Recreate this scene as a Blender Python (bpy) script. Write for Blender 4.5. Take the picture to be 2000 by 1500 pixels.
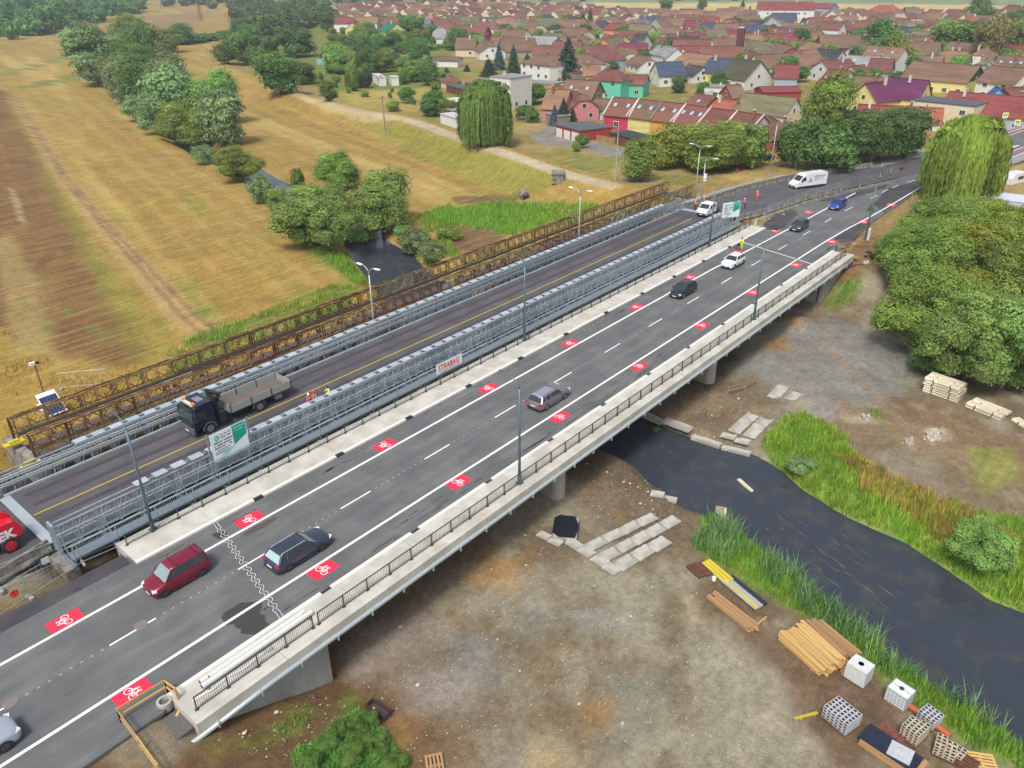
import bpy, math, random
import numpy as np
from mathutils import Vector, Matrix
random.seed(7); rng = np.random.default_rng(7)
S = bpy.context.scene
for o in list(bpy.data.objects): bpy.data.objects.remove(o)
COL = S.collection
# ------------------------------------------------------------------ camera
FPX = 1540.96; PIT = math.radians(27.8614); YAW = math.radians(49.7526); ROL = math.radians(-0.3766)
CAM = Vector((-11.0172, -41.9191, 36.7952))
fw = Vector((math.sin(YAW)*math.cos(PIT), math.cos(YAW)*math.cos(PIT), -math.sin(PIT)))
rt0 = Vector((math.cos(YAW), -math.sin(YAW), 0)); up0 = rt0.cross(fw)
rt = rt0*math.cos(ROL)+up0*math.sin(ROL); up = up0*math.cos(ROL)-rt0*math.sin(ROL)
cd = bpy.data.cameras.new("camera"); cam = bpy.data.objects.new("camera", cd); COL.objects.link(cam)
cam.matrix_world = Matrix(((rt.x, up.x, -fw.x, CAM.x), (rt.y, up.y, -fw.y, CAM.y), (rt.z, up.z, -fw.z, CAM.z), (0, 0, 0, 1)))
cd.sensor_width = 36; cd.lens = FPX/2000*36; cd.clip_start = 0.5; cd.clip_end = 9000
S.camera = cam
# ------------------------------------------------------------------ sky, sun, exposure (bright overcast)
W = bpy.data.worlds.new("World"); S.world = W; W.use_nodes = True
wn = W.node_tree.nodes; wl = W.node_tree.links
sky = wn.new('ShaderNodeTexSky'); sky.sky_type = 'NISHITA'; sky.sun_disc = False
SUN_EL, SUN_AZ = math.radians(56), math.radians(250)      # azimuth clockwise from +Y
sky.sun_elevation = SUN_EL; sky.sun_rotation = SUN_AZ
sky.air_density = 1.0; sky.dust_density = 4.0; sky.ozone_density = 1.0
wn['Background'].inputs[1].default_value = 0.098
hsk = wn.new('ShaderNodeHueSaturation'); hsk.inputs['Saturation'].default_value = .55      # thin overcast: a whiter sky
wl.new(sky.outputs[0], hsk.inputs['Color']); wl.new(hsk.outputs[0], wn['Background'].inputs[0])
sd = bpy.data.lights.new("sun", 'SUN'); sd.energy = 1.5; sd.angle = math.radians(12); sd.color = (1, .965, .91)
sun = bpy.data.objects.new("sun", sd); COL.objects.link(sun)
sdir = Vector((math.sin(SUN_AZ)*math.cos(SUN_EL), math.cos(SUN_AZ)*math.cos(SUN_EL), math.sin(SUN_EL)))
sun.rotation_euler = sdir.to_track_quat('Z', 'Y').to_euler(); sun.location = (0, 0, 80)
S.view_settings.view_transform = 'Standard'; S.view_settings.look = 'None'
S.view_settings.gamma = 1; S.view_settings.exposure = 0.86; S.view_settings.use_curve_mapping = False
S.render.engine = 'CYCLES'; S.cycles.max_bounces = 6; S.cycles.transparent_max_bounces = 6
S.cycles.diffuse_bounces = 3; S.cycles.glossy_bounces = 2; S.cycles.transmission_bounces = 3
# ------------------------------------------------------------------ helpers
PI = math.pi
def G(px, py, z=0.0):
    "ground point: where the line of sight of photo pixel (px,py) meets the height z (used as a survey tool)"
    d = fw*FPX + rt*(px-1000) - up*(py-750)
    t = (z-CAM.z)/d.z
    return (CAM.x+d.x*t, CAM.y+d.y*t)
def link(o, parent=None):
    COL.objects.link(o)
    if parent is not None: o.parent = parent
    return o
def tag(o, label=None, cat=None, group=None, kind=None):
    if label: o['label'] = label
    if cat: o['category'] = cat
    if group: o['group'] = group
    if kind: o['kind'] = kind
    return o
def empty(name, loc=(0, 0, 0), rz=0.0, label=None, cat=None, group=None):
    o = bpy.data.objects.new(name, None); COL.objects.link(o); o.location = loc; o.rotation_euler = (0, 0, rz)
    o.empty_display_size = .3
    return tag(o, label, cat, group)
def copy_thing(root, loc, rz=0.0, label=None, scale=None):
    r = root.copy(); COL.objects.link(r); r.location = loc; r.rotation_euler = (0, 0, rz)
    if scale is not None: r.scale = scale
    if label: r['label'] = label
    for ch in list(root.children):
        c = ch.copy(); COL.objects.link(c); c.parent = r
        for g in list(ch.children):
            d = g.copy(); COL.objects.link(d); d.parent = c
    return r
# ---- mesh builder
class MB:
    def __init__(s): s.v = []; s.f = []; s.m = []
    def add(s, vs, fs, m=0):
        b = len(s.v); s.v.extend([tuple(v) for v in vs]); s.f.extend([tuple(i+b for i in f) for f in fs]); s.m.extend([m]*len(fs)); return s
    def box(s, c, d, rz=0, m=0, rx=0, ry=0, taper=1.0):
        x, y, z = d[0]/2, d[1]/2, d[2]/2
        vs = [Vector((a*x*(taper if k > 0 else 1), b*y*(taper if k > 0 else 1), k*z)) for k in (-1, 1) for a, b in ((-1, -1), (1, -1), (1, 1), (-1, 1))]
        if rz or rx or ry:
            M = Matrix.Rotation(rz, 3, 'Z') @ Matrix.Rotation(ry, 3, 'Y') @ Matrix.Rotation(rx, 3, 'X'); vs = [M @ v for v in vs]
        vs = [v+Vector(c) for v in vs]
        return s.add(vs, [(0, 3, 2, 1), (4, 5, 6, 7), (0, 1, 5, 4), (1, 2, 6, 5), (2, 3, 7, 6), (3, 0, 4, 7)], m)
    def bb(s, x0, x1, y0, y1, z0, z1, m=0):
        return s.box(((x0+x1)/2, (y0+y1)/2, (z0+z1)/2), (abs(x1-x0), abs(y1-y0), abs(z1-z0)), m=m)
    def beam(s, a, b, w, h=None, m=0):
        a = Vector(a); b = Vector(b); h = h or w; d = (b-a); L = d.length
        if L < 1e-6: return s
        d /= L; u = Vector((0, 0, 1)) if abs(d.z) < .95 else Vector((0, 1, 0))
        r = d.cross(u).normalized(); u = r.cross(d)
        vs = [p+r*(i*w/2)+u*(j*h/2) for p in (a, b) for i, j in ((-1, -1), (1, -1), (1, 1), (-1, 1))]
        return s.add(vs, [(0, 1, 2, 3), (4, 7, 6, 5), (0, 4, 5, 1), (1, 5, 6, 2), (2, 6, 7, 3), (3, 7, 4, 0)], m)
    def tube(s, pts, r, n=8, m=0, cap=True, r2=None):
        pts = [Vector(p) for p in pts]; K = len(pts); vs = []
        for k, p in enumerate(pts):
            d = (pts[min(k+1, K-1)]-pts[max(k-1, 0)]).normalized()
            u = Vector((0, 0, 1)) if abs(d.z) < .9 else Vector((0, 1, 0))
            a = d.cross(u).normalized(); b = a.cross(d)
            rr = r if r2 is None else r+(r2-r)*k/(K-1)
            if isinstance(r, (list, tuple)): rr = r[k]
            vs += [p+a*(rr*math.cos(2*PI*i/n))+b*(rr*math.sin(2*PI*i/n)) for i in range(n)]
        fs = [(k*n+i, k*n+(i+1) % n, (k+1)*n+(i+1) % n, (k+1)*n+i) for k in range(K-1) for i in range(n)]
        if cap: fs += [tuple(range(n))[::-1], tuple((K-1)*n+i for i in range(n))]
        return s.add(vs, fs, m)
    def prism(s, poly, z0, z1, m=0):
        n = len(poly); vs = [(x, y, z0) for x, y in poly]+[(x, y, z1) for x, y in poly]
        A = sum(poly[i][0]*poly[(i+1) % n][1]-poly[(i+1) % n][0]*poly[i][1] for i in range(n))
        if A < 0: vs = [(x, y, z0) for x, y in poly[::-1]]+[(x, y, z1) for x, y in poly[::-1]]
        return s.add(vs, [tuple(range(n))[::-1], tuple(range(n, 2*n))]+[(i, (i+1) % n, n+(i+1) % n, n+i) for i in range(n)], m)
    def face(s, pts, m=0): return s.add(pts, [tuple(range(len(pts)))], m)
    def extrude_y(s, prof, y0, y1, m=0):
        "profile of (x,z) points, counter-clockwise seen from -y, extruded along y"
        n = len(prof); vs = [(x, y0, z) for x, z in prof]+[(x, y1, z) for x, z in prof]
        return s.add(vs, [tuple(range(n)), tuple(range(n, 2*n))[::-1]]+[(i, n+i, n+(i+1) % n, (i+1) % n) for i in range(n)], m)
    def build(s, name, mats, parent=None, smooth=False, fixn=False):
        me = bpy.data.meshes.new(name); me.from_pydata(s.v, [], s.f)
        if not isinstance(mats, (list, tuple)): mats = [mats]
        for m in mats: me.materials.append(m)
        if len(mats) > 1: me.polygons.foreach_set('material_index', s.m)
        if smooth: me.polygons.foreach_set('use_smooth', [True]*len(s.f))
        if fixn:
            import bmesh
            b = bmesh.new(); b.from_mesh(me); bmesh.ops.recalc_face_normals(b, faces=b.faces); b.to_mesh(me); b.free()
        me.update(); o = bpy.data.objects.new(name, me); return link(o, parent)
def inst(name, mesh, parent=None, loc=(0, 0, 0), rot=(0, 0, 0), scale=(1, 1, 1)):
    o = bpy.data.objects.new(name, mesh); COL.objects.link(o)
    if parent is not None: o.parent = parent
    o.location = loc; o.rotation_euler = rot; o.scale = scale
    return o
def npmesh(name, V, F, mats, parent=None, attrs=None, smooth=False):
    "V (n,3), F (m,k) arrays -> object ; attrs {name:(domain,type,array)}"
    me = bpy.data.meshes.new(name); V = np.asarray(V, np.float32); F = np.asarray(F, np.int32); k = F.shape[1]
    me.vertices.add(len(V)); me.vertices.foreach_set('co', V.ravel())
    me.loops.add(F.size); me.loops.foreach_set('vertex_index', F.ravel())
    me.polygons.add(len(F)); me.polygons.foreach_set('loop_start', np.arange(len(F), dtype=np.int32)*k)
    me.polygons.foreach_set('loop_total', np.full(len(F), k, np.int32))
    if smooth: me.polygons.foreach_set('use_smooth', np.ones(len(F), bool))
    if not isinstance(mats, (list, tuple)): mats = [mats]
    for m in mats: me.materials.append(m)
    me.update()
    for an, (dom, typ, arr) in (attrs or {}).items():
        a = me.attributes.new(an, typ, dom)
        a.data.foreach_set('color' if 'COLOR' in typ else 'value', np.asarray(arr, np.float32).ravel())
    o = bpy.data.objects.new(name, me); return link(o, parent)
# ---- materials
_M = {}
def srgb(h):
    "0-255 triple -> linear"
    return tuple(((c/255)/12.92 if c/255 <= .04045 else ((c/255+.055)/1.055)**2.4) for c in h)
def mat(name, col, rough=.8, metal=0.0, var=.12, scale=3.0, bump=0.0, col2=None, mix2=.5, sc2=1.0, spec=.5, emis=None, detail=6, coat=0.0, obj_var=0.0, stretch=None):
    if name in _M: return _M[name]
    m = bpy.data.materials.new(name); m.use_nodes = True; nt = m.node_tree; N = nt.nodes; L = nt.links
    b = N['Principled BSDF']; b.inputs['Roughness'].default_value = rough; b.inputs['Metallic'].default_value = metal
    b.inputs['Specular IOR Level'].default_value = spec; b.inputs['Coat Weight'].default_value = coat
    tc = N.new('ShaderNodeTexCoord'); mp = N.new('ShaderNodeMapping'); L.new(tc.outputs['Object'], mp.inputs[0])
    if stretch: mp.inputs['Scale'].default_value = stretch
    nz = N.new('ShaderNodeTexNoise'); nz.inputs['Scale'].default_value = scale; nz.inputs['Detail'].default_value = detail; nz.inputs['Roughness'].default_value = .65
    L.new(mp.outputs[0], nz.inputs['Vector'])
    hsv = N.new('ShaderNodeHueSaturation')
    mr = N.new('ShaderNodeMapRange'); mr.inputs[1].default_value = .25; mr.inputs[2].default_value = .75; mr.inputs[3].default_value = 1-var; mr.inputs[4].default_value = 1+var
    L.new(nz.outputs[0], mr.inputs[0])
    if col2 is not None:
        n2 = N.new('ShaderNodeTexNoise'); n2.inputs['Scale'].default_value = sc2; n2.inputs['Detail'].default_value = 5; L.new(mp.outputs[0], n2.inputs['Vector'])
        r2 = N.new('ShaderNodeMapRange'); r2.inputs[1].default_value = mix2-.08; r2.inputs[2].default_value = mix2+.08; L.new(n2.outputs[0], r2.inputs[0])
        mx = N.new('ShaderNodeMix'); mx.data_type = 'RGBA'; mx.inputs[6].default_value = (*col, 1); mx.inputs[7].default_value = (*col2, 1)
        L.new(r2.outputs[0], mx.inputs[0]); L.new(mx.outputs[2], hsv.inputs['Color'])
    else: hsv.inputs['Color'].default_value = (*col, 1)
    if obj_var:
        oi = N.new('ShaderNodeObjectInfo'); o2 = N.new('ShaderNodeMapRange'); o2.inputs[3].default_value = 1-obj_var; o2.inputs[4].default_value = 1+obj_var
        L.new(oi.outputs['Random'], o2.inputs[0]); mm = N.new('ShaderNodeMath'); mm.operation = 'MULTIPLY'
        L.new(mr.outputs[0], mm.inputs[0]); L.new(o2.outputs[0], mm.inputs[1]); L.new(mm.outputs[0], hsv.inputs['Value'])
    else: L.new(mr.outputs[0], hsv.inputs['Value'])
    L.new(hsv.outputs[0], b.inputs['Base Color'])
    if bump:
        bp = N.new('ShaderNodeBump'); bp.inputs['Strength'].default_value = bump; bp.inputs['Distance'].default_value = .05
        L.new(nz.outputs[0], bp.inputs['Height']); L.new(bp.outputs[0], b.inputs['Normal'])
    _M[name] = m; return m
# ================================================================== TERRAIN
def A(r, g, b, k=1.22):
    c = srgb((r, g, b)); return tuple(min(.85, x/k) for x in c)
_h = rng.random((512, 512)).astype(np.float64)
def vnoise(x, y):
    xi = np.floor(x).astype(int); yi = np.floor(y).astype(int); fx = x-xi; fy = y-yi
    fx = fx*fx*(3-2*fx); fy = fy*fy*(3-2*fy)
    a = _h[xi & 511, yi & 511]; b = _h[(xi+1) & 511, yi & 511]; c = _h[xi & 511, (yi+1) & 511]; d = _h[(xi+1) & 511, (yi+1) & 511]
    return (a*(1-fx)+b*fx)*(1-fy)+(c*(1-fx)+d*fx)*fy
def fbm(x, y, s, o=4):
    x = np.asarray(x, float)/s; y = np.asarray(y, float)/s; r = 0; a = .5; t = 0
    for i in range(o): r = r+a*vnoise(x+17.3*i, y+9.1*i); t += a; a *= .55; x = x*2.03; y = y*2.03
    return r/t-.5          # about -.35 .. .35
def sdist(x, y, poly):
    "signed distance to polygon, negative inside"
    P = np.asarray(poly, float); n = len(P); d = np.full(x.shape, 1e18); ins = np.zeros(x.shape, bool)
    for i in range(n):
        a = P[i]; b = P[(i+1) % n]; e = b-a; L = e@e+1e-12
        t = np.clip(((x-a[0])*e[0]+(y-a[1])*e[1])/L, 0, 1); dx = x-a[0]-t*e[0]; dy = y-a[1]-t*e[1]
        d = np.minimum(d, dx*dx+dy*dy)
        c = ((a[1] > y) != (b[1] > y))
        if abs(b[1]-a[1]) > 1e-12: ins ^= c & (x < (b[0]-a[0])*(y-a[1])/(b[1]-a[1])+a[0])
    d = np.sqrt(d); return np.where(ins, -d, d)
def pdist(x, y, pts):
    P = np.asarray(pts, float); d = np.full(np.shape(x), 1e18)
    for i in range(len(P)-1):
        a = P[i]; b = P[i+1]; e = b-a; L = e@e+1e-12
        t = np.clip(((x-a[0])*e[0]+(y-a[1])*e[1])/L, 0, 1); dx = x-a[0]-t*e[0]; dy = y-a[1]-t*e[1]
        d = np.minimum(d, dx*dx+dy*dy)
    return np.sqrt(d)
WZ = -6.3
RIVER_R = [G(*q, WZ) for q in [(1165, 868), (1230, 903), (1290, 950), (1340, 985), (1385, 1002), (1425, 1025), (1480, 1062), (1560, 1125), (1650, 1200), (1720, 1262), (1790, 1315), (1880, 1375), (2000, 1455), (2150, 1560), (2400, 1720), (2500, 1500), (2200, 1300), (2100, 1252), (2000, 1205), (1930, 1178), (1860, 1130), (1760, 1065), (1650, 1015), (1560, 960), (1520, 925), (1470, 893), (1400, 878), (1300, 842), (1245, 815)]]
RIVER_R = RIVER_R + [(57, 6), (61, 16), (65, 26), (69, 36), (71.5, 46), (76, 54), (78, 62), (81, 68), (80, 72), (77, 74), (74, 69), (70, 62), (67, 56), (63.5, 49.5), (58, 38), (52, 26), (48, 14), (45, 4)]
RIVER_L = [(79, 70), (81, 76), (85, 88), (88.5, 108), (92, 122), (96, 136), (100, 160), (108, 185), (120, 220), (133, 255), (160, 330), (205, 440), (300, 640)]
LEVEE = [(110, 24), (116, 34), (118, 40), (121.2, 55.8), (128.1, 75.4), (136.5, 99.3), (146.1, 130.1), (153.8, 184.5), G(520, 172, -1), G(430, 128, -1), G(470, 95, -1), G(640, 50, -1), G(640, 12, -1)]
PLAT = [(104.5, 24), (104.5, -9.5), (109, -12), (122, -13), (135, -19), (150, -27), (200, -45), (400, -100), (5000, -900), (5000, 6000)] + LEVEE[::-1]
NEAR = [(-1, 32), (-1, -8.5), (-2.5, -15), (-90, -22), (-90, 40)]
def H(x, y):
    x = np.asarray(x, float); y = np.asarray(y, float)
    wl_ = 1/(1+np.exp(-np.clip((y-16)*.5, -40, 40)))
    base = -5.3+.8*wl_ + fbm(x, y, 14)*.25
    dp = sdist(x, y, PLAT)
    lv = pdist(x, y, LEVEE)
    ztop = -.2*np.exp(-np.maximum(0, y-14)/25)+-1.6*(1-np.exp(-np.maximum(0, y-14)/25))
    ztop = np.where(y < 8, -.2-np.clip((-y-8)/25, 0, 1)*1.2, ztop)
    ztop = np.maximum(ztop, np.where(y > 22, -.5-np.maximum(0, lv-2.5)*.35, -9))
    slope = np.where(y > 25, .27, .42)
    h = np.where(dp < 0, ztop, np.maximum(base, ztop-dp*slope))
    dn = sdist(x, y, NEAR)
    h = np.maximum(h, np.where(dn < 0, -.25, -.25-dn*.45))
    for R, k in ((RIVER_R, .7),):
        dr = sdist(x, y, R)+fbm(x, y, 3)*.5
        h = np.minimum(h, np.where(dr < 0, WZ-.35+np.maximum(dr, -2)*.4, WZ-.35+dr*k))
    dl = pdist(x, y, RIVER_L)-3.0+fbm(x, y, 6)*1.2
    h = np.minimum(h, np.where(dl < 0, WZ-.6, WZ-.3+dl*.6))
    return h
def Hs(x, y): return float(H(np.array([x]), np.array([y]))[0])
def GT(px, py, dz=0.0):
    "survey point on the terrain along the line of sight of photo pixel (px,py)"
    z = -4.5
    d = fw*FPX + rt*(px-1000) - up*(py-750); d.normalize()
    t = 5.0; step = 4.0
    ts = np.concatenate([np.arange(20, 300, .5), np.arange(300, 3000, 4.)])
    X = CAM.x+d.x*ts; Y = CAM.y+d.y*ts; Z = CAM.z+d.z*ts; hh = H(X, Y)+dz
    k = np.argmax(Z < hh)
    if k == 0: k = len(ts)-1
    a = ts[k-1]; b = ts[k]; fa = Z[k-1]-hh[k-1]; fb = Z[k]-hh[k]; t = a+(b-a)*(fa/(fa-fb+1e-9))
    return (CAM.x+d.x*t, CAM.y+d.y*t, CAM.z+d.z*t-dz)
def axis(a, b, st, lo, hi, g=1.035, mx=60):
    c = list(np.arange(a, b, st)); s = st; x = c[-1]
    while x < hi: s = min(s*g, mx); x += s; c.append(x)
    s = st; x = c[0]; l = []
    while x > lo: s = min(s*g, mx); x -= s; l.append(x)
    return np.array(l[::-1]+c)
gx = axis(-12, 125, .55, -900, 5500); gy = axis(-50, 42, .5, -2500, 5500)
GX, GY = np.meshgrid(gx, gy, indexing='ij'); NX, NY = len(gx), len(gy)
X = GX.ravel(); Y = GY.ravel()
Z = H(X, Y)
near = (X < 300) & (Y < 250) & (X > -60) & (Y > -100)
# mounds, excavation and ruts in the yard
def gp(px, py): p = GT(px, py); return (p[0], p[1])
def bump(px, py, r, h, rx=None):
    global Z
    c = gp(px, py) if rx is None else (px, py)
    d2 = ((X-c[0])**2+(Y-c[1])**2)/r**2; Z = Z+h*np.exp(-d2*1.6)*(1+fbm(X, Y, 1.2)*.8)
for a in [(1555, 633, 3.0, .9), (1500, 690, 2.2, .35), (1500, 800, 3.2, .5), (1590, 790, 3, .35), (1400, 800, 2.0, -.9), (1700, 850, 3, .5), (1730, 890, 2.6, .6), (1640, 790, 2, .3), (1900, 930, 5, .5), (1960, 900, 3, .4), (1200, 900, 3, .35), (1000, 1010, 2.5, -.3), (700, 1290, 3, .25), (880, 460, 3, .5)]: bump(*a)
Z = Z+np.where(near & (Y < 10) & (Z > WZ+.2), fbm(X, Y, 1.5)*.16, 0)
Z = Z+np.where((Y > 26) & (X < 400), fbm(X, Y, 2.2)*.18, 0)
# ---- colour and gravel masks
C = np.zeros((len(X), 3)); GRV = np.zeros(len(X)); GRS = np.zeros(len(X))
f1 = fbm(X, Y, 30); f2 = fbm(X, Y, 6); f3 = fbm(X, Y, 1.6)
def setc(w, col, g=None, s=None):
    global C, GRV, GRS
    w = np.clip(w, 0, 1); C = C*(1-w[:, None])+np.array(col)[None]*w[:, None]
    if g is not None: GRV = GRV*(1-w)+g*w
    if s is not None: GRS = GRS*(1-w)+s*w
def sm(a, b, t): t = np.clip((t-a)/(b-a), 0, 1); return t*t*(3-2*t)
GOLD = A(154, 130, 68); GOLD2 = A(160, 136, 74); OLIVE = A(124, 124, 52); BROWN = A(116, 86, 54); GREEN = A(92, 116, 46); DIRT = A(124, 110, 86); GRAVEL = A(144, 137, 116)
C[:] = GOLD; GRS[:] = 1
# mowing streaks run along the meadow
sx = (X*math.cos(1.29)+Y*math.sin(1.29)); sy = (-X*math.sin(1.29)+Y*math.cos(1.29))
st = fbm(sx*.12, sy*1.0, 2.4, 4); st2 = fbm(sx*.05, sy, 5.5, 3)
setc(sm(.02, .28, st*.6+f1*.9)*.8, OLIVE); setc(sm(.04, .26, -st*.6+f2*.7)*.45, A(150, 112, 62)); setc(sm(.05, .25, st2)*.5, A(192, 168, 104)); setc(sm(.08, .25, -st2+f1*.4)*.5, A(146, 114, 56))
ml = np.sin(sy*2*np.pi/5.2+f1*2+f2*.5); setc(sm(.1, 1.0, ml)*.22*(Y > 26), A(146, 116, 60)); setc(sm(.2, 1.0, -ml)*.16*(Y > 26), A(200, 172, 106))
def region(pts, col, soft=1.0, rough=2.0, g=None, s=None, a=1.0, world=False, nz=None):
    P = pts if world else [gp(*q) for q in pts]
    P = np.array(P); lo = P.min(0)-soft*3-rough*3; hi = P.max(0)+soft*3+rough*3
    k = (X > lo[0]) & (X < hi[0]) & (Y > lo[1]) & (Y < hi[1])
    w = np.zeros(len(X)); d = sdist(X[k], Y[k], P)+(f2[k]*1.4+f3[k]*.6)*rough
    w[k] = sm(soft, -soft, d)*a; setc(w, col, g, s); return w
def path(pts, wd, col, soft=.5, rough=.5, a=1.0, g=None, world=False):
    P = pts if world else [gp(*q) for q in pts]
    d = pdist(X, Y, P)-wd+f3*rough*2; setc(sm(soft, -soft, d)*a, col, g)
# far background fields
region([(0, 6000), (-900, 6000), (-900, 1500), (0, 1300), (600, 1500), (1500, 2500), (1500, 6000)], A(120, 140, 90), 40, 20, world=True)
far = (np.hypot(X-CAM.x, Y-CAM.y) > 560) & (sdist(X, Y, PLAT) < 0)
rr_ = np.hypot(X+11, Y+42)+f1*40
setc(far & (rr_ < 5000), A(206, 186, 130)); setc(far & (rr_ > 620+80*f1), A(146, 162, 92)); setc(far & (rr_ > 860), A(196, 176, 120)); setc(far & (rr_ > 1050), A(120, 140, 100))
# brown stubble on the left of the track
region([(-300, 150), (0, 175), (25, 190), (80, 300), (140, 420), (210, 560), (300, 700), (250, 720), (130, 700), (0, 640), (-500, 700)], BROWN, 1.2, 2.0)
w = region([(-300, 150), (0, 175), (25, 190), (80, 300), (140, 420), (210, 560), (300, 700), (250, 720), (130, 700), (0, 640), (-500, 700)], A(112, 84, 54), 1.2, 2.0, a=.5)
setc(w*sm(.06, .25, st+f3*.3)*.6, A(146, 112, 70)); setc(w*sm(.1, .3, f2+f3*.5)*.6, A(112, 108, 50))
region([(0, 100), (150, 66), (300, 30), (420, 20), (330, 70), (250, 60), (0, 95)], A(140, 118, 84), 6, 6)
region([(30, 170), (170, 140), (340, 158), (330, 164), (180, 150), (40, 178)], A(112, 122, 56), .5, 1)
region([(0, 145), (165, 100), (170, 106), (0, 152)], A(112, 122, 60), .5, 1)
# olive strip and vehicle track
path([(20, 190), (75, 290), (130, 400), (200, 530), (290, 700)], 1.6, OLIVE, 1.5, 2, .6)
path([(30, 190), (120, 340), (200, 440), (290, 540), (350, 610), (415, 665)], 2.1, A(168, 140, 92), .8, 1, .8)
for off in (-1, 1): path([(30+off*2, 190), (122+off*5, 340), (206+off*6, 440), (297+off*10, 540), (362+off*14, 610), (425+off*18, 665)], .35, A(124, 104, 80), .25, .3, .9)
path([(22, 365), (34, 400), (42, 430)], .35, A(176, 160, 126), .2, .3, .8)
path([(0, 470), (40, 560), (65, 680), (90, 800)], 2.4, A(150, 132, 84), 1, 1.5, .8)
for q in [(200, 560), (130, 610), (180, 640), (205, 655), (40, 590), (90, 640)]: region([(q[0]-8, q[1]-4), (q[0]+10, q[1]-3), (q[0]+12, q[1]+5), (q[0]-6, q[1]+6)], GREEN, .8, 1.5, a=.8)
# rough grass along the old bridge
region([(-60, 640), (60, 700), (200, 735), (330, 690), (420, 650), (640, 560), (700, 550), (800, 500), (700, 640), (330, 800), (0, 930), (-100, 900)], A(150, 124, 56), 2.5, 3, a=.85)
for pl in [[(600, 470), (660, 500), (715, 545), (700, 560), (640, 520), (590, 480)], [(320, 690), (420, 640), (470, 660), (400, 720), (330, 730)], [(430, 640), (640, 560), (700, 560), (680, 610), (500, 680)], [(380, 610), (410, 600), (415, 615), (390, 622)]]: region(pl, GREEN, 1.2, 2, a=.85)
region([(820, 430), (870, 410), (980, 395), (1130, 395), (1180, 400), (1100, 440), (1000, 460), (880, 440)], A(92, 140, 52), 1.5, 2)
region([(860, 440), (940, 440), (990, 470), (960, 500), (880, 490), (850, 470)], A(112, 86, 62), 1.2, 2)
region([(990, 440), (1060, 400), (1180, 360), (1230, 370), (1160, 420), (1020, 470)], A(168, 140, 70), 1.5, 2, a=.6)
region([(880, 385), (1010, 378), (1020, 386), (900, 400)], A(110, 92, 60), .5, 1.5)
# levee: greener slope, worn crest path
lvp = [(590, 190), (700, 220), (790, 231), (880, 262), (1000, 303), (1100, 337), (1200, 362)]
region([(640, 215), (780, 235), (900, 275), (1040, 318), (1100, 340), (1060, 370), (1000, 385), (880, 335), (770, 285), (700, 240)], A(128, 130, 52), 2.5, 3.5, a=.9)
region([(800, 235), (900, 250), (1060, 300), (1200, 345), (1250, 360), (1330, 350), (1330, 310), (1150, 290), (1000, 280), (850, 225)], A(160, 146, 78), 2, 3)
path(lvp, 1.6, A(176, 164, 138), .6, .6)
path([(560, 178), (640, 210), (720, 235), (790, 231)], .9, A(180, 160, 116), .5, .5)
path([(780, 205), (800, 180), (830, 170), (900, 165)], 1.0, A(176, 158, 110), 1, 1)
# town and gardens
dpl = sdist(X, Y, PLAT)
tw = (dpl < -6) & (Y > 30) & (rr_ < 560)
setc(tw*sm(-.1, .1, f2), A(122, 120, 62)); setc(tw*sm(.0, .2, f1), A(112, 118, 60)); setc(tw*sm(.08, .2, -f2+f3*.4), A(150, 136, 104))
region([(430, 90), (640, 40), (860, 70), (900, 150), (800, 200), (700, 195), (560, 150), (520, 130)], A(104, 118, 52), 4, 8)
region([(660, 180), (860, 170), (870, 215), (780, 220), (690, 215)], A(158, 144, 78), 2, 3)
region([(1035, 262), (1075, 248), (1190, 285), (1230, 292), (1215, 306), (1120, 290), (1050, 280)], A(130, 128, 126), .3, .4)
region([(100, -11), (112, -5), (150, -5), (185, -8), (220, -14), (220, -40), (150, -34)], A(150, 130, 84), 2, 3, world=True)
region([(1660, 460), (1740, 400), (1800, 375), (1860, 395), (1760, 500), (1690, 520)], A(138, 116, 74), 1.2, 2)
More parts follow.
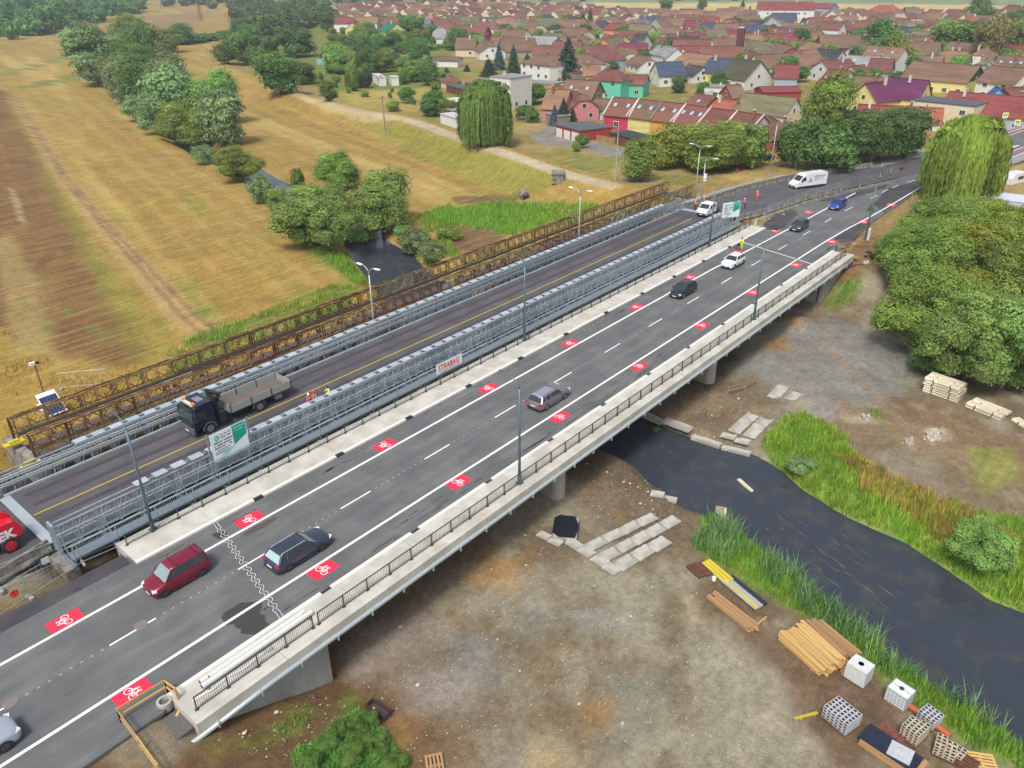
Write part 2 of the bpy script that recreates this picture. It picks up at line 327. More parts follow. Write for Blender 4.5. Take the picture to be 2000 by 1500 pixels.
# ---- the works yard under and right of the bridge
yard = (Y < 13) & (dpl > 0)
yw = sm(14, 11, Y)*sm(-3, 3, dpl); setc(yw, DIRT, .35, 0)
setc(yw*sm(-.12, .12, f2+f3*.4), GRAVEL, .8); setc(yw*sm(.05, .25, f1+f3*.3), A(122, 112, 96), .9)
nearslope = sm(2, -2, sdist(X, Y, NEAR)-14)*sm(11, 8, Y)
setc(nearslope*sm(-9.6, -8, -np.abs(Y))*0+nearslope*.9, A(112, 84, 58), .3)
setc(nearslope*sm(.05, .2, f2)*.8, A(120, 112, 50), .1, .5)
for pl, c_, g_ in [([(1480, 640), (1560, 620), (1700, 640), (1800, 700), (1750, 770), (1640, 800), (1560, 770), (1430, 720)], A(130, 128, 122), 1.0),
    ([(1560, 760), (1700, 790), (1640, 830), (1560, 810)], A(132, 130, 124), 1.0),
    ([(1000, 1180), (1080, 1175), (1080, 1220), (1010, 1230)], A(132, 130, 118), 1.0),
    ([(1120, 1200), (1260, 1180), (1240, 1240), (1140, 1230)], A(150, 146, 134), 1.0),
    ([(905, 1250), (940, 1260), (970, 1330), (940, 1330), (912, 1290)], A(126, 128, 124), 1.0),
    ([(1190, 1330), (1290, 1320), (1300, 1460), (1200, 1460)], A(136, 132, 116), .9),
    ([(650, 1270), (820, 1200), (870, 1230), (760, 1300), (700, 1320)], A(146, 136, 124), .5),
    ([(800, 1330), (920, 1320), (900, 1370), (820, 1380)], A(150, 142, 134), .6),
    ([(1090, 740), (1300, 700), (1420, 700), (1400, 760), (1300, 800)], A(92, 80, 66), .9),
    ([(1250, 780), (1400, 770), (1540, 790), (1480, 850), (1340, 860)], A(122, 104, 82), 1.0),
    ([(1120, 880), (1290, 940), (1340, 980), (1340, 1030), (1200, 1060), (1080, 980)], A(112, 96, 76), 1.0),
    ([(1750, 780), (2000, 850), (2100, 950), (2000, 960), (1850, 880), (1740, 820)], A(124, 98, 74), .2),
    ([(1640, 780), (1900, 870), (2000, 900), (1990, 960), (1800, 900), (1620, 830)], A(138, 118, 92), .4),
    ([(1420, 1170), (1560, 1250), (1700, 1350), (1800, 1480), (1600, 1500), (1500, 1330), (1420, 1260)], A(112, 90, 70), .25)]:
    region(pl, c_, 1.4, 3.2, g_, a=.85)
OR = A(160, 124, 78)
for pl in [[(905, 1120), (960, 1080), (1030, 1090), (1045, 1140), (1000, 1180), (940, 1150)], [(1518, 632), (1555, 620), (1585, 632), (1560, 648), (1525, 645)], [(1485, 664), (1528, 658), (1535, 680), (1500, 688)], [(1145, 1385), (1180, 1380), (1172, 1405), (1148, 1408)], [(735, 1440), (790, 1410), (800, 1440), (760, 1465)], [(1195, 990), (1215, 1000), (1205, 1020)]]:
    region(pl, OR, 1.0, 2.6, .1, a=.8)
region([(1050, 1440), (1070, 1440), (1130, 1500), (1010, 1510)], A(164, 148, 110), 1, 2, .2)
for pl in [[(1334, 1165), (1350, 1165), (1372, 1215), (1350, 1225)], [(1455, 1380), (1520, 1400), (1510, 1430), (1470, 1410)], [(1445, 1490), (1490, 1480), (1480, 1510)], [(1795, 835), (1850, 835), (1860, 860), (1820, 870)], [(1640, 815), (1700, 812), (1720, 830), (1660, 830)]]:
    region(pl, A(172, 160, 132), .5, 1.0, .1, a=.8)
# tyre ruts through the yard
for pl in [[(1980, 940), (1850, 880), (1740, 810), (1650, 720), (1600, 660), (1590, 600)], [(1700, 640), (1720, 580), (1740, 520), (1700, 480)]]:
    for o in (0, 14): path([(a+o, b+o*.4) for a, b in pl], .3, A(142, 122, 100), .3, .4, .55)
region([(1600, 600), (1680, 560), (1760, 480), (1720, 460), (1640, 490), (1600, 560)], A(120, 94, 66), 1, 1.5, .4)
region([(1630, 560), (1690, 530), (1690, 560), (1640, 600), (1610, 600)], A(84, 116, 44), .8, 1.2, 0, 1, a=.9)
dk = sm(7, 9.5, Y)*sm(31.5, 29.5, Y)*sm(-2, 3, X)*sm(112, 106, X)*(Z < -.9); setc(dk, A(70, 62, 46), .4, 0)  # brown soil below the truss bridges, shade of the spans painted into it
# green banks
BANKS = [[(1495, 870), (1520, 830), (1570, 800), (1610, 830), (1680, 900), (1760, 950), (1880, 1000), (2010, 1020), (2010, 1215), (1930, 1180), (1860, 1130), (1760, 1065), (1650, 1015), (1560, 960), (1510, 920)],
         [(1365, 1070), (1380, 1005), (1420, 1025), (1480, 1062), (1560, 1125), (1650, 1200), (1720, 1262), (1790, 1315), (1900, 1385), (2010, 1460), (2010, 1520), (1900, 1460), (1800, 1400), (1730, 1325), (1680, 1280), (1590, 1205), (1490, 1150), (1405, 1098)]]
for b in BANKS: region(b, A(104, 136, 44), .6, 1.2, 0, 1)
region([(1640, 880), (1760, 940), (1900, 1010), (1990, 1060), (1960, 1110), (1830, 1050), (1700, 980)], A(170, 134, 60), .8, 2, 0, 1, a=.85)
region([(1890, 880), (1980, 870), (2000, 920), (1930, 960), (1900, 930)], A(128, 138, 58), 1, 2, .2, 1, a=.7)
GRASSP = [[(590, 1480), (640, 1420), (690, 1390), (760, 1440), (800, 1500), (590, 1510)]]
region(GRASSP[0], A(84, 128, 44), .6, 1, 0, 1)
for q in [(590, 1390, 40, 14), (560, 1425, 30, 12), (680, 1370, 16, 10), (480, 1450, 60, 10), (1500, 1420, 30, 8), (1910, 1330, 30, 20), (1040, 405, 30, 10)]:
    region([(q[0]-q[2], q[1]), (q[0], q[1]-q[3]), (q[0]+q[2], q[1]), (q[0], q[1]+q[3])], A(98, 124, 44), .6, 1.5, 0, 1, a=.8)
# near embankment: gravel, fresh asphalt spoil
region([(230, 1500), (190, 1460), (260, 1400), (340, 1350), (400, 1440), (330, 1500)], A(128, 118, 96), .5, .8, 1.0)
region([(-50, 1260), (0, 1220), (130, 1120), (240, 1070), (235, 1080), (150, 1135), (0, 1240)], A(126, 114, 92), .3, .5, 1.0)
# tonal breakup
nv = 1+.30*f1+.34*f2+.34*f3+.25*fbm(X, Y, .7)
C = np.clip(C*nv[:, None], .01, .85)
C4 = np.concatenate([C, np.ones((len(C), 1))], 1)
ii, jj = np.meshgrid(np.arange(NX-1), np.arange(NY-1), indexing='ij'); q = (ii*NY+jj).ravel()
F = np.stack([q, q+NY, q+NY+1, q+1], 1)
gm = bpy.data.materials.new('ground'); gm.use_nodes = True; nt = gm.node_tree; N = nt.nodes; L = nt.links
b_ = N['Principled BSDF']; b_.inputs['Roughness'].default_value = .95; b_.inputs['Specular IOR Level'].default_value = .15
at = N.new('ShaderNodeAttribute'); at.attribute_name = 'Col'; ag = N.new('ShaderNodeAttribute'); ag.attribute_name = 'grav'; as_ = N.new('ShaderNodeAttribute'); as_.attribute_name = 'gras'
tc = N.new('ShaderNodeTexCoord')
def noise(sc, det=5, rough=.65, vec=None):
    n = N.new('ShaderNodeTexNoise'); n.inputs['Scale'].default_value = sc; n.inputs['Detail'].default_value = det; n.inputs['Roughness'].default_value = rough
    L.new(vec or tc.outputs['Object'], n.inputs['Vector']); return n
def mrange(i, a, b, c, d):
    r = N.new('ShaderNodeMapRange'); r.inputs[1].default_value = a; r.inputs[2].default_value = b; r.inputs[3].default_value = c; r.inputs[4].default_value = d; L.new(i, r.inputs[0]); return r.outputs[0]
def mth(op, a, b):
    m = N.new('ShaderNodeMath'); m.operation = op
    for k, v in ((0, a), (1, b)):
        if isinstance(v, (int, float)): m.inputs[k].default_value = v
        else: L.new(v, m.inputs[k])
    return m.outputs[0]
n1 = noise(1.7, 8, .75); n2 = noise(13, 4, .8); n3 = noise(.35, 5)
v = mth('MULTIPLY', mrange(n1.outputs[0], .3, .7, .66, 1.34), mrange(n2.outputs[0], .3, .7, .62, 1.38)); v = mth('MULTIPLY', v, mrange(n3.outputs[0], .3, .7, .86, 1.14))
hs = N.new('ShaderNodeHueSaturation'); L.new(at.outputs['Color'], hs.inputs['Color']); L.new(v, hs.inputs['Value'])
# hay streak tint for grassland
mpv = N.new('ShaderNodeMapping'); mpv.inputs['Rotation'].default_value = (0, 0, -1.29); mpv.inputs['Scale'].default_value = (.09, 1.5, 1); L.new(tc.outputs['Object'], mpv.inputs[0])
n4 = noise(1.1, 6, .7, mpv.outputs[0]); gt = mth('MULTIPLY', mrange(n4.outputs[0], .45, .68, 0, .32), as_.outputs['Fac'])
mg = N.new('ShaderNodeMix'); mg.data_type = 'RGBA'; L.new(gt, mg.inputs[0]); L.new(hs.outputs[0], mg.inputs[6]); mg.inputs[7].default_value = (*A(214, 186, 120), 1)
# stones: pale and dark pebbles
vo = N.new('ShaderNodeTexVoronoi'); vo.inputs['Scale'].default_value = 7.5; L.new(tc.outputs['Object'], vo.inputs['Vector'])
sel = N.new('ShaderNodeSeparateColor'); L.new(vo.outputs['Color'], sel.inputs[0])
peb = mth('MULTIPLY', mrange(vo.outputs['Distance'], .22, .32, 1, 0), mrange(sel.outputs[0], .60, .68, 0, 1)); peb = mth('MULTIPLY', peb, ag.outputs['Fac'])
nclu = noise(.45, 4); peb = mth('MULTIPLY', peb, mrange(nclu.outputs[0], .42, .6, .1, 1))
pc = N.new('ShaderNodeMix'); pc.data_type = 'RGBA'; L.new(sel.outputs[1], pc.inputs[0]); pc.inputs[6].default_value = (*A(220, 212, 196), 1); pc.inputs[7].default_value = (*A(150, 148, 150), 1)
m2 = N.new('ShaderNodeMix'); m2.data_type = 'RGBA'; L.new(mth('MULTIPLY', peb, .85), m2.inputs[0]); L.new(mg.outputs[2], m2.inputs[6]); L.new(pc.outputs[2], m2.inputs[7])
L.new(m2.outputs[2], b_.inputs['Base Color'])
bp = N.new('ShaderNodeBump'); bp.inputs['Strength'].default_value = .6; bp.inputs['Distance'].default_value = .12
L.new(mth('ADD', n1.outputs[0], mth('MULTIPLY', peb, .5)), bp.inputs['Height']); L.new(bp.outputs[0], b_.inputs['Normal'])
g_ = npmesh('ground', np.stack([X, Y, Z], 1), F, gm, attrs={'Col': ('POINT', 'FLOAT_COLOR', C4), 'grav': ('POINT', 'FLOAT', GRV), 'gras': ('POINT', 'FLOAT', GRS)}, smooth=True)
tag(g_, 'flood meadow, levee, town ground and gravel works yard', kind='structure')
# ---- water
wm = bpy.data.materials.new('water'); wm.use_nodes = True; nt = wm.node_tree; N = nt.nodes; L = nt.links; b_ = N['Principled BSDF']
b_.inputs['Base Color'].default_value = (.03, .034, .036, 1); b_.inputs['Roughness'].default_value = .05; b_.inputs['IOR'].default_value = 1.33
tc = N.new('ShaderNodeTexCoord'); n1 = noise(1.3, 3, .5); n2 = noise(6, 2, .5)
nw = noise(.12, 3); rip = mth('MULTIPLY', n2.outputs[0], mrange(nw.outputs[0], .5, .62, .15, .8))
bp = N.new('ShaderNodeBump'); bp.inputs['Strength'].default_value = .35; bp.inputs['Distance'].default_value = .06; L.new(mth('ADD', n1.outputs[0], rip), bp.inputs['Height']); L.new(bp.outputs[0], b_.inputs['Normal'])
nd = noise(.5, 5); cr = N.new('ShaderNodeMix'); cr.data_type = 'RGBA'; L.new(mrange(nd.outputs[0], .5, .72, 0, 1), cr.inputs[0]); cr.inputs[6].default_value = (.036, .044, .058, 1); cr.inputs[7].default_value = (.062, .066, .056, 1); L.new(cr.outputs[2], b_.inputs['Base Color'])
w_ = MB().face([(25, -90, WZ), (75, -90, WZ), (110, 30, WZ), (340, 660, WZ), (240, 700, WZ), (30, 40, WZ)]).build('river', wm)
tag(w_, 'dark slow river winding under the bridges', kind='structure')
# ================================================================== ROADS, NEW BRIDGE
def asphalt(name, base, patch, sc=.25):
    m = bpy.data.materials.new(name); m.use_nodes = True; global N, L, tc
    nt = m.node_tree; N = nt.nodes; L = nt.links; b = N['Principled BSDF']; b.inputs['Roughness'].default_value = .82; b.inputs['Specular IOR Level'].default_value = .3
    tc = N.new('ShaderNodeTexCoord'); mp = N.new('ShaderNodeMapping'); mp.inputs['Scale'].default_value = (.16, 1, 1); L.new(tc.outputs['Object'], mp.inputs[0])
    a = noise(1.2, 6, .7, mp.outputs[0]); c = noise(26, 3, .8); d = noise(sc, 5, .6)
    mx = N.new('ShaderNodeMix'); mx.data_type = 'RGBA'; mx.inputs[6].default_value = (*base, 1); mx.inputs[7].default_value = (*patch, 1); L.new(mrange(d.outputs[0], .42, .62, 0, 1), mx.inputs[0])
    hs = N.new('ShaderNodeHueSaturation'); L.new(mx.outputs[2], hs.inputs['Color']); L.new(mth('MULTIPLY', mrange(a.outputs[0], .3, .7, .84, 1.16), mrange(c.outputs[0], .3, .7, .86, 1.14)), hs.inputs['Value'])
    if name == 'asphalt':      # faint polished wheel tracks
        sp = N.new('ShaderNodeSeparateXYZ'); L.new(tc.outputs['Object'], sp.inputs[0]); w_ = mth('COSINE', mth('MULTIPLY', mth('SUBTRACT', mth('ABSOLUTE', sp.outputs[1], 0), 1.0), 2*PI/1.6), 0); e_ = mth('MULTIPLY', w_, mrange(a.outputs[0], .35, .65, .0, .09))
        h3 = N.new('ShaderNodeHueSaturation'); L.new(hs.outputs[0], h3.inputs['Color']); L.new(mth('SUBTRACT', 1.0, e_), h3.inputs['Value']); hs = h3
    L.new(hs.outputs[0], b.inputs['Base Color'])
    bp = N.new('ShaderNodeBump'); bp.inputs['Strength'].default_value = .3; bp.inputs['Distance'].default_value = .01; L.new(c.outputs[0], bp.inputs['Height']); L.new(bp.outputs[0], b.inputs['Normal'])
    return m
M_ASP = asphalt('asphalt', A(101, 103, 104), A(115, 116, 114)); M_DARK = asphalt('fresh_asphalt', A(72, 70, 76), A(88, 84, 84)); M_ASPT = asphalt('temporary_asphalt', A(86, 85, 88), A(98, 97, 99))
M_ASPF = asphalt('far_asphalt', A(112, 110, 116), A(126, 122, 124))
M_CON = mat('concrete', A(204, 202, 192), .85, var=.10, scale=1.3, col2=A(188, 184, 172), sc2=.5, bump=.15)
M_CONW = mat('wall_concrete', A(168, 170, 166), .85, var=.13, scale=.8, col2=A(150, 150, 144), sc2=.35, bump=.2, stretch=(1, 1, .35))
M_CONP = mat('pier_concrete', A(172, 168, 158), .85, var=.12, scale=1.2, stretch=(1, 1, .3))
M_OLDC = mat('weathered_concrete', A(150, 144, 134), .9, var=.28, scale=1.6, col2=A(110, 106, 96), sc2=1.1, bump=.4)
M_WHITE = mat('white_paint', A(240, 240, 240, 1.1), .6, var=.05, scale=4)
M_YEL = mat('yellow_paint', A(206, 172, 60), .6, var=.12, scale=3)
M_RED = mat('red_paint', (.72, .024, .062), .6, var=.10, scale=6)
M_GALV = mat('galvanised_steel', A(176, 188, 196), .42, metal=.35, var=.14, scale=2.2)
M_GALVL = mat('bright_galvanised_steel', A(188, 200, 206), .42, metal=.3, var=.1, scale=1.5)
M_GALVD = mat('dull_galvanised_steel', A(142, 158, 172), .5, metal=.4, var=.16, scale=2.5)
M_RAIL = mat('dark_steel_paint', A(84, 88, 84), .5, metal=.3, var=.08)
M_LAMP = mat('grey_lamp_paint', A(104, 122, 130), .4, metal=.4, var=.05)
M_LAMPL = mat('light_lamp_steel', A(186, 194, 196), .4, metal=.4, var=.05)
M_BLK = mat('black_rubber', (.018, .018, .02), .7, var=.1)
ZD = 0.0
# --- road sheets and slabs (setting)
rs = MB().prism([(-90, -7.2), (-90, 8.4), (4.8, 7.3), (4.8, 6.2), (107.5, 6.2), (107.5, 6.6), (113, 7.6), (124, 7.6), (137, 5.2), (150, 1.4), (163, -1.2), (186, -4.2), (211, -6.2), (240, -10), (240, -15), (204, -12.6), (176, -8.4), (160, -6.2), (148, -5.7), (122, -5.9), (110, -6.9), (103.6, -7), (103, -6.5), (.6, -6.5), (-.4, -7.2)], -.22, ZD).build('road', M_ASP)
tag(rs, 'new two lane asphalt road across the bridge', kind='structure')
tr = MB(); out = [(108.3, 21.4), (114.7, 20.2), (127.4, 19.0), (142.1, 15.3), (154.7, 9.9), (163, 6.2), (186, .6)]; inn = [(108.3, 12.2), (114, 10.2), (127, 8.6), (139, 5.4), (151, 1.8), (163, -1.6), (186, -4.6)]
zz = [.3, .26, .12, .06, .05, .02, .02]
for k in range(len(out)-1):
    tr.add([(*inn[k], zz[k]+.03), (*inn[k+1], zz[k+1]+.03), (*out[k+1], zz[k+1]+.03), (*out[k], zz[k]+.03)], [(0, 1, 2, 3)])
    tr.add([(*inn[k], -.4), (*inn[k+1], -.4), (*inn[k+1], zz[k+1]+.03), (*inn[k], zz[k]+.03)], [(0, 1, 2, 3)])
tag(tr.build('temporary_road', M_ASPT), kind='structure')
tag(MB().prism([(-60, 11.5), (-60, 25), (2.0, 22), (2.0, 12.4), (-8, 10.4), (-30, 9.4)], -.22, .10).build('temporary_road', M_ASPT), kind='structure')
# footpath of the far bank outside the barrier
tag(MB().prism([(108, 22), (114.7, 21.2), (127.6, 20.2), (142.4, 16.6), (155.2, 11.0), (164, 7.2), (190, 1.4), (191, 3.4), (165, 9.6), (156, 13.4), (143, 19), (128, 22.6), (115, 24), (108, 25)], -.25, .05).build('footpath', asphalt('footpath_asphalt', A(150, 148, 146), A(164, 160, 154))), kind='structure')
# far road to the town: red-brown cycle lanes, pavement
for nm, pts, c in [('cycle_lane', [(163, 6.3), (186, .8), (214, -3.8), (250, -9.5), (250, -11.2), (213, -5.8), (186, -1.8), (163, 2.6)], A(140, 108, 118)), ('pavement', [(165, 9.5), (190, 3.0), (216, -1.8), (260, -8), (260, -10.2), (214, -4.2), (186.5, .5), (164, 6.0)], A(164, 160, 160)),
                   ('cycle_lane', [(180, -8.9), (204, -12.7), (250, -18), (250, -19.8), (203, -14.3), (178, -10.6)], A(140, 108, 118)), ('pavement', [(176, -10.7), (203, -14.8), (250, -20.5), (250, -23), (202, -17.4), (174, -12.8)], A(150, 148, 146)),
                   ('pavement', [(240, -9.9), (320, -20), (320, -28), (240, -15.1)], A(112, 110, 116))]:
    tag(MB().prism(pts, -.3, .02 if nm == 'cycle_lane' else .015).build(nm, mat(nm+str(int(c[0]*1e4)), c, .85, var=.1)), kind='structure')
fa = MB().prism([(-60, 5.9), (-8, 6.3), (4.6, 6.35), (4.6, 7.7), (-10, 8.0), (-60, 9.4)], -.2, .008).build('fresh_asphalt_strip', M_DARK); tag(fa, kind='structure')
fb = MB().prism([(107.7, 6.9), (116, 8.2), (122, 7.4), (119, 5.2), (110, 3.9), (107.7, 4.2)], -.2, .008).build('fresh_asphalt_strip', M_DARK); tag(fb, kind='structure')
for pts in ([(129, -5.6), (150, -5.6), (158, -4), (146, -.8), (133, -2.4)], [(128, 6), (141, 2.9), (150, .2), (146, -.4), (134, 2)], [(107, -7.2), (121, -5.9), (122, -3.9), (109, -4.4)]):
    tag(MB().prism(pts, -.2, .006).build('fresh_asphalt_strip', M_DARK), kind='structure')
# --- markings
mk = empty('road_markings', (0, 0, 0)); mk['kind'] = 'structure'
def strip(name, pts, w, m, z=.012, parent=mk):
    mb = MB(); P = [Vector((*p, 0)) for p in pts]; Lf = []; Rt = []
    for k, p in enumerate(P):
        d = (P[min(k+1, len(P)-1)]-P[max(k-1, 0)]).normalized(); n = Vector((-d.y, d.x, 0)); Lf.append(p+n*w/2); Rt.append(p-n*w/2)
    for k in range(len(P)-1): mb.add([(Rt[k].x, Rt[k].y, z), (Rt[k+1].x, Rt[k+1].y, z), (Lf[k+1].x, Lf[k+1].y, z), (Lf[k].x, Lf[k].y, z)], [(0, 1, 2, 3)])
    return mb.build(name, m, parent)
strip('edge_line', [(-40, -3.84), (107, -3.84), (116, -4.1), (124.7, -4.6), (137, -5.0), (149, -5.2), (160, -5.6)], .22, M_WHITE)
strip('edge_line', [(-40, 3.55), (85, 3.52), (100, 3.2), (118, 2.9), (132, 2.8), (139, 2.7)], .22, M_WHITE)
strip('edge_line', [(157, 2.0), (163, .6), (172, -1.6), (190, -4.4), (212, -6.3), (250, -11.6)], .2, M_WHITE)
strip('edge_line', [(178, -8.9), (204, -12.5), (250, -17.8)], .2, M_WHITE); strip('edge_line', [(176, -10.9), (203, -14.5), (250, -20.3)], .2, M_WHITE)
strip('edge_line', [(164, 4.4), (186, -1.0), (213, -4.9), (250, -10.6)], .2, M_WHITE, z=.03)
for k in range(-3, 14): strip('centre_dash', [(9*k, 0), (9*k+3, 0)], .13, M_WHITE)
for a, b in [((125.8, -.1), (129.2, -.25)), ((136.6, -.8), (139.9, -.9)), ((142, -.9), (145.3, -1.1)), ((146.9, -1.3), (149.6, -1.6)), ((153, -2.2), (156, -2.8))]: strip('centre_dash', [a, b], .13, M_WHITE)
for k in range(6): strip('crossing_bar', [(196+k*1.1, -6.2-k*.9), (200+k*1.1, -6.8-k*.9)], .5, M_WHITE, z=.03)
# pre-marking dots
dots = MB()
for k in range(-3, 10):
    for j in range(9):
        x = 9*k+3.5+j*.62; dots.face([(x, -.03, .011), (x+.16, -.03, .011), (x+.16, .03, .011), (x, .03, .011)])
dots.build('pre_marking_dots', mat('faded_white', A(200, 200, 200), .7), mk)
# red bicycle symbols
def bike_mesh(flip):
    b = MB(); z = .018
    def ring(cx, cy, r, w=.05, a0=0, a1=2*PI, n=18):
        for i in range(n):
            t0 = a0+(a1-a0)*i/n; t1 = a0+(a1-a0)*(i+1)/n
            b.face([(cx+r*math.cos(t0), cy+r*math.sin(t0), z), (cx+(r+w)*math.cos(t0), cy+(r+w)*math.sin(t0), z), (cx+(r+w)*math.cos(t1), cy+(r+w)*math.sin(t1), z), (cx+r*math.cos(t1), cy+r*math.sin(t1), z)])
    def seg(p, q_, w=.055):
        p = Vector((*p, 0)); q_ = Vector((*q_, 0)); d = (q_-p).normalized(); n = Vector((-d.y, d.x, 0))*w/2
        b.face([(v.x, v.y, z+.001) for v in (p-n, q_-n, q_+n, p+n)])
    # bicycle seen from above, upright axis = +x (travel direction), wheels spread along y
    ring(-.22, -.28, .2); ring(-.22, .28, .2)
    bb = (-.2, -.03); st_ = (.22, -.17); hd = (.2, .17); hub = (-.22, -.28); fh = (-.22, .28)
    for p, q_ in ((hub, bb), (bb, st_), (st_, hub), (bb, hd), (st_, hd), (hd, fh), (hd, (.36, .12)), ((.36, .12), (.36, .02)), (st_, (.32, -.2)), ((.32, -.28), (.32, -.1))): seg(p, q_)
    o = b.build('bicycle_symbol', M_WHITE, None); me = o.data; bpy.data.objects.remove(o); return me
BM = bike_mesh(1); sq = MB().face([(-1.02, -.6, .008), (1.02, -.6, .008), (1.02, .6, .008), (-1.02, .6, .008)]).build('tmp', M_RED); SQ = sq.data; bpy.data.objects.remove(sq)
for side in (-1, 1):
    for k in range(0, 12 if side < 0 else 10):
        x = -.85+13.6*k+(.0 if k < 6 else -.1*(k-5)); y = side*4.56 if side < 0 else 4.30
        if side < 0 and k >= 9: y -= (k-8)*.17
        if k == 11: continue
        r = inst('cycle_patch', SQ, mk, (x, y, 0), (0, 0, 0 if side < 0 else PI)); inst('bicycle_symbol', BM, r, (.1, 0, 0))
# chalk zigzag over the expansion joint, straight joint line on the far end, damp stains
P0 = Vector((10.9, 6.1, 0)); P1 = Vector((8.2, -6.2, 0))
for o in (-.13, .13):
    pts = []
    for i in range(121):
        t = i/120; p = P0.lerp(P1, t); s_ = max(-1, min(1, 1.6*math.sin(t*2*PI*17)))*.10 if .08 < t < .93 else 0
        pts.append((p.x+s_+o, p.y))
    strip('joint_line', pts, .03, M_WHITE)
strip('joint_line', [(99.2, 6.1), (95.9, -6.3)], .3, mat('joint_seal', A(206, 206, 202), .6))
blk = mat('damp_stain', A(66, 62, 64), .6, var=.2)
def blob(cx, cy, rx, ry, z, m, seed, name='damp_stain'):
    R_ = random.Random(seed); b = MB(); n = 28; ph = [R_.uniform(0, 6) for _ in range(4)]
    b.face([(cx+rx*math.cos(2*PI*i/n)*(1+.2*math.sin(3*2*PI*i/n+ph[0])+.1*math.sin(7*2*PI*i/n+ph[1])), cy+ry*math.sin(2*PI*i/n)*(1+.2*math.sin(2*2*PI*i/n+ph[2])+.12*math.sin(6*2*PI*i/n+ph[3])), z) for i in range(n)])
    return b.build(name, m, mk)
blob(*G(476, 1200), 1.3, 1.0, .005, blk, 1); blob(*G(500, 1222), .8, 1.1, .0052, blk, 2); blob(*G(505, 1030), 1.4, .35, .005, mat('oil_stain', A(84, 80, 78), .7), 3)
blob(10.3, 4.35, .45, .55, .0065, blk, 4); blob(1.0, 6.6, .3, .3, .012, blk, 6)
tm = MB(); RT = random.Random(12)
for i in range(150):
    x = RT.uniform(4, 118); y = RT.choice((5.2, 5.5, -5.7, -5.9, -4.9, -5.6, 5.0))+RT.uniform(-.25, .25); x0 = x
    for j in range(RT.randint(2, 6)):
        l = RT.uniform(.12, .6); w = RT.uniform(.02, .07); dy = RT.uniform(-.05, .05); tm.face([(x0, y-w, .0075), (x0+l, y+dy-w*.6, .0075), (x0+l*1.05, y+dy+w*.5, .0075), (x0-.03, y+w, .0075)]); x0 += l+RT.uniform(-.05, .2); y += dy
tag(tm.build('tar_marks', blk, mk), kind='stuff')
for (px, py) in [(275, 1221), (20, 1372)]:
    x, y = G(px, py); m_ = MB().tube([(x, y, .0), (x, y, .014)], .42, 20).build('manhole_cover', mat('manhole_iron', A(128, 120, 118), .7)); tag(m_, None, None, None, 'structure')
# --- deck structure
br = empty('road_bridge', (0, 0, -5.3), 0, 'new concrete road bridge on wall piers with pale edge walkways', 'bridge')
def deckpart(mb, name, m):
    o = mb.build(name, m, None, fixn=False); o.parent = br; o.matrix_parent_inverse = Matrix.Translation((0, 0, 5.3)); return o
d = MB(); d.extrude_y([(9.4, -.23), (9.4, -1.15), (94.0, -1.15), (94.0, -.23)][::-1], -6.2, 5.9)
for k in range(7): d.bb(9.6, 93.8, -6.4+k*2.02, -5.6+k*2.02, -1.7, -1.15)
deckpart(d, 'deck_slab', M_CONP)
# edge walkways cast in sections
def seg_walk(name, x0, x1, y0, y1, z1, face):
    b = MB(); b.bb(x0+.012, x1-.012, y0, y1, -.45, z1)
    if face: b.bb(x0+.012, x1-.012, face-.35 if face < 0 else face, face if face < 0 else face+.35, -.95, z1-.02)
    return b
k = 0; xs = list(np.arange(.3, 103, 6.0))+[103.2]
for a, b in zip(xs[:-1], xs[1:]): deckpart(seg_walk('edge_beam', a, b, -9.15, -6.62, .15, -9.15), 'edge_beam', M_CON)
xs = list(np.arange(4.8, 107, 6.0))+[107.8]
for a, b in zip(xs[:-1], xs[1:]): deckpart(seg_walk('edge_beam', a, b, 6.2, 8.75, .15, 8.75), 'edge_beam', M_CON)
# granite-white kerb lip with drain gaps
M_KERB = mat('kerb_concrete', A(228, 226, 218), .8, var=.06)
gaps_r = [11.54+8.18*i for i in range(11)]; gaps_l = [14.7+8.07*i for i in range(11)]
def lipline(x0, x1, gaps, y, s):
    xs = [x0]
    for g in gaps: xs += [g-.42, g+.42]
    xs.append(x1)
    for a, b in zip(xs[::2], xs[1::2]): deckpart(MB().bb(a, b, y, y+s*.32, -.22, .165), 'kerb', M_KERB)
lipline(.3, 103.2, gaps_r, -6.3, -1); lipline(4.8, 107.8, gaps_l, 5.88, 1)
for g in gaps_r: deckpart(MB().bb(g-.4, g+.4, -6.62, -6.3, -.2, .05), 'drain_inlet', M_BLK)
for g in gaps_l: deckpart(MB().bb(g-.4, g+.4, 5.86, 6.2, -.2, .13), 'drain_inlet', M_BLK)
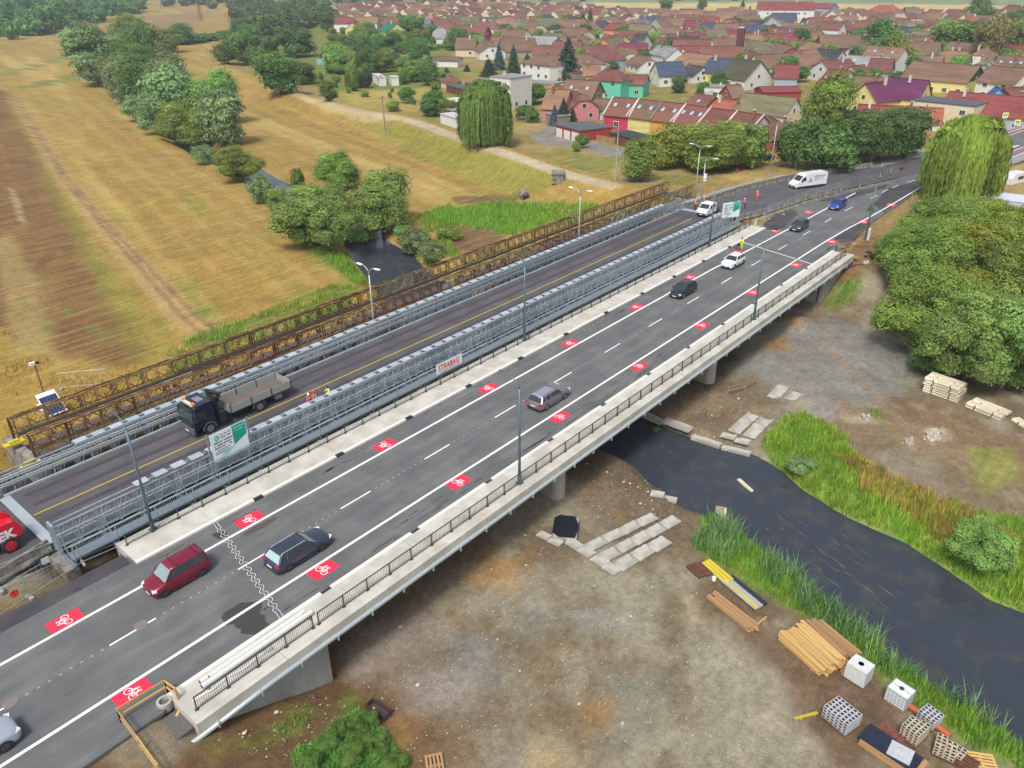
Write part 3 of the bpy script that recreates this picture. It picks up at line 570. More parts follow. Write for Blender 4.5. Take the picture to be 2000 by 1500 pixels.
# piers (walls with rounded noses), abutments, wing walls
SK = (11.24-7.96)/13.1           # joint skew
for (xc, yb) in ((37.0, -8.0), (65.6, -8.0)):
    b = MB(); n = 10; pts = []
    w_, y0, y1 = .75, -7.4, 7.4
    for i in range(n+1): t = PI+PI*i/n; pts.append((xc+y0*SK*.6+w_*math.cos(t), y0+w_*math.sin(t)))
    for i in range(n+1): t = PI*i/n; pts.append((xc+y1*SK*.6+w_*math.cos(t), y1+w_*math.sin(t)))
    b.prism(pts, -8, -1.5); deckpart(b, 'pier', M_CONP)
for xa, s in ((9.5, -1), (93.9, 1)):
    deckpart(MB().prism([(xa, -8.15), (xa+SK*15*.6, 8.2), (xa+SK*15*.6+s*1.6, 8.2), (xa+s*1.6, -8.15)], -8, -.46), 'abutment', M_CONW)
def wing(x0, x1, z0a, z0b, y, panels):
    for i in range(panels):
        a = x0+(x1-x0)*i/panels; b = x0+(x1-x0)*(i+1)/panels
        m_ = MB(); za = z0a+(z0b-z0a)*i/panels; zb = z0a+(z0b-z0a)*(i+1)/panels
        m_.extrude_y([(a+.006, za), (b-.006, zb), (b-.006, -.5), (a+.006, -.5)], y, y+.5); deckpart(m_, 'wing_wall_panel', M_CONW)
wing(.3, 9.5, -2.6, -7, -8.9, 4); wing(94.2, 103.2, -7, -2.2, -8.9, 4); wing(4.9, 9.5, -2.6, -7, 8.2, 2)
deckpart(MB().bb(.3, .62, -9.0, -6.5, -1.6, -.22), 'end_wall', M_CONW)
# bearings under the edge beams
for x in (36.4, 65.2): deckpart(MB().bb(x, x+1.6, -8.0, -7.0, -1.5, -1.2), 'bearing', M_CON)
# outer service pipe on brackets
pip = empty('service_pipe', (0, -9.5, -.6), 0, 'long bright steel service pipe slung along the outer face of the bridge', 'pipe')
MB().tube([(-1.0+6.1*i+(0 if i else 0), -0.02, -.30 if i == 0 else -.06) for i in range(18)], .16, 12).build('pipe', M_GALVL, pip, smooth=True)
for i in range(36):
    x = 1.4+i*2.82; MB().beam((x, .3, .05), (x, -.3, .05-.0), .07).beam((x, -.22, -.02), (x, -.22, -.36), .07).beam((x, -.22, -.33), (x, .16, -.33), .07).build('bracket', M_GALVL, pip)
MB().tube([(-1.0, -.02, -.3), (-2.0, -.02, -.5)], .22, 12).build('sleeve', M_BLK, pip)
MB().tube([(-2.0, -.02, -.5), (-3.2, -.02, -.95)], .2, 12).build('coupling', mat('blue_plastic', A(40, 90, 190), .4), pip)
vl = MB().tube([(-2.4, .1, -.5), (-2.4, .1, .0)], .12, 10).tube([(-2.4, .1, 0), (-2.4, .1, .05)], .22, 10); vl.build('valve', mat('valve_paint', A(170, 190, 205), .5), pip)
# --- railings: one thing per run, posts / rails / bars
post_me = MB().bb(-.035, .035, -.04, .04, 0, 1.0).bb(-.12, .12, -.1, .1, 0, .03); po = post_me.build('tmp', M_RAIL); POST = po.data; bpy.data.objects.remove(po)
bars_me = MB()
for j in range(1, 15): bars_me.bb(j*2/15-.009, j*2/15+.009, -.009, .009, .1, .95)
bo = bars_me.build('tmp', M_RAIL); BARS = bo.data; bpy.data.objects.remove(bo)
def railing(x0, n, y, label):
    r = empty('railing', (x0, y, .15), 0, label, 'railing', None)
    L_ = n*2.0
    MB().bb(-.03, L_+.03, -.035, .035, .95, 1.0).build('top_rail', M_RAIL, r); MB().bb(0, L_, -.02, .02, .08, .12).build('bottom_rail', M_RAIL, r)
    for i in range(n+1): inst('post', POST, r, (i*2, 0, 0))
    for i in range(n): inst('bar_panel', BARS, r, (i*2, 0, 0))
    return r
railing(.85, 4, -8.62, 'short dark bar railing above the near wing wall beside the white pipes')
railing(9.3, 43, -8.62, 'long dark bar railing along the outer edge of the new bridge')
railing(96.0, 3, -8.62, 'short dark bar railing at the far right corner of the new bridge')
railing(5.3, 51, 8.3, 'long dark bar railing between the new bridge and the galvanised bridge')
# --- lamps
def lamp(x, y, z, h, arms, label, m=M_LAMP, arm=2.0, rz=0.0, heads=False, grp='street lamps along the bridges'):
    t = empty('street_lamp', (x, y, z), rz, label, 'street lamp', grp)
    MB().tube([(0, 0, 0), (0, 0, h*.5), (0, 0, h)], [.13, .10, .065], 10).build('pole', m, t, smooth=True)
    MB().tube([(0, 0, 0), (0, 0, .9)], .16, 10).bb(-.28, .28, -.28, .28, 0, .04).build('base', m, t)
    for s in arms:
        pts = [(0, s*arm*(1-math.cos(a)), h+(.95)*math.sin(a)) for a in np.linspace(0, PI/2, 7)]
        MB().tube(pts, .05, 8).build('arm', M_LAMPL if heads else m, t, smooth=True)
        if heads: MB().box((0, s*(arm+.35), h+.95), (.3, .8, .09), rx=s*.05).build('lamp_head', M_WHITE, t)
    return t
lamp(7.41, 8.55, .15, 8.6, (1,), 'grey curved street lamp post on the near left end of the new bridge')
lamp(29.26, -8.55, .15, 8.6, (1,), 'tall grey curved street lamp in the right railing over the first pier')
lamp(72.3, -8.55, .15, 8.6, (1,), 'grey curved street lamp in the right railing past the second pier')
lamp(50.8, 8.55, .15, 8.6, (1,), 'grey curved street lamp behind the STRABAG banner on the left railing')
lamp(94.0, 8.55, .15, 8.6, (1,), 'grey curved street lamp on the far left end of the new bridge')
lamp(111.6, -8.2, -.2, 8.6, (1,), 'grey curved street lamp on bare ground at the far right end of the new bridge')
lamp(41.3, 22.7, -1.0, 8.2, (-1, 1), 'pale double armed street lamp behind the truss near the dark pond', M_LAMPL, 1.1, heads=True)
lamp(80.5, 22.6, -1.0, 9.0, (-1, 1), 'pale double armed street lamp in the middle of the galvanised bridge', M_LAMPL, 1.3, heads=True)
lamp(113.5, 21.6, 0, 9.2, (-1, 1), 'pale double armed street lamp at the far end of the galvanised truss', M_LAMPL, 1.3, heads=True)
lamp(144.5, 21.5, -.5, 9.8, (-1,), 'slim single armed street lamp before the dark trees', M_LAMPL, 1.3)
tl = lamp(114.0, 20.6, 0, 7.2, (-1,), 'grey mast with white control box and one short arm at the bridge end', M_LAMPL, 1.6, heads=True)
MB().bb(-.2, .2, -.5, -.1, 4.2, 5.4).build('control_box', M_WHITE, tl)
# ================================================================== PANEL TRUSS BRIDGES
def panel_mesh(L_, Hh, t=.075, kind='rhomb'):
    b = MB(); c = .05
    b.bb(0.01, L_-.01, -t/2-.02, t/2+.02, Hh-.1, Hh); b.bb(.01, L_-.01, -t/2-.02, t/2+.02, 0, .1)
    for x in (.05, L_/2, L_-.05): b.bb(x-.035, x+.035, -.03, .03, .1, Hh-.1)
    if kind == 'rhomb':
        for h in (0, 1):
            x0 = h*L_/2+.05*(1-h); x1 = x0+L_/2-.05; xm = (x0+x1)/2; zm = Hh/2
            for p, q_ in (((x0, zm), (xm, Hh-.08)), ((xm, Hh-.08), (x1, zm)), ((x1, zm), (xm, .08)), ((xm, .08), (x0, zm))): b.beam((p[0], 0, p[1]), (q_[0], 0, q_[1]), .05, .05)
    else:
        n = 4
        for i in range(n):
            x0 = .05+(L_-.1)*i/n; x1 = .05+(L_-.1)*(i+1)/n; z0, z1 = (.08, Hh-.08) if i % 2 == 0 else (Hh-.08, .08)
            b.beam((x0, 0, z0), (x1, 0, z1), .06, .06)
        b.bb(.1, L_-.1, -.02, .02, Hh/2-.03, Hh/2+.03)
    o = b.build('tmp', M_GALV); me = o.data; bpy.data.objects.remove(o); return me
def withmat(me, m): c = me.copy(); c.materials.clear(); c.materials.append(m); return c
PG = panel_mesh(3.05, 2.15, kind='zig'); PGs = [withmat(PG, M_GALV), withmat(PG, M_GALVD), withmat(PG, M_GALVL)]
PR = panel_mesh(3.05, 1.5)
RUST = [mat('rust_brown', A(140, 106, 76), .9, var=.3, scale=3, col2=A(88, 60, 46), sc2=1.2, bump=.3), mat('rust_olive', A(156, 146, 96), .9, var=.3, scale=3, col2=A(110, 94, 60), sc2=1.0, bump=.3),
        mat('rust_red', A(112, 66, 50), .9, var=.3, scale=3, col2=A(82, 48, 40), sc2=1.3, bump=.3), mat('rust_ochre', A(196, 156, 100), .9, var=.3, scale=3, col2=A(140, 104, 66), sc2=1.3, bump=.3), mat('old_zinc', A(166, 166, 156), .7, var=.25, scale=3)]
PRs = [withmat(PR, m) for m in RUST]
RB = random.Random(3)
ZB = .30
gb = empty('truss_bridge', (2, 16.8, -.2), 0, 'bright galvanised steel truss bridge carrying the temporary road', 'bridge')
def gpart(mb, name, m, root=gb, smooth=False):
    o = mb.build(name, m, None, smooth=smooth); o.parent = root; o.matrix_parent_inverse = Matrix.Translation(-Vector(root.location)); return o
def gin(name, me, loc, root=gb, rot=(0, 0, 0)):
    o = inst(name, me, root, loc, rot); o.matrix_parent_inverse = Matrix.Translation(-Vector(root.location)); return o
nP = 35; X0 = 1.9
def yR(x): return 11.55
for row, y in enumerate((11.35, 11.95, 21.75, 22.35)):
    zb = .05 if y < 15 else -.35
    for i in range(nP): gin('truss_panel', PGs[0 if RB.random() < .7 else RB.choice((1, 2))], (X0+3.05*i, y, zb))
# top chord reinforcement tubes, bracing plates between the twin trusses
for y in (11.35, 11.95, 21.75, 22.35):
    zt = 2.26 if y < 15 else 1.86
    i0 = X0+(3.05*4 if y < 15 else 6.1); gpart(MB().bb(i0, X0+3.05*nP-6, y-.06, y+.06, zt, zt+.16), 'top_chord', M_GALVL)
plate = MB().bb(-.52, .52, -.36, .36, 0, .035).build('tmp', M_GALVL); PLATE = plate.data; bpy.data.objects.remove(plate); PLATE2 = withmat(PLATE, mat('plate_zinc', A(202, 212, 218), .45, metal=.3, var=.08))
for yc, zt in ((11.65, 2.43), (22.05, 2.03)):
    for i in range(4, 2*nP-3): gin('bracing_plate', PLATE if i % 2 else PLATE2, (X0+1.52*i+.6, yc, zt))
    for x in (X0, X0+3.05*nP): gpart(MB().beam((x, yc-.4, zt-.15), (x, yc-.4, zt-2.5), .14).beam((x, yc+.4, zt-.15), (x, yc+.4, zt-2.5), .14).beam((x, yc-.45, zt-.1), (x, yc+.45, zt-.1), .16), 'end_frame', M_GALV)
# raker struts outside the right truss and cross girders
for i in range(0, nP, 1):
    x = X0+3.05*i+.3; gpart(MB().beam((x, 11.3, 1.9), (x, 10.75, -.1), .07), 'raker', M_GALV)
for i in range(0, nP*2, 2): gpart(MB().bb(X0+1.52*i, X0+1.52*i+.2, 9.3, 22.6, -.55, -.1), 'cross_girder', M_GALVD)
# deck: panels with joints, kerbs
for i in range(18):
    x0 = X0+.1+5.92*i; gpart(MB().bb(x0, x0+5.90, 12.5, 21.1, -.1, ZB), 'deck_panel', M_ASPT)
gpart(MB().bb(X0, X0+106.7, 21.1, 21.3, -.1, ZB+.16), 'kerb_beam', M_GALVL); gpart(MB().bb(X0, X0+106.7, 12.3, 12.5, -.1, ZB+.16), 'kerb_beam', M_GALV)
gpart(MB().bb(X0-.4, X0+.35, 12.5, 21.1, ZB-.02, ZB+.03), 'ramp_plate', M_GALVL); gpart(MB().bb(X0+106.3, X0+107.4, 12.5, 21.1, ZB-.02, ZB+.04), 'ramp_plate', M_GALVL)
strip('yellow_line', [(X0+.5, 16.95), (60, 16.9), (104.5, 17.2)], .14, M_YEL, z=ZB+.012); strip('yellow_line', [(-12, 16.9), (.8, 16.95)], .14, M_YEL, z=.112)
# darker wheel tracks worn in the deck
wt = mat('wheel_track', A(74, 68, 74), .8, var=.2, scale=.6, stretch=(.2, 1, 1))
for y in (14.0, 15.7, 18.3, 20.1):
    strip('wheel_track', [(X0+1, y), (106, y)], .55, wt, z=ZB+.006)
# guard tubes on the far side (two pairs)
gd = empty('guard_rail', (1.6, 21.4, ZB), 0, 'four bright tubular guard rails in front of the far galvanised truss', 'guard rail')
for z in (.78, .95, 1.28, 1.45): MB().tube([(-.8, .35, z-.25), (-.3, .05, z-.03), (.4, 0, z), (107.0, 0, z)], .065, 8).build('rail_tube', M_GALVL, gd, smooth=True)
for i in range(36): MB().bb(3.05*i+1.2, 3.05*i+1.32, .05, .17, -.05, 1.5).build('post', M_GALV, gd)
# walkway on the near side with two bar fences
barg = MB()
for j in range(20): barg.bb(j*.15+.06, j*.15+.085, -.012, .012, .1, 1.08)
bo = barg.build('tmp', M_GALV); BG = bo.data; bpy.data.objects.remove(bo)
def gfence(x0, n, y, z, label, h=1.1, post_h=1.1):
    r = empty('railing', (x0, y, z), 0, label, 'railing')
    MB().tube([(0, 0, h), (3.05*n, 0, h)], .035, 8).build('top_rail', M_GALVL, r); MB().bb(0, 3.05*n, -.02, .02, .06, .1).build('bottom_rail', M_GALVL, r)
    for i in range(n): inst('bar_panel', BG, r, (3.05*i, 0, 0))
    for i in range(n+1): MB().bb(3.05*i-.03, 3.05*i+.03, -.03, .03, -.35, post_h).build('post', M_GALV, r)
    return r
gfence(2.2, 34, 9.55, .2, 'outer galvanised bar railing of the walkway facing the new bridge')
gfence(1.9, 34, 10.75, .75, 'inner galvanised bar railing standing against the near truss')
gpart(MB().bb(X0+.2, X0+104, 9.6, 10.7, .05, .14), 'walkway_deck', M_GALVD)
# ---- rusty old truss bridge
rb = empty('truss_bridge', (6.2, 28.5, -.5), 0, 'old rusty brown panel truss bridge at the meadow side', 'bridge')
def yo(x): return 31.0-.010*(x-6)
def yi(x): return 26.7-.015*(x-6)
nR = 37; last = {}
def rpick(k):
    if RB.random() < .55 and k in last: return last[k]
    last[k] = PRs[RB.choices((0, 1, 2, 3, 4), (4, 5, 2.4, 3.4, 1.1))[0]]; return last[k]
TOP = MB().bb(0.02, 3.03, -.05, .05, 0, .09).build('tmp', M_GALV); TP = TOP.data; bpy.data.objects.remove(TOP); TPs = [withmat(TP, m) for m in RUST]
fr = MB()
for s in (0, 1): fr.beam((.0, -.25, 0), (.35, .25, 0), .05).beam((.35, .25, 0), (.7, -.25, 0), .05).beam((.7, -.25, 0), (1.05, .25, 0), .05)
fo = fr.build('tmp', RUST[3]); FRM = fo.data; bpy.data.objects.remove(fo)
for i in range(nR):
    x = 6.2+3.05*i; a = -.012
    for fy, z, dy, nm in ((yo, .3, -.22, 'o1'), (yo, .3, .22, 'o2'), (yi, .3, -.22, 'i1'), (yi, .3, .22, 'i2'), (yi, -1.22, -.22, 'l1'), (yi, -1.22, .22, 'l2')):
        gin('truss_panel', rpick(nm), (x, fy(x)+dy, z), rb, (0, 0, a))
    for fy in (yo, yi):
        for dy in (-.22, .22): gin('top_chord', TPs[RB.choices((0, 1, 2, 3, 4), (4, 5, 3, 4, .5))[0]], (x, fy(x)+dy, 1.80), rb, (0, 0, a))
        gin('mid_chord', TPs[RB.choices((0, 1, 2, 3), (4, 5, 3, 1))[0]], (x, fy(x)-.22, .22), rb, (0, 0, a))
        gin('bracing_frame', FRM, (x+.9, fy(x), 1.92), rb)
        gpart(MB().bb(x-.05, x+.05, fy(x)-.27, fy(x)-.17, -.9, 1.8).bb(x-.05, x+.05, fy(x)+.17, fy(x)+.27, -.9, 1.8).bb(x+.25, x+.33, fy(x)-.27, fy(x)-.19, -.9, 1.8), 'post_pair', RUST[RB.choice((0, 1, 2))], rb)
for k in range(38):
    x = 6.2+3.02*k; gpart(MB().bb(x, x+.28, yi(x)-.6, yo(x)+.5, -1.4, -1.06), 'cross_girder', RUST[2], rb)
odk = mat('old_deck_plate', A(98, 86, 84), .9, var=.25, scale=1.4, bump=.3)
for k in range(37):
    x = 6.25+3.02*k; gpart(MB().bb(x, x+2.98, yi(x)-.15, yo(x)-.45, -1.05, -.98), 'deck_plate', odk, rb)
for k in range(12):
    x = 6.4+9.2*k; gpart(MB().tube([(x, yo(x)-.5, .24), (x+9.15, yo(x+9)-.5, .24)], .15, 8), 'service_main', mat('black_pipe', A(58, 60, 54), .7, var=.2), rb)
gpart(MB().bb(5.6, 6.4, 24, 32.5, -3, -.5), 'abutment', M_OLDC, rb); gpart(MB().bb(119, 120, 22.5, 32, -4, -.3), 'abutment', M_OLDC, rb)
gpart(MB().bb(1.3, 2.2, 9.3, 23.2, -3.5, -.3), 'abutment', M_OLDC); gpart(MB().bb(108.8, 109.8, 9.3, 23.4, -4.5, -.2), 'abutment', M_OLDC)
for px, py, l in ((30, 865, 'yellow painted steel block at the near end of the outer rusty truss'), (62, 905, 'ochre steel block at the foot of the inner rusty truss')):
    x, y = G(px, py, 0); o = MB().bb(-.9, .7, -.35, .35, 0, .22).bb(-.5, .3, -.2, .2, .22, .4).build('bearing_block', mat('faded_yellow', A(206, 190, 60), .7, var=.3), None); o.location = (x, y, -.1); tag(o, l, 'steel block')
# pontoon supports hidden below the spans
for x in (38, 68): gpart(MB().bb(x, x+1.2, 10.8, 22.8, -8, -.6), 'pier', M_OLDC)
for x in (42, 78): gpart(MB().bb(x, x+1.2, 25.4, 31.6, -8, -1.3), 'pier', M_OLDC, rb)
# ---- concrete barriers (new-jersey) along the temporary road
ORD = ['first', 'second', 'third', 'fourth', 'fifth', 'sixth', 'seventh', 'eighth', 'ninth', 'tenth', 'eleventh', 'twelfth', 'thirteenth', 'fourteenth', 'fifteenth', 'sixteenth', 'seventeenth', 'eighteenth']
def barrier_run(pts, L_=4.0, h=.85, grp='', label=''):
    P = [Vector((*p, 0)) for p in pts]; tot = [0]
    for a, b in zip(P[:-1], P[1:]): tot.append(tot[-1]+(b-a).length)
    n = max(1, int(tot[-1]/L_)); 
    def at_(t):
        for k in range(len(P)-1):
            if t <= tot[k+1]+1e-6: return P[k].lerp(P[k+1], (t-tot[k])/(tot[k+1]-tot[k]))
        return P[-1]
    pr = [(-.3, 0), (.3, 0), (.3, .12), (.14, .35), (.09, h), (-.09, h), (-.14, .35), (-.3, .12)]
    b = MB(); vs = [(x_, y_, z_) for x_ in (.01, tot[-1]/n-.01) for y_, z_ in pr]; m = len(pr)
    b.add(vs, [tuple(range(m)), tuple(range(m, 2*m))[::-1]]+[(i, m+i, m+(i+1) % m, (i+1) % m) for i in range(m)][::1]); o = b.build('tmp', M_OLDC, fixn=True); me = o.data; bpy.data.objects.remove(o)
    for i in range(n):
        a = at_(tot[-1]*i/n); c = at_(tot[-1]*(i+1)/n); r = inst('concrete_barrier', me, None, (a.x, a.y, 0.02), (0, 0, math.atan2(c.y-a.y, c.x-a.x)))
        tag(r, (label[i] if i < len(label)-1 else (ORD[i]+' '+label[-1])), 'barrier', grp)
barrier_run([(109.5, 21.7), (114.7, 20.7), (127.4, 19.5), (142.1, 15.9), (154.7, 10.5), (162, 7.4)], 4, .95, 'grey barriers along the outside of the curved temporary road', ['grey barrier at the end of the galvanised guard rails', 'barrier from the truss in the outer row along the temporary road'])
barrier_run([(109, 11.4), (114, 9.9), (126.6, 8.3), (138.8, 5.3)], 4, .85, 'grey barriers along the inside of the curved temporary road', ['concrete barrier beside the green and white banner at the truss end', 'barrier from the truss in the inner row along the temporary road'])
barrier_run([(-14, 8.7), (1.6, 12.3)], 4, .9, 'stained barriers leading to the near truss end', ['stained barrier in the row leading up to the near truss end'])
# ---- signs and banners
def text_obj(s, size, m, name='lettering', parent=None, loc=(0, 0, 0), rot=(0, 0, 0), align='LEFT', ext=.004, bold=0.0, shear=0, sx=1):
    c = bpy.data.curves.new(name, 'FONT'); c.body = s; c.size = size; c.extrude = ext; c.align_x = align; c.offset = bold; c.shear = shear; c.resolution_u = 2
    o = bpy.data.objects.new(name, c); COL.objects.link(o); dg = bpy.context.evaluated_depsgraph_get(); dg.update()
    me = bpy.data.meshes.new_from_object(o.evaluated_get(dg)); bpy.data.objects.remove(o); me.materials.clear(); me.materials.append(m)
    return inst(name, me, parent, loc, rot, (sx, 1, 1))
M_TXRED = mat('banner_red', (.62, .05, .04), .6, var=.05); M_TXD = mat('print_dark', A(80, 92, 92), .7, var=.05); M_TEAL = mat('print_teal', (.0, .30, .20), .5, var=.08); M_TEALL = mat('print_pale_teal', (.2, .62, .55), .5, var=.05); M_GRN = mat('print_green', (.03, .40, .14), .5, var=.08)
M_BAN = mat('banner_white', A(226, 230, 236, 1.1), .6, var=.05); M_REDW = mat('print_red', (.6, .02, .03), .5)
bn = empty('banner', (37.9, 9.42, .55), 0, 'white banner with red STRABAG lettering on the outer walkway railing', 'banner')
MB().bb(0, 3.75, -.02, .0, 0, 1.12).build('sheet', M_BAN, bn)
text_obj('STRABAG', .82, M_TXRED, parent=bn, loc=(.28, -.03, .36), rot=(PI/2, 0, 0), bold=.018, sx=.86)
def print_line(w, h, m, parent, loc, seed, back=False):
    "one line of print too small to read in the photograph: a row of letter sized strokes"
    R_ = random.Random(seed); b = MB(); x = 0; s = -1 if back else 1
    while x < w:
        l = R_.uniform(.35, .8)*h
        if R_.random() > .16: b.box((s*(x+l/2), 0, R_.uniform(-.03, .03)*h+h/2), (l*.8, .006, h*R_.uniform(.55, .95)))
        x += l
    o = b.build('print_line', m, parent); o.location = loc; tag(o, kind='stuff'); return o
print_line(2.9, .09, M_TXD, bn, (.35, -.03, .14), 4)
def info_sign(x, y, z, w, h, label, rz=0.0):
    t = empty('info_board', (x, y, z), rz, label, 'sign')
    MB().bb(0, w, -.02, .02, 0, h).build('board', M_BAN, t)
    # teal field with a slanting foot and toothed edge
    b = MB(); f = -.026
    b.face([(w*.60, f, h*.30), (w*.98, f, h*.52), (w*.98, f, h*.99), (w*.60, f, h*.99)]).build('teal_field', M_TEAL, t)
    MB().face([(w*.01, f, .02), (w*.28, f, .02), (w*.62, f, h*.30), (w*.40, f, h*.26), (w*.12, f, h*.03)]).build('pale_sweep', M_TEALL, t)
    c = (w*.17, h*.80); MB().face([(c[0]+.26*math.cos(PI/6+PI/3*i), f-.002, c[1]+.26*math.sin(PI/6+PI/3*i)) for i in range(6)]).build('hexagon_mark', M_GRN, t)
    text_obj('Sk', .24, M_BAN, parent=t, loc=(c[0]-.14, f-.004, c[1]-.08), rot=(PI/2, 0, 0), bold=.01)
    for i, (wl_2, sz, zz_) in enumerate(((.30, .13, .86), (.26, .15, .76), (.50, .17, .63), (.48, .15, .53), (.46, .15, .44), (.42, .09, .36), (.40, .09, .30), (.30, .09, .24))):
        print_line(w*wl_2, sz, M_TXD, t, (w*.07 if i > 1 else w*.27, f-.002, h*zz_-.04), 10+i)
    print_line(w*.30, .16, M_TEALL, t, (w*.63, f-.004, h*.86), 30); print_line(w*.24, .14, M_TEALL, t, (w*.66, f-.004, h*.76), 31)
    for dx in (-.25, w+.12): MB().bb(dx, dx+.14, .02, .1, -.5, h+.12).build('frame_post', M_GALVD, t)
    return t
info_sign(14.2, 10.9, 1.55, 3.3, 2.55, 'white and teal project information board on the near end of the truss', .02)
info_sign(103.0, 11.3, 1.75, 3.2, 2.4, 'white and teal project information board at the far end of the truss', -.5)
# ---- mesh site fences
MESHM = bpy.data.materials.new('fence_mesh'); MESHM.use_nodes = True
def mesh_panel(L_=3.4, h=1.95, m=M_GALV, nv=12, nh=5, foot=True):
    b = MB(); b.tube([(0, 0, .12), (0, 0, h)], .02, 5); b.tube([(L_, 0, .12), (L_, 0, h)], .02, 5); b.tube([(0, 0, h), (L_, 0, h)], .02, 5); b.tube([(0, 0, .2), (L_, 0, .2)], .02, 5)
    for i in range(1, nv): b.bb(L_*i/nv-.004, L_*i/nv+.004, -.004, .004, .2, h)
    for i in range(1, nh): z = .2+(h-.2)*i/nh; b.bb(0, L_, -.005, .005, z-.005, z+.005)
    o = b.build('tmp', m); me = o.data; bpy.data.objects.remove(o); return me
MP = mesh_panel(); FOOT = MB().bb(-.35, .35, -.12, .12, 0, .13).build('tmp', mat('foot_block', A(168, 166, 162), .9, var=.2)); FT = FOOT.data; bpy.data.objects.remove(FOOT)
def mesh_fence(pts, z, grp, label, L_=3.4, me=MP, mtilt=0.0):
    P = [Vector((*p, 0)) for p in pts]; cnt = 0
    for a, b in zip(P[:-1], P[1:]):
        n = max(1, round((b-a).length/L_)); d = (b-a)/n; rz = math.atan2(d.y, d.x)
        for i in range(n):
            p = a+d*i; t = inst('mesh_fence_panel', me, None, (p.x, p.y, z), (mtilt, 0, rz), ((d.length-.06)/L_, 1, 1)); tag(t, ORD[min(cnt, 17)]+' '+label+(' from the near end' if grp else ''), 'fence panel', grp); cnt += 1
            inst('foot_block', FT, t, (0, 0, 0), (0, 0, PI/2))
mesh_fence([(-16, 6.4), (-5, 7.6), (-1.4, 8.2), (2.4, 8.9), (4.7, 8.6)], 0, 'mesh fences beside the fresh asphalt on the near side', 'mesh fence panel beside the fresh asphalt strip')
mesh_fence([(-14, 8.4), (-2.4, 10.4), (1.6, 10.2)], 0, 'mesh fences behind the gravel strip on the near side', 'mesh fence panel before the stained barriers')
mesh_fence([(108.6, 7.0), (114.5, 8.6), (126.5, 7.2), (139.5, 4.4)], .0, 'mesh fences inside the curved temporary road', 'mesh fence panel between temporary and new road')
mesh_fence([(108.4, 9.4), (113, 7.8), (121, 6.2)], .0, 'mesh fences beside the dark asphalt wedge', 'mesh fence panel over the dark asphalt wedge')
TALL = mesh_panel(4.2, 2.2, mat('green_grey_fence', A(140, 146, 130), .6, var=.1), 14, 3)
mesh_fence([(108, 25.2), (115, 24.2), (128, 22.9), (143, 19.4), (155.6, 13.8), (164, 10)], .02, 'tall fence panels behind the footpath', 'tall mesh panel between footpath and trees', 4.2, TALL)
wf = mat('white_tarp', A(230, 232, 236), .6)
x, y = G(89, 1096, .6); o = MB().bb(-.25, .25, -.02, .02, 0, .5).build('notice_sheet', wf); o.location = (x, y, .4); tag(o, 'small white notice sheet on the near mesh fence', 'notice')
x, y = G(29, 1162, .6); o = MB().tube([(0, 0, 0), (0, .05, 0)], .28, 14).build('round_sign', M_REDW); o.location = (x, y, .7); tag(o, 'small round red sign hung on the near mesh fence', 'sign')
x, y = G(1439, 342, 1.2); t = empty('warning_sign', (x, y, 1.1), .2, 'red warning panel with pale foot on the tall fence', 'sign'); MB().bb(-.45, .45, -.03, .03, .35, 1.3).build('panel', mat('orange_red', (.6, .07, .03), .6), t); MB().bb(-.45, .45, -.03, .03, 0, .33).build('lower_panel', wf, t)
x, y = G(1476, 438, .4); o = MB().bb(-.35, .35, -.04, .04, 0, 1.2).build('notice_sheet', wf); o.location = (x, y, .1); tag(o, 'white notice sheet on the railing end past the truss', 'notice')
# ================================================================== VEHICLES
def paint(name, c, r=.28): return mat(name, c, r, metal=.25, var=.03, coat=.6)
M_GLASS = mat('dark_glass', (.025, .035, .042), .08, var=.05, spec=.8)
M_SCREEN = mat('screen_glass', A(140, 158, 166), .12, var=.1, spec=.8)
M_TYRE = mat('tyre', (.02, .02, .022), .85, var=.15); M_RIM = mat('rim', A(168, 172, 178), .35, metal=.6, var=.1); M_RIMD = mat('dark_rim', A(90, 92, 98), .4, metal=.6)
M_HL = mat('headlight', A(236, 240, 244), .15, var=.05); M_TL = mat('tail_light', (.45, .015, .03), .25); M_PL = mat('number_plate', A(236, 236, 232), .5); M_BUMP = mat('plastic_trim', (.03, .03, .033), .6)
def wheel_mesh(r, w, rim, rr=.64):
    t = MB(); n = 20
    t.tube([(0, -w/2, 0), (0, -w/2+.03, 0), (0, w/2-.03, 0), (0, w/2, 0)], [r*.93, r, r, r*.93], n); o = t.build('tmp', M_TYRE, smooth=False); a = o.data; bpy.data.objects.remove(o)
    t = MB(); t.tube([(0, -w/2-.006, 0), (0, w/2+.006, 0)], r*rr, n)
    for i in range(5): an = 2*PI*i/5; 
    o = t.build('tmp', rim); b = o.data; bpy.data.objects.remove(o)
    t = MB()
    for sgn in (-1, 1):
        for i in range(5):
            an = 2*PI*i/5+.3; t.beam((.1*math.cos(an), sgn*(w/2+.008), .1*math.sin(an)), (r*rr*.92*math.cos(an+.5), sgn*(w/2+.008), r*rr*.92*math.sin(an+.5)), .045, .012)
    o = t.build('tmp', M_TYRE); c = o.data; bpy.data.objects.remove(o)
    return a, b, c
WH = {}
def wheel(parent, x, y, r=.33, w=.22, rim=None):
    k = (round(r, 3), round(w, 3), rim.name if rim else '')
    if k not in WH: WH[k] = wheel_mesh(r, w, rim or M_RIM)
    a, b, c = WH[k]; o = inst('wheel', a, parent, (x, y, r)); inst('rim', b, o); inst('spokes', c, o); return o
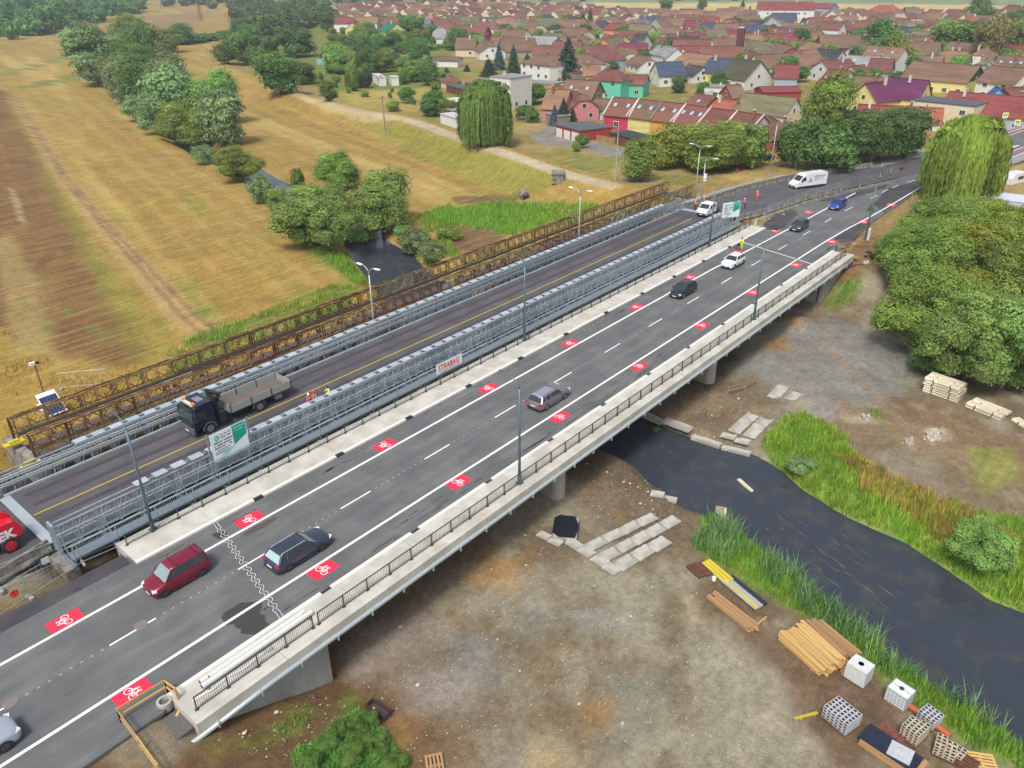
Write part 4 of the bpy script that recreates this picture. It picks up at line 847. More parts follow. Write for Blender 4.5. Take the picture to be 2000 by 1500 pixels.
def loft(mb, secs, m=0):
    n = len(secs[0]); b = len(mb.v)
    vs = [v for s in secs for v in s]; fs = [(k*n+i, k*n+i+1, (k+1)*n+i+1, (k+1)*n+i) for k in range(len(secs)-1) for i in range(n-1)]
    fs += [tuple(range(n))[::-1], tuple((len(secs)-1)*n+i for i in range(n))]
    mb.add(vs, fs, m)
def car(loc, rz, label, col, L_=4.3, W=1.78, Hh=1.47, belt=.95, hood=.82, tail=None, ws=.95, rf=.25, rr=-1.45, rb=-1.95, clr=.2, rails=None, rim=None, wr=.33, wb=2.65, screen=None, rear_glass=None, roofcol=None, cat='car', grp='cars on the new bridge', cladding=False, rfo=None):
    t = empty('parked_car' if grp is None else 'car', loc, rz, label, cat, grp); w = W/2; f = L_/2; tail = tail or belt
    def sec(x, wk, zl, zt, sh=.9):
        hw = w*wk; P = [(x, -hw*.86, zl), (x, -hw*.985, zl+.1), (x, -hw, zl+.28), (x, -hw*.985, zt-.16), (x, -hw*.94, zt-.05), (x, -hw*.8, zt), (x, 0, zt+.025), (x, hw*.8, zt), (x, hw*.94, zt-.05), (x, hw*.985, zt-.16), (x, hw, zl+.28), (x, hw*.985, zl+.1), (x, hw*.86, zl)]
        return P
    S_ = [sec(f, .70, clr+.12, hood-.16), sec(f-.07, .84, clr+.04, hood-.08), sec(f-.22, .94, clr, hood-.01), sec(f-.5, .985, clr, hood+.04), sec(ws+.12, 1, clr, belt-.03), sec(ws-.25, 1, clr, belt), sec(rr, 1, clr, belt+.02), sec(rb+.06, .985, clr, tail+.02), sec(-f+.22, .95, clr, tail-.02), sec(-f+.06, .88, clr+.06, tail-.1), sec(-f, .76, clr+.14, tail-.22)]
    mb = MB(); loft(mb, S_[::-1]); body = mb.build('body', col, t, smooth=True, fixn=True)
    # greenhouse
    zt = Hh; zb = belt-.01; wbse = w*.93; wt = w*.72
    B = [(ws, 1), (rb, 1)]; 
    fr_b = (ws, wbse*.93); fr_t = (rf, wt*.97); re_b = (rb, wbse*.93); re_t = (rr, wt*.95)
    def P4(a, b_, za, zb_): return [(a[0], -a[1], za), (a[0], a[1], za), (b_[0], b_[1], zb_), (b_[0], -b_[1], zb_)]
    MB().face(P4(fr_b, fr_t, zb, zt-.05)).build('windscreen', screen or M_SCREEN, t); MB().face(P4(re_b, re_t, zb+.02, zt-.06)[::-1]).build('rear_window', rear_glass or M_GLASS, t)
    xm = (rf+rr)/2+.1
    for s in (-1, 1):
        def pt(x, k):   # k=0 base,1 top
            return (x, s*(wbse*(1-k)+wt*k+.0), zb+(zt-.06-zb)*k)
        a = MB().face([pt(ws, 0), pt(xm+.02, 0), pt(xm+.02, 1), pt(rf, 1)] if s < 0 else [pt(rf, 1), pt(xm+.02, 1), pt(xm+.02, 0), pt(ws, 0)]); a.build('side_window', M_GLASS, t)
        a = MB().face([pt(xm-.04, 0), pt(rb+.0, 0), pt(rr, 1), pt(xm-.04, 1)] if s < 0 else [pt(xm-.04, 1), pt(rr, 1), pt(rb+.0, 0), pt(xm-.04, 0)]); a.build('side_window', M_GLASS, t)
        p = MB(); e = s*.008
        for u, v, ww in (((ws, 0), (rf, 1), .075), ((rb+.02, 0), (rr, 1), .14), ((xm, 0), (xm, 1), .06), ((xm*.5+rb*.5-.05, 0), (xm*.5+rr*.5-.1, 1), .05)):
            A0 = pt(*u); A1 = pt(*v); p.beam((A0[0], A0[1]+e, A0[2]), (A1[0], A1[1]+e, A1[2]), ww, .03)
        p.beam((ws+.1, s*(wbse+.0), zb+.01), (rb-.05, s*(wbse+.0), zb+.01), .06, .04); p.build('window_pillars', col, t)
        MB().box((ws-.28, s*(w+.1), belt+.03), (.12, .2, .14)).build('mirror', col, t)
    rfm = MB(); secs = []
    for i, x in enumerate(np.linspace(rf+.1, rr-.06, 7)):
        k = 0 if i in (0, 6) else 1; hh = zt-.045+.05*math.sin(PI*i/6); secs.append([(x, -wt*1.02, zt-.075), (x, -wt*.98, zt-.04), (x, -wt*.7, hh-.005), (x, 0, hh+.012), (x, wt*.7, hh-.005), (x, wt*.98, zt-.04), (x, wt*1.02, zt-.075)])
    loft(rfm, secs[::-1]); rfm.build('roof', roofcol or col, t, smooth=True, fixn=True)
    if rails:
        for s in (-1, 1): MB().tube([(rf-.05, s*wt*.93, zt-.03), (rf-.2, s*wt*.93, zt+.03), (rr+.2, s*wt*.93, zt+.03), (rr+.05, s*wt*.93, zt-.03)], .028, 6).build('roof_rail', rails, t)
    for x in (wb/2, -wb/2):
        for s in (-1, 1):
            wheel(t, x, s*(w-.115), wr, .23, rim)
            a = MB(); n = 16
            a.add([(x+(wr+.07)*math.cos(PI*i/n), s*(w+.004), max(clr, wr-.04+(wr+.07)*math.sin(PI*i/n))) for i in range(n+1)]+[(x+(wr-.02)*math.cos(PI*i/n), s*(w+.004), max(clr-.02, wr-.04+(wr-.02)*math.sin(PI*i/n))) for i in range(n+1)], [(i, i+1, n+2+i, n+1+i) if s > 0 else (i+1, i, n+1+i, n+2+i) for i in range(n)]); a.build('wheel_arch', M_BUMP if cladding else mat('painted_arch_shade', (.02, .02, .02), .8), t)  # without cladding the shade in the arch gap is painted as a dark band
    for s in (-1, 1):
        MB().box((f-.2, s*w*.70, hood-.13), (.30, w*.42, .15), rz=-s*.42).build('headlight', M_HL, t)
        MB().box((-f+.13, s*w*.78, tail-.17), (.22, w*.32, .2), rz=s*.25).build('tail_light', M_TL, t)
        MB().beam((wb/2-.5, s*(w+.002), clr+.06), (-wb/2+.5, s*(w+.002), clr+.06), .05, .08).build('sill', M_BUMP if cladding else col, t)
    MB().bb(f-.04, f+.012, -w*.55, w*.55, clr+.12, clr+.27).build('grille', M_BUMP, t); MB().bb(-f-.02, -f+.02, -w*.8, w*.8, clr+.10, clr+.22).build('bumper', M_BUMP, t)
    MB().bb(f, f+.02, -.26, .26, clr+.14, clr+.25).build('number_plate', M_PL, t); MB().bb(-f-.03, -f, -.26, .26, tail-.42, tail-.31).build('number_plate', M_PL, t)
    MB().bb(-wb/2, wb/2, -w*.7, w*.7, .14, clr+.05).build('underbody', M_BUMP, t)
    return t
P_RED = paint('maroon_car_paint', (.20, .008, .030), .3); P_NAVY = paint('dark_blue_grey_paint', (.035, .045, .075)); P_GREY = paint('brown_grey_paint', A(124, 116, 122)); P_DARK = paint('near_black_blue_paint', (.018, .022, .034)); P_WHT = mat('white_car_paint', A(236, 238, 240, 1.15), .3, var=.02, coat=.5)
P_GRAPH = paint('graphite_paint', (.05, .06, .068)); P_BLUE = paint('bright_blue_paint', (.02, .06, .38)); P_SILV = paint('silver_paint', A(176, 186, 200)); M_RAILB = mat('roof_rail_steel', A(210, 214, 218), .3, metal=.4)
m = car((5.75, 2.12, 0), PI, 'dark red small van with roof bars driving off the near end of the new bridge', P_RED, 4.15, 1.75, 1.78, 1.08, .90, tail=1.08, ws=1.15, rf=.5, rr=-1.85, rb=-1.98, wb=2.69, rim=M_RIMD, clr=.24, wr=.31)
for x in (.1, -1.5): MB().bb(x-.04, x+.04, -.62, .62, 1.80, 1.86).build('roof_bar', P_RED, m)
car((12.62, -2.05, 0), 0, 'dark blue grey estate with silver roof rails leaving toward the far bank', P_NAVY, 4.75, 1.84, 1.50, .98, .84, ws=1.05, rf=.35, rr=-1.75, rb=-2.15, rails=M_RAILB, wb=2.78, rear_glass=mat('pale_rear_glass', A(170, 196, 198), .15), rim=M_RIMD)
car((41.55, -2.0, 0), 0, 'brown grey estate beside the seventh red bicycle patch in the right lane', P_GREY, 4.8, 1.82, 1.50, .98, .84, ws=1.05, rf=.35, rr=-1.85, rb=-2.2, rails=P_GREY, wb=2.8, roofcol=paint('lilac_grey_roof', A(160, 158, 176)))
car((74.6, 2.05, 0), PI, 'near black estate approaching in the left lane over the middle of the bridge', P_DARK, 4.6, 1.80, 1.48, .97, .82, ws=1.1, rf=.3, rr=-1.6, rb=-2.0, wb=2.73, screen=M_GLASS, rails=P_NAVY)
car((88.5, 2.05, 0), PI, 'white crossover approaching past the worker in the yellow jacket', P_WHT, 4.4, 1.82, 1.56, 1.05, .96, ws=.95, rf=.2, rr=-1.4, rb=-1.95, wb=2.6, wr=.36, clr=.24, cladding=True, screen=M_GLASS)
car((110.8, 1.78, 0), PI+.02, 'dark grey hatchback approaching behind the white crossover', P_GRAPH, 4.2, 1.78, 1.5, .98, .86, ws=1.1, rf=.25, rr=-1.35, rb=-1.85, wb=2.65, screen=M_GLASS)
car((126.9, 1.62, 0), PI, 'bright blue estate last in the row of cars coming across the bridge', P_BLUE, 4.5, 1.78, 1.5, .97, .84, ws=1.05, rf=.3, rr=-1.6, rb=-2.0, wb=2.75, screen=M_GLASS, rails=M_RAILB)
car((-8.35, -2.28, 0), .0, 'silver car entering at the lower left corner of the new road', P_SILV, 4.5, 1.84, 1.58, 1.02, .92, wb=2.66, wr=.36, rim=M_RIMD, screen=M_GLASS)
for px, py, z, c, l, r in [(1466, 313, -.9, P_WHT, 'white car parked under the lime green trees', 2.6), (1490, 314, -.9, P_DARK, 'black car parked under the lime green trees', 2.5), (1446, 298, -1, P_BLUE, 'blue car half hidden among the lime green trees', 2.4), (1925, 358, -.9, P_SILV, 'pale blue car parked behind the right weeping willow', 2.2)]:
    x, y = G(px, py, z); car((x, y, z+.0), r, l, c, grp=None, screen=M_GLASS)
# ---- tall white van
def box_van(loc, rz, label):
    t = empty('van', loc, rz, label, 'van'); b = MB()
    pr = [(3.55, .35), (3.6, .75), (3.45, 1.12), (2.75, 1.45), (1.95, 2.35), (1.3, 2.62), (-3.5, 2.68), (-3.6, 2.4), (-3.6, .42)]
    b.extrude_y(pr, -1.0, 1.0); b.build('body', P_WHT, t, fixn=True)
    MB().face([(2.72, -.86, 1.50), (2.72, .86, 1.50), (2.0, .80, 2.30), (2.0, -.80, 2.30)]).box((2.36, 0, 1.9), (.02, .01, .01)).build('windscreen', M_GLASS, t).location = (.03, 0, .015)
    for s in (-1, 1):
        MB().face([(2.55, s*1.006, 1.42), (1.35, s*1.006, 1.42), (1.35, s*1.006, 2.1), (1.95, s*1.006, 2.1)][::s]).build('side_window', M_GLASS, t)
        MB().bb(-3.4, 3.3, s*1.0-.012, s*1.0+.012, .3, .5).build('side_trim', M_BUMP, t); MB().box((3.42, s*.72, .95), (.3, .36, .3)).build('headlight', M_HL, t); MB().box((2.3, s*1.16, 1.5), (.12, .22, .36)).build('mirror', M_BUMP, t)
        for x in (2.45, -1.9): wheel(t, x, s*.86, .36, .26, M_RIMD)
        MB().bb(-3.61, -3.5, s*.82-.08, s*.82+.08, .9, 1.5).build('tail_light', M_TL, t)
    MB().bb(3.5, 3.63, -.8, .8, .35, .62).build('grille', M_BUMP, t); MB().bb(3.62, 3.65, -.26, .26, .42, .54).build('number_plate', M_PL, t)
    MB().face([(.75, 1.014, 1.15), (-.15, 1.014, 1.15), (.3, 1.014, 1.95)]).build('triangle_mark', M_TXD, t); MB().face([(.5, 1.02, 1.28), (.1, 1.02, 1.28), (.3, 1.02, 1.65)]).build('triangle_mark', P_WHT, t)
    for i, (w2, h2, zz_, m_) in enumerate(((2.6, .22, 2.02, M_TXD), (2.2, .16, 1.74, M_TXD), (2.0, .18, 1.40, mat('print_pink', A(200, 120, 140), .6)))): print_line(w2, h2, m_, t, (-.5, 1.012, zz_), 60+i, True)
    return t
box_van((137.6, 11.2, .06), math.radians(153), 'tall white panel van with a grey triangle on its side on the temporary road')
# ---- white double cab pickup with orange crate
t = empty('pickup', (108.6, 16.4, .32), PI, 'white double cab flatbed pickup with an orange crate driving onto the truss bridge', 'pickup')
b = MB(); b.extrude_y([(2.55, .4), (2.6, .8), (2.35, 1.12), (1.75, 1.3), (1.1, 1.9), (.8, 1.97), (-.75, 1.97), (-.9, 1.8), (-.95, .5)], -.92, .92).build('body', P_WHT, t, fixn=True)
MB().face([(1.78, -.8, 1.33), (1.78, .8, 1.33), (1.16, .74, 1.88), (1.16, -.74, 1.88)]).build('windscreen', M_GLASS, t).location = (.035, 0, .02)
for s in (-1, 1):
    for a_, b_2 in ((1.55, .6), (.45, -.5)): MB().face([(a_, s*.926, 1.25), (b_2, s*.926, 1.25), (b_2, s*.926, 1.75), (a_-.38 if a_ > 1 else a_, s*.926, 1.75)][::s]).build('side_window', M_GLASS, t)
    for x in (1.7, -1.5): wheel(t, x, s*.8, .34, .24)
    MB().box((2.48, s*.68, .88), (.2, .34, .2)).build('headlight', M_HL, t); MB().bb(-3.0, -1.0, s*.95-.02, s*.95+.02, .8, 1.15).build('side_board', mat('bed_alu', A(150, 154, 158), .5, metal=.4), t)
MB().bb(-3.0, -1.0, -.95, .95, .7, .8).build('bed', M_BUMP, t); MB().bb(2.5, 2.66, -.85, .85, .38, .68).build('bumper', M_BUMP, t); MB().bb(2.66, 2.68, -.26, .26, .45, .56).build('number_plate', M_PL, t)
o = MB().bb(-.65, .65, -.5, .5, 0, .6).bb(-.68, .68, -.53, .53, .6, .68).build('tool_crate', mat('orange_plastic', (.7, .24, .03), .5, var=.15)); o.location = (110.3, 16.9, 1.14); tag(o, 'orange crate on the bed of the white pickup', 'crate')
# ---- dark lorry with loading crane and alloy drop sides
t = empty('lorry', (20.9, 18.45, .31), PI, 'dark blue flatbed lorry with folded crane crossing the galvanised truss bridge', 'lorry'); P_TRK = paint('midnight_blue_paint', (.012, .016, .035), .25)
b = MB(); b.extrude_y([(4.75, .75), (4.78, 1.5), (4.62, 2.5), (4.3, 2.95), (3.9, 3.08), (2.75, 3.08), (2.7, .95), (4.0, .85)], -1.2, 1.2); b.build('cab', P_TRK, t, fixn=True)
MB().face([(4.80, -1.08, 1.62), (4.80, 1.08, 1.62), (4.66, 1.04, 2.48), (4.66, -1.04, 2.48)]).build('windscreen', mat('lorry_glass', A(60, 78, 80), .1), t); MB().bb(4.42, 4.72, -1.1, 1.1, 2.66, 2.78).build('sun_visor', P_TRK, t)
MB().bb(4.2, 4.45, -.85, .85, 3.0, 3.16).build('light_board', mat('board_cream', A(226, 214, 190), .6), t)
for s in (-1, 1):
    MB().bb(4.15, 4.42, s*.75-.2, s*.75+.2, 3.12, 3.26).build('beacon', mat('amber', (.8, .2, .02), .3), t)
    MB().face([(4.5, s*1.206, 1.62), (3.5, s*1.206, 1.62), (3.5, s*1.206, 2.4), (4.38, s*1.206, 2.4)][::s]).build('side_window', M_GLASS, t); MB().bb(4.5, 4.7, s*1.34-.1, s*1.34+.1, 1.7, 2.5).build('mirror', M_BUMP, t)
    MB().bb(4.7, 4.86, s*.95-.18, s*.95+.18, .68, .9).build('headlight', M_HL, t); wheel(t, 3.35, s*1.05, .5, .3); wheel(t, -1.75, s*.98, .5, .5); 
    MB().tube([(3.35+.62*math.cos(a), s*1.16, .5+.62*math.sin(a)) for a in np.linspace(0, PI, 9)], .07, 6).build('mudguard', mat('grey_mudguard', A(96, 104, 120), .5), t)
    MB().tube([(-1.75+.66*math.cos(a), s*1.1, .5+.64*math.sin(a)) for a in np.linspace(0, PI, 9)], .07, 6).build('mudguard', mat('grey_mudguard', A(96, 104, 120), .5), t)
MB().bb(4.74, 4.9, -1.15, 1.15, .45, .98).build('bumper', mat('grey_bumper', A(92, 102, 116), .5), t); MB().bb(3.1, 3.75, -.5, .5, 3.08, 3.1).build('roof_hatch', mat('hatch_grey', A(130, 134, 150), .4), t); MB().bb(4.9, 4.93, -.26, .26, .55, .66).build('number_plate', M_PL, t); MB().bb(4.76, 4.82, -.9, .9, 1.05, 1.4).build('grille', M_BUMP, t)
MB().bb(-5.0, 4.3, -.5, -.32, .75, 1.0).bb(-5.0, 4.3, .32, .5, .75, 1.0).bb(-5, -4.8, -.5, .5, .75, 1.0).build('chassis', M_BUMP, t)
MB().bb(-5.3, 1.2, -1.22, 1.22, 1.08, 1.2).build('bed_floor', mat('worn_bed_floor', A(112, 100, 92), .9, var=.3, stretch=(.2, 1, 1)), t)
ALU = mat('alloy_board', A(178, 184, 178), .45, metal=.3, var=.06, stretch=(1, 1, 6))
for s in (-1, 1):
    for i in range(3): x0 = -5.28+2.16*i; MB().bb(x0+.06, x0+2.1, s*1.22-.02, s*1.22+.02, 1.12, 1.84).build('side_board', ALU, t)
    for i in range(4): x0 = -5.28+2.16*i; MB().bb(x0-.04, x0+.04, s*1.24-.03, s*1.24+.03, 1.0, 1.9).build('stanchion', mat('dark_stanchion', A(52, 62, 62), .5), t)
MB().bb(-5.34, -5.3, -1.2, 1.2, 1.12, 1.84).build('tail_board', ALU, t); MB().bb(1.2, 1.24, -1.2, 1.2, 1.12, 2.0).build('head_board', ALU, t)
MB().bb(-3.4, -2.6, -1.15, -.6, .45, .95).bb(.2, 1.4, -1.15, -.6, .45, .95).bb(-4.2, -3.5, .6, 1.15, .45, .95).bb(-4.2, -3.5, -1.15, -.6, .45, .95).build('tool_box', mat('tool_box_grey', A(120, 120, 122), .5), t)
CR = mat('crane_black', (.02, .021, .024), .45, var=.2)
cr = MB(); cr.bb(1.55, 2.35, -1.1, 1.1, .95, 1.35).tube([(1.95, .1, 1.3), (1.95, .1, 2.3)], .24, 10).beam((1.95, .1, 2.2), (2.0, -.9, 3.1), .32, .3).beam((2.05, -.9, 3.1), (1.85, .95, 3.25), .26, .26).beam((1.9, .95, 3.2), (2.1, -.5, 1.7), .24, .24).tube([(2.2, -.2, 1.5), (2.15, -.85, 2.7)], .08, 8).tube([(1.75, .8, 2.9), (1.7, -.6, 2.3)], .07, 8).bb(1.75, 2.25, -1.25, -.85, .6, 1.6).bb(1.75, 2.25, .85, 1.25, .6, 1.6).bb(1.6, 2.3, -.3, .3, 2.2, 2.5)
cr.build('loading_crane', CR, t)
# ---- red telescopic handler cut by the left edge
t = empty('telehandler', (-2.55, 15.15, .11), 0, 'red telescopic handler with white DEK lettering at the left edge', 'telehandler'); RP = mat('machine_red', (.62, .012, .03), .35, var=.05, coat=.4)
b = MB(); b.extrude_y([(3.1, .95), (3.35, 1.3), (3.25, 1.9), (2.9, 2.25), (1.8, 2.35), (-2.2, 2.0), (-2.4, .9)], -1.15, -.25); b.build('counterweight', RP, t, fixn=True)
MB().extrude_y([(3.0, 1.6), (3.1, 2.3), (2.7, 2.75), (1.9, 2.85), (-3, 2.6), (-3, 2.2), (2.0, 2.3)], -.2, .35).build('boom', RP, t, fixn=True); MB().bb(-2.6, 2.9, -1.0, 1.0, .6, 1.0).build('chassis', M_BUMP, t)
MB().bb(-.9, 1.1, .35, 1.15, .95, 2.6).build('cabin', RP, t); MB().bb(-.85, 1.05, 1.15, 1.165, 1.6, 2.45).build('cabin_window', M_GLASS, t)
for x in (2.3, -1.9):
    for s in (-1, 1): wheel(t, x, s*1.1, .58, .42, RP)
text_obj('DEK', .95, M_BAN, parent=t, loc=(1.0, -1.16, 1.12), rot=(PI/2, 0, 0), bold=.04, ext=.01)
# ================================================================== PEOPLE
def body_mesh(pose, mats_):
    "one continuous skinned figure, about 1.76 m tall, facing +x"
    J = dict(pel=(0, 0, .96), sp=(.0, 0, 1.15), ch=(.02, 0, 1.36), nk=(.02, 0, 1.50), hd=(.04, 0, 1.60), tp=(.04, 0, 1.74))
    sides = {}
    for s, n in ((1, 'l'), (-1, 'r')):
        J['sh'+n] = (.01, s*.19, 1.42); J['hp'+n] = (0, s*.10, .92)
        J['el'+n] = pose['el'+n]; J['ha'+n] = pose['ha'+n]; J['kn'+n] = pose['kn'+n]; J['an'+n] = pose['an'+n]; J['to'+n] = (pose['an'+n][0]+.16, pose['an'+n][1], .045)
        hx = Vector(pose['ha'+n]); d = (hx-Vector(pose['el'+n])).normalized(); J['fi'+n] = tuple(hx+d*.09)
    lean = pose.get('lean', 0)
    for k in ('sp', 'ch', 'nk', 'hd', 'tp', 'shl', 'shr', 'ell', 'elr', 'hal', 'har', 'fil', 'fir'):
        x, y, z = J[k]; dz = z-.96; J[k] = (x+dz*math.sin(lean), y, .96+dz*math.cos(lean))
    Rr = dict(pel=.15, sp=.135, ch=.155, nk=.062, hd=.095, tp=.07, sh=.075, el=.052, ha=.036, fi=.022, hp=.105, kn=.068, an=.045, to=.038)
    E = [('pel', 'sp'), ('sp', 'ch'), ('ch', 'nk'), ('nk', 'hd'), ('hd', 'tp')]
    for n in 'lr': E += [('ch', 'sh'+n), ('sh'+n, 'el'+n), ('el'+n, 'ha'+n), ('ha'+n, 'fi'+n), ('pel', 'hp'+n), ('hp'+n, 'kn'+n), ('kn'+n, 'an'+n), ('an'+n, 'to'+n)]
    ks = list(J); me = bpy.data.meshes.new('person_rig'); me.from_pydata([J[k] for k in ks], [(ks.index(a), ks.index(b)) for a, b in E], [])
    o = bpy.data.objects.new('person_rig', me); COL.objects.link(o); sk = o.modifiers.new('s', 'SKIN'); sk.use_smooth_shade = True
    for i, k in enumerate(ks):
        r = Rr.get(k, Rr.get(k[:2], .05)); me.skin_vertices[0].data[i].radius = (r, r*(.8 if k in ('ch', 'sp', 'pel') else 1)); me.skin_vertices[0].data[i].use_root = (k == 'pel')
    o.modifiers.new('d', 'SUBSURF').levels = 1
    dg = bpy.context.evaluated_depsgraph_get(); dg.update(); out = bpy.data.meshes.new_from_object(o.evaluated_get(dg)); bpy.data.objects.remove(o)
    out.materials.clear()
    for m in mats_: out.materials.append(m)
    hz = J['nk'][2]+.0; hands = [Vector(J['hal']), Vector(J['har'])]
    for p in out.polygons:
        c = p.center; i = 0 if c.z < .93 else 1
        if c.z > hz-.01 and abs(c.y) < .13: i = 2
        if min((c-h).length for h in hands) < .09: i = 2
        if c.z < .12: i = 3
        p.material_index = i; p.use_smooth = True
    return out, J
M_TR = mat('navy_trousers', (.02, .024, .035), .9); M_SK = mat('skin', (.42, .22, .15), .6); M_BOOT = mat('boot', (.02, .018, .016), .8)
M_OR = mat('hi_vis_orange', (.90, .13, .04), .7, var=.05); M_YE = mat('hi_vis_yellow', (.72, .85, .04), .7, var=.05); M_REFL = mat('reflective_tape', A(210, 212, 210), .4); M_HAIR = mat('dark_hair', (.03, .02, .015), .9)
POSES = {
 'stand': dict(ell=(.0, .25, 1.16), elr=(.0, -.25, 1.16), hal=(.10, .26, .92), har=(.10, -.26, .92), knl=(.03, .11, .50), knr=(.03, -.11, .50), anl=(0, .12, .08), anr=(0, -.12, .08)),
 'reach': dict(ell=(.12, .26, 1.22), elr=(.18, -.24, 1.22), hal=(.36, .20, 1.18), har=(.42, -.14, 1.20), knl=(.04, .12, .50), knr=(.02, -.12, .50), anl=(0, .14, .08), anr=(-.06, -.14, .08), lean=.16),
 'walk': dict(ell=(-.12, .25, 1.18), elr=(.12, -.25, 1.18), hal=(.04, .26, .96), har=(.30, -.24, 1.02), knl=(.20, .10, .52), knr=(-.05, -.10, .50), anl=(.26, .10, .08), anr=(-.32, -.10, .14), lean=.06)}
_B = {}
def person(x, y, z, rz, pose, top, label, trs=None, helmet=None, scale=1.0, grp=None):
    k = (pose, top.name, (trs or M_TR).name)
    if k not in _B: _B[k] = body_mesh(POSES[pose], [trs or M_TR, top, M_SK, M_BOOT])
    me, J = _B[k]; t = inst('person', me, None, (x, y, z), (0, 0, rz), (scale,)*3); tag(t, label, 'person', grp)
    h = Vector(J['hd']); b = MB(); n = 12; secs = [(.105, .02), (.112, .07), (.095, .12), (.05, .15), (.005, .158)]
    b.tube([(h.x, h.y, h.z+q) for _, q in secs], [r for r, _ in secs], n)
    if helmet is not None: b.tube([(h.x+.02, h.y, h.z+.02), (h.x+.02, h.y, h.z+.035)], .135, n); b.build('helmet', helmet, t, smooth=True)
    else: b.build('hair', M_HAIR, t, smooth=True)
    f = MB()                                    # face: eyes, nose, mouth, ears
    f.box((h.x+.098, -.035, h.z+.01), (.012, .022, .012)).box((h.x+.098, .035, h.z+.01), (.012, .022, .012)).build('eyes', M_HAIR, t)
    MB().box((h.x+.105, 0, h.z-.015), (.03, .022, .04), taper=.5).build('nose', M_SK, t); MB().box((h.x+.096, 0, h.z-.05), (.01, .045, .01)).build('mouth', mat('lip', (.25, .06, .05), .6), t)
    for s in (-1, 1): MB().box((h.x, s*.098, h.z), (.035, .02, .055)).build('ear', M_SK, t)
    if top in (M_OR, M_YE):
        c = Vector(J['ch']); s_ = Vector(J['sp'])
        for q, r in ((c.lerp(s_, .45), .168), (s_, .150)): MB().tube([(q.x, q.y, q.z-.025), (q.x, q.y, q.z+.025)], r, 14).build('reflective_band', M_REFL, t)
    return t
HW = mat('white_helmet', A(240, 240, 238, 1.1), .35); HR = mat('red_helmet', (.7, .02, .02), .35)
def at3(px, py, z): x, y = G(px, py, z); return x, y
x, y = at3(602, 777, 1.55); person(x, y, .3, -1.2, 'stand', M_OR, 'worker in orange vest and white helmet behind the near truss left of two colleagues', helmet=HW)
x, y = at3(616, 773, 1.55); person(x, y, .3, 2.4, 'reach', M_OR, 'worker in bright orange with red helmet between two colleagues behind the truss', helmet=HR)
x, y = at3(643, 762, 1.55); person(x, y, .3, 2.9, 'reach', M_YE, 'worker in yellow shirt leaning at the near truss behind the lorry', trs=mat('olive_trousers', (.06, .07, .03), .9), helmet=None)
x, y = at3(1358, 411, .3); person(x, y, .3, 1.4, 'reach', M_OR, 'worker in orange facing the guard rail left of a colleague', helmet=HW, scale=1.05)
x, y = at3(1374, 404, .3); person(x, y, .3, 1.6, 'stand', M_OR, 'worker in orange at the last guard rail post beside the lamp mast', helmet=HW, scale=1.05)
x, y = at3(1478, 392, .2); person(x, y, .2, 2.6, 'walk', M_OR, 'worker in orange with white helmet walking on the temporary road', trs=M_OR, helmet=HW)
x, y = at3(1441, 397, 1.6); person(x, y, .3, -.6, 'reach', M_OR, 'worker in orange bending behind the far information board', helmet=HW)
x, y = at3(1456, 392, 1.6); person(x, y, .3, 2.2, 'reach', M_OR, 'worker in orange beside the end of the far truss', helmet=HW)
x, y = at3(1447, 488, 0); person(x, y, 0, 3.3, 'reach', M_YE, 'cyclist in yellow jacket standing over the far red bicycle patch', trs=M_YE, scale=1.1); bx, by = at3(1437, 490, 0)
x, y = at3(1757, 341, 0); person(x, y, 0, .5, 'stand', mat('black_jacket', (.015, .015, .018), .8), 'pedestrian in a black jacket and red trousers by the far footpath', trs=mat('red_trousers', (.4, .05, .04), .8))
# bicycle beside the yellow jacket
t = empty('bicycle', (bx, by, 0), 2.9, 'dark bicycle held by the cyclist in yellow', 'bicycle')
for xx in (-.52, .52):
    w = MB().tube([(xx+.33*math.cos(a), 0, .35+.33*math.sin(a)) for a in np.linspace(0, 2*PI, 19)], .025, 6).build('wheel', M_TYRE, t)
    sp = MB()
    for i in range(6): a = PI*i/6; sp.beam((xx+.3*math.cos(a), 0, .35+.3*math.sin(a)), (xx-.3*math.cos(a), 0, .35-.3*math.sin(a)), .008)
    sp.build('spokes', M_RIM, w)
MB().tube([(-.52, 0, .35), (-.08, 0, .32), (.36, 0, .80), (-.2, 0, .84), (-.52, 0, .35)], .022, 6).tube([(-.08, 0, .32), (-.22, 0, .95)], .02, 6).tube([(.52, 0, .35), (.34, 0, 1.0)], .022, 6).build('frame', mat('bike_frame', (.03, .03, .035), .4), t)
MB().box((-.24, 0, .97), (.26, .14, .05)).build('saddle', M_BLK, t); MB().tube([(.34, -.26, 1.02), (.36, 0, 1.0), (.34, .26, 1.02)], .016, 6).build('handlebar', M_BLK, t); MB().bb(-.75, -.4, -.14, .14, .7, .95).build('rack_bag', M_BLK, t)
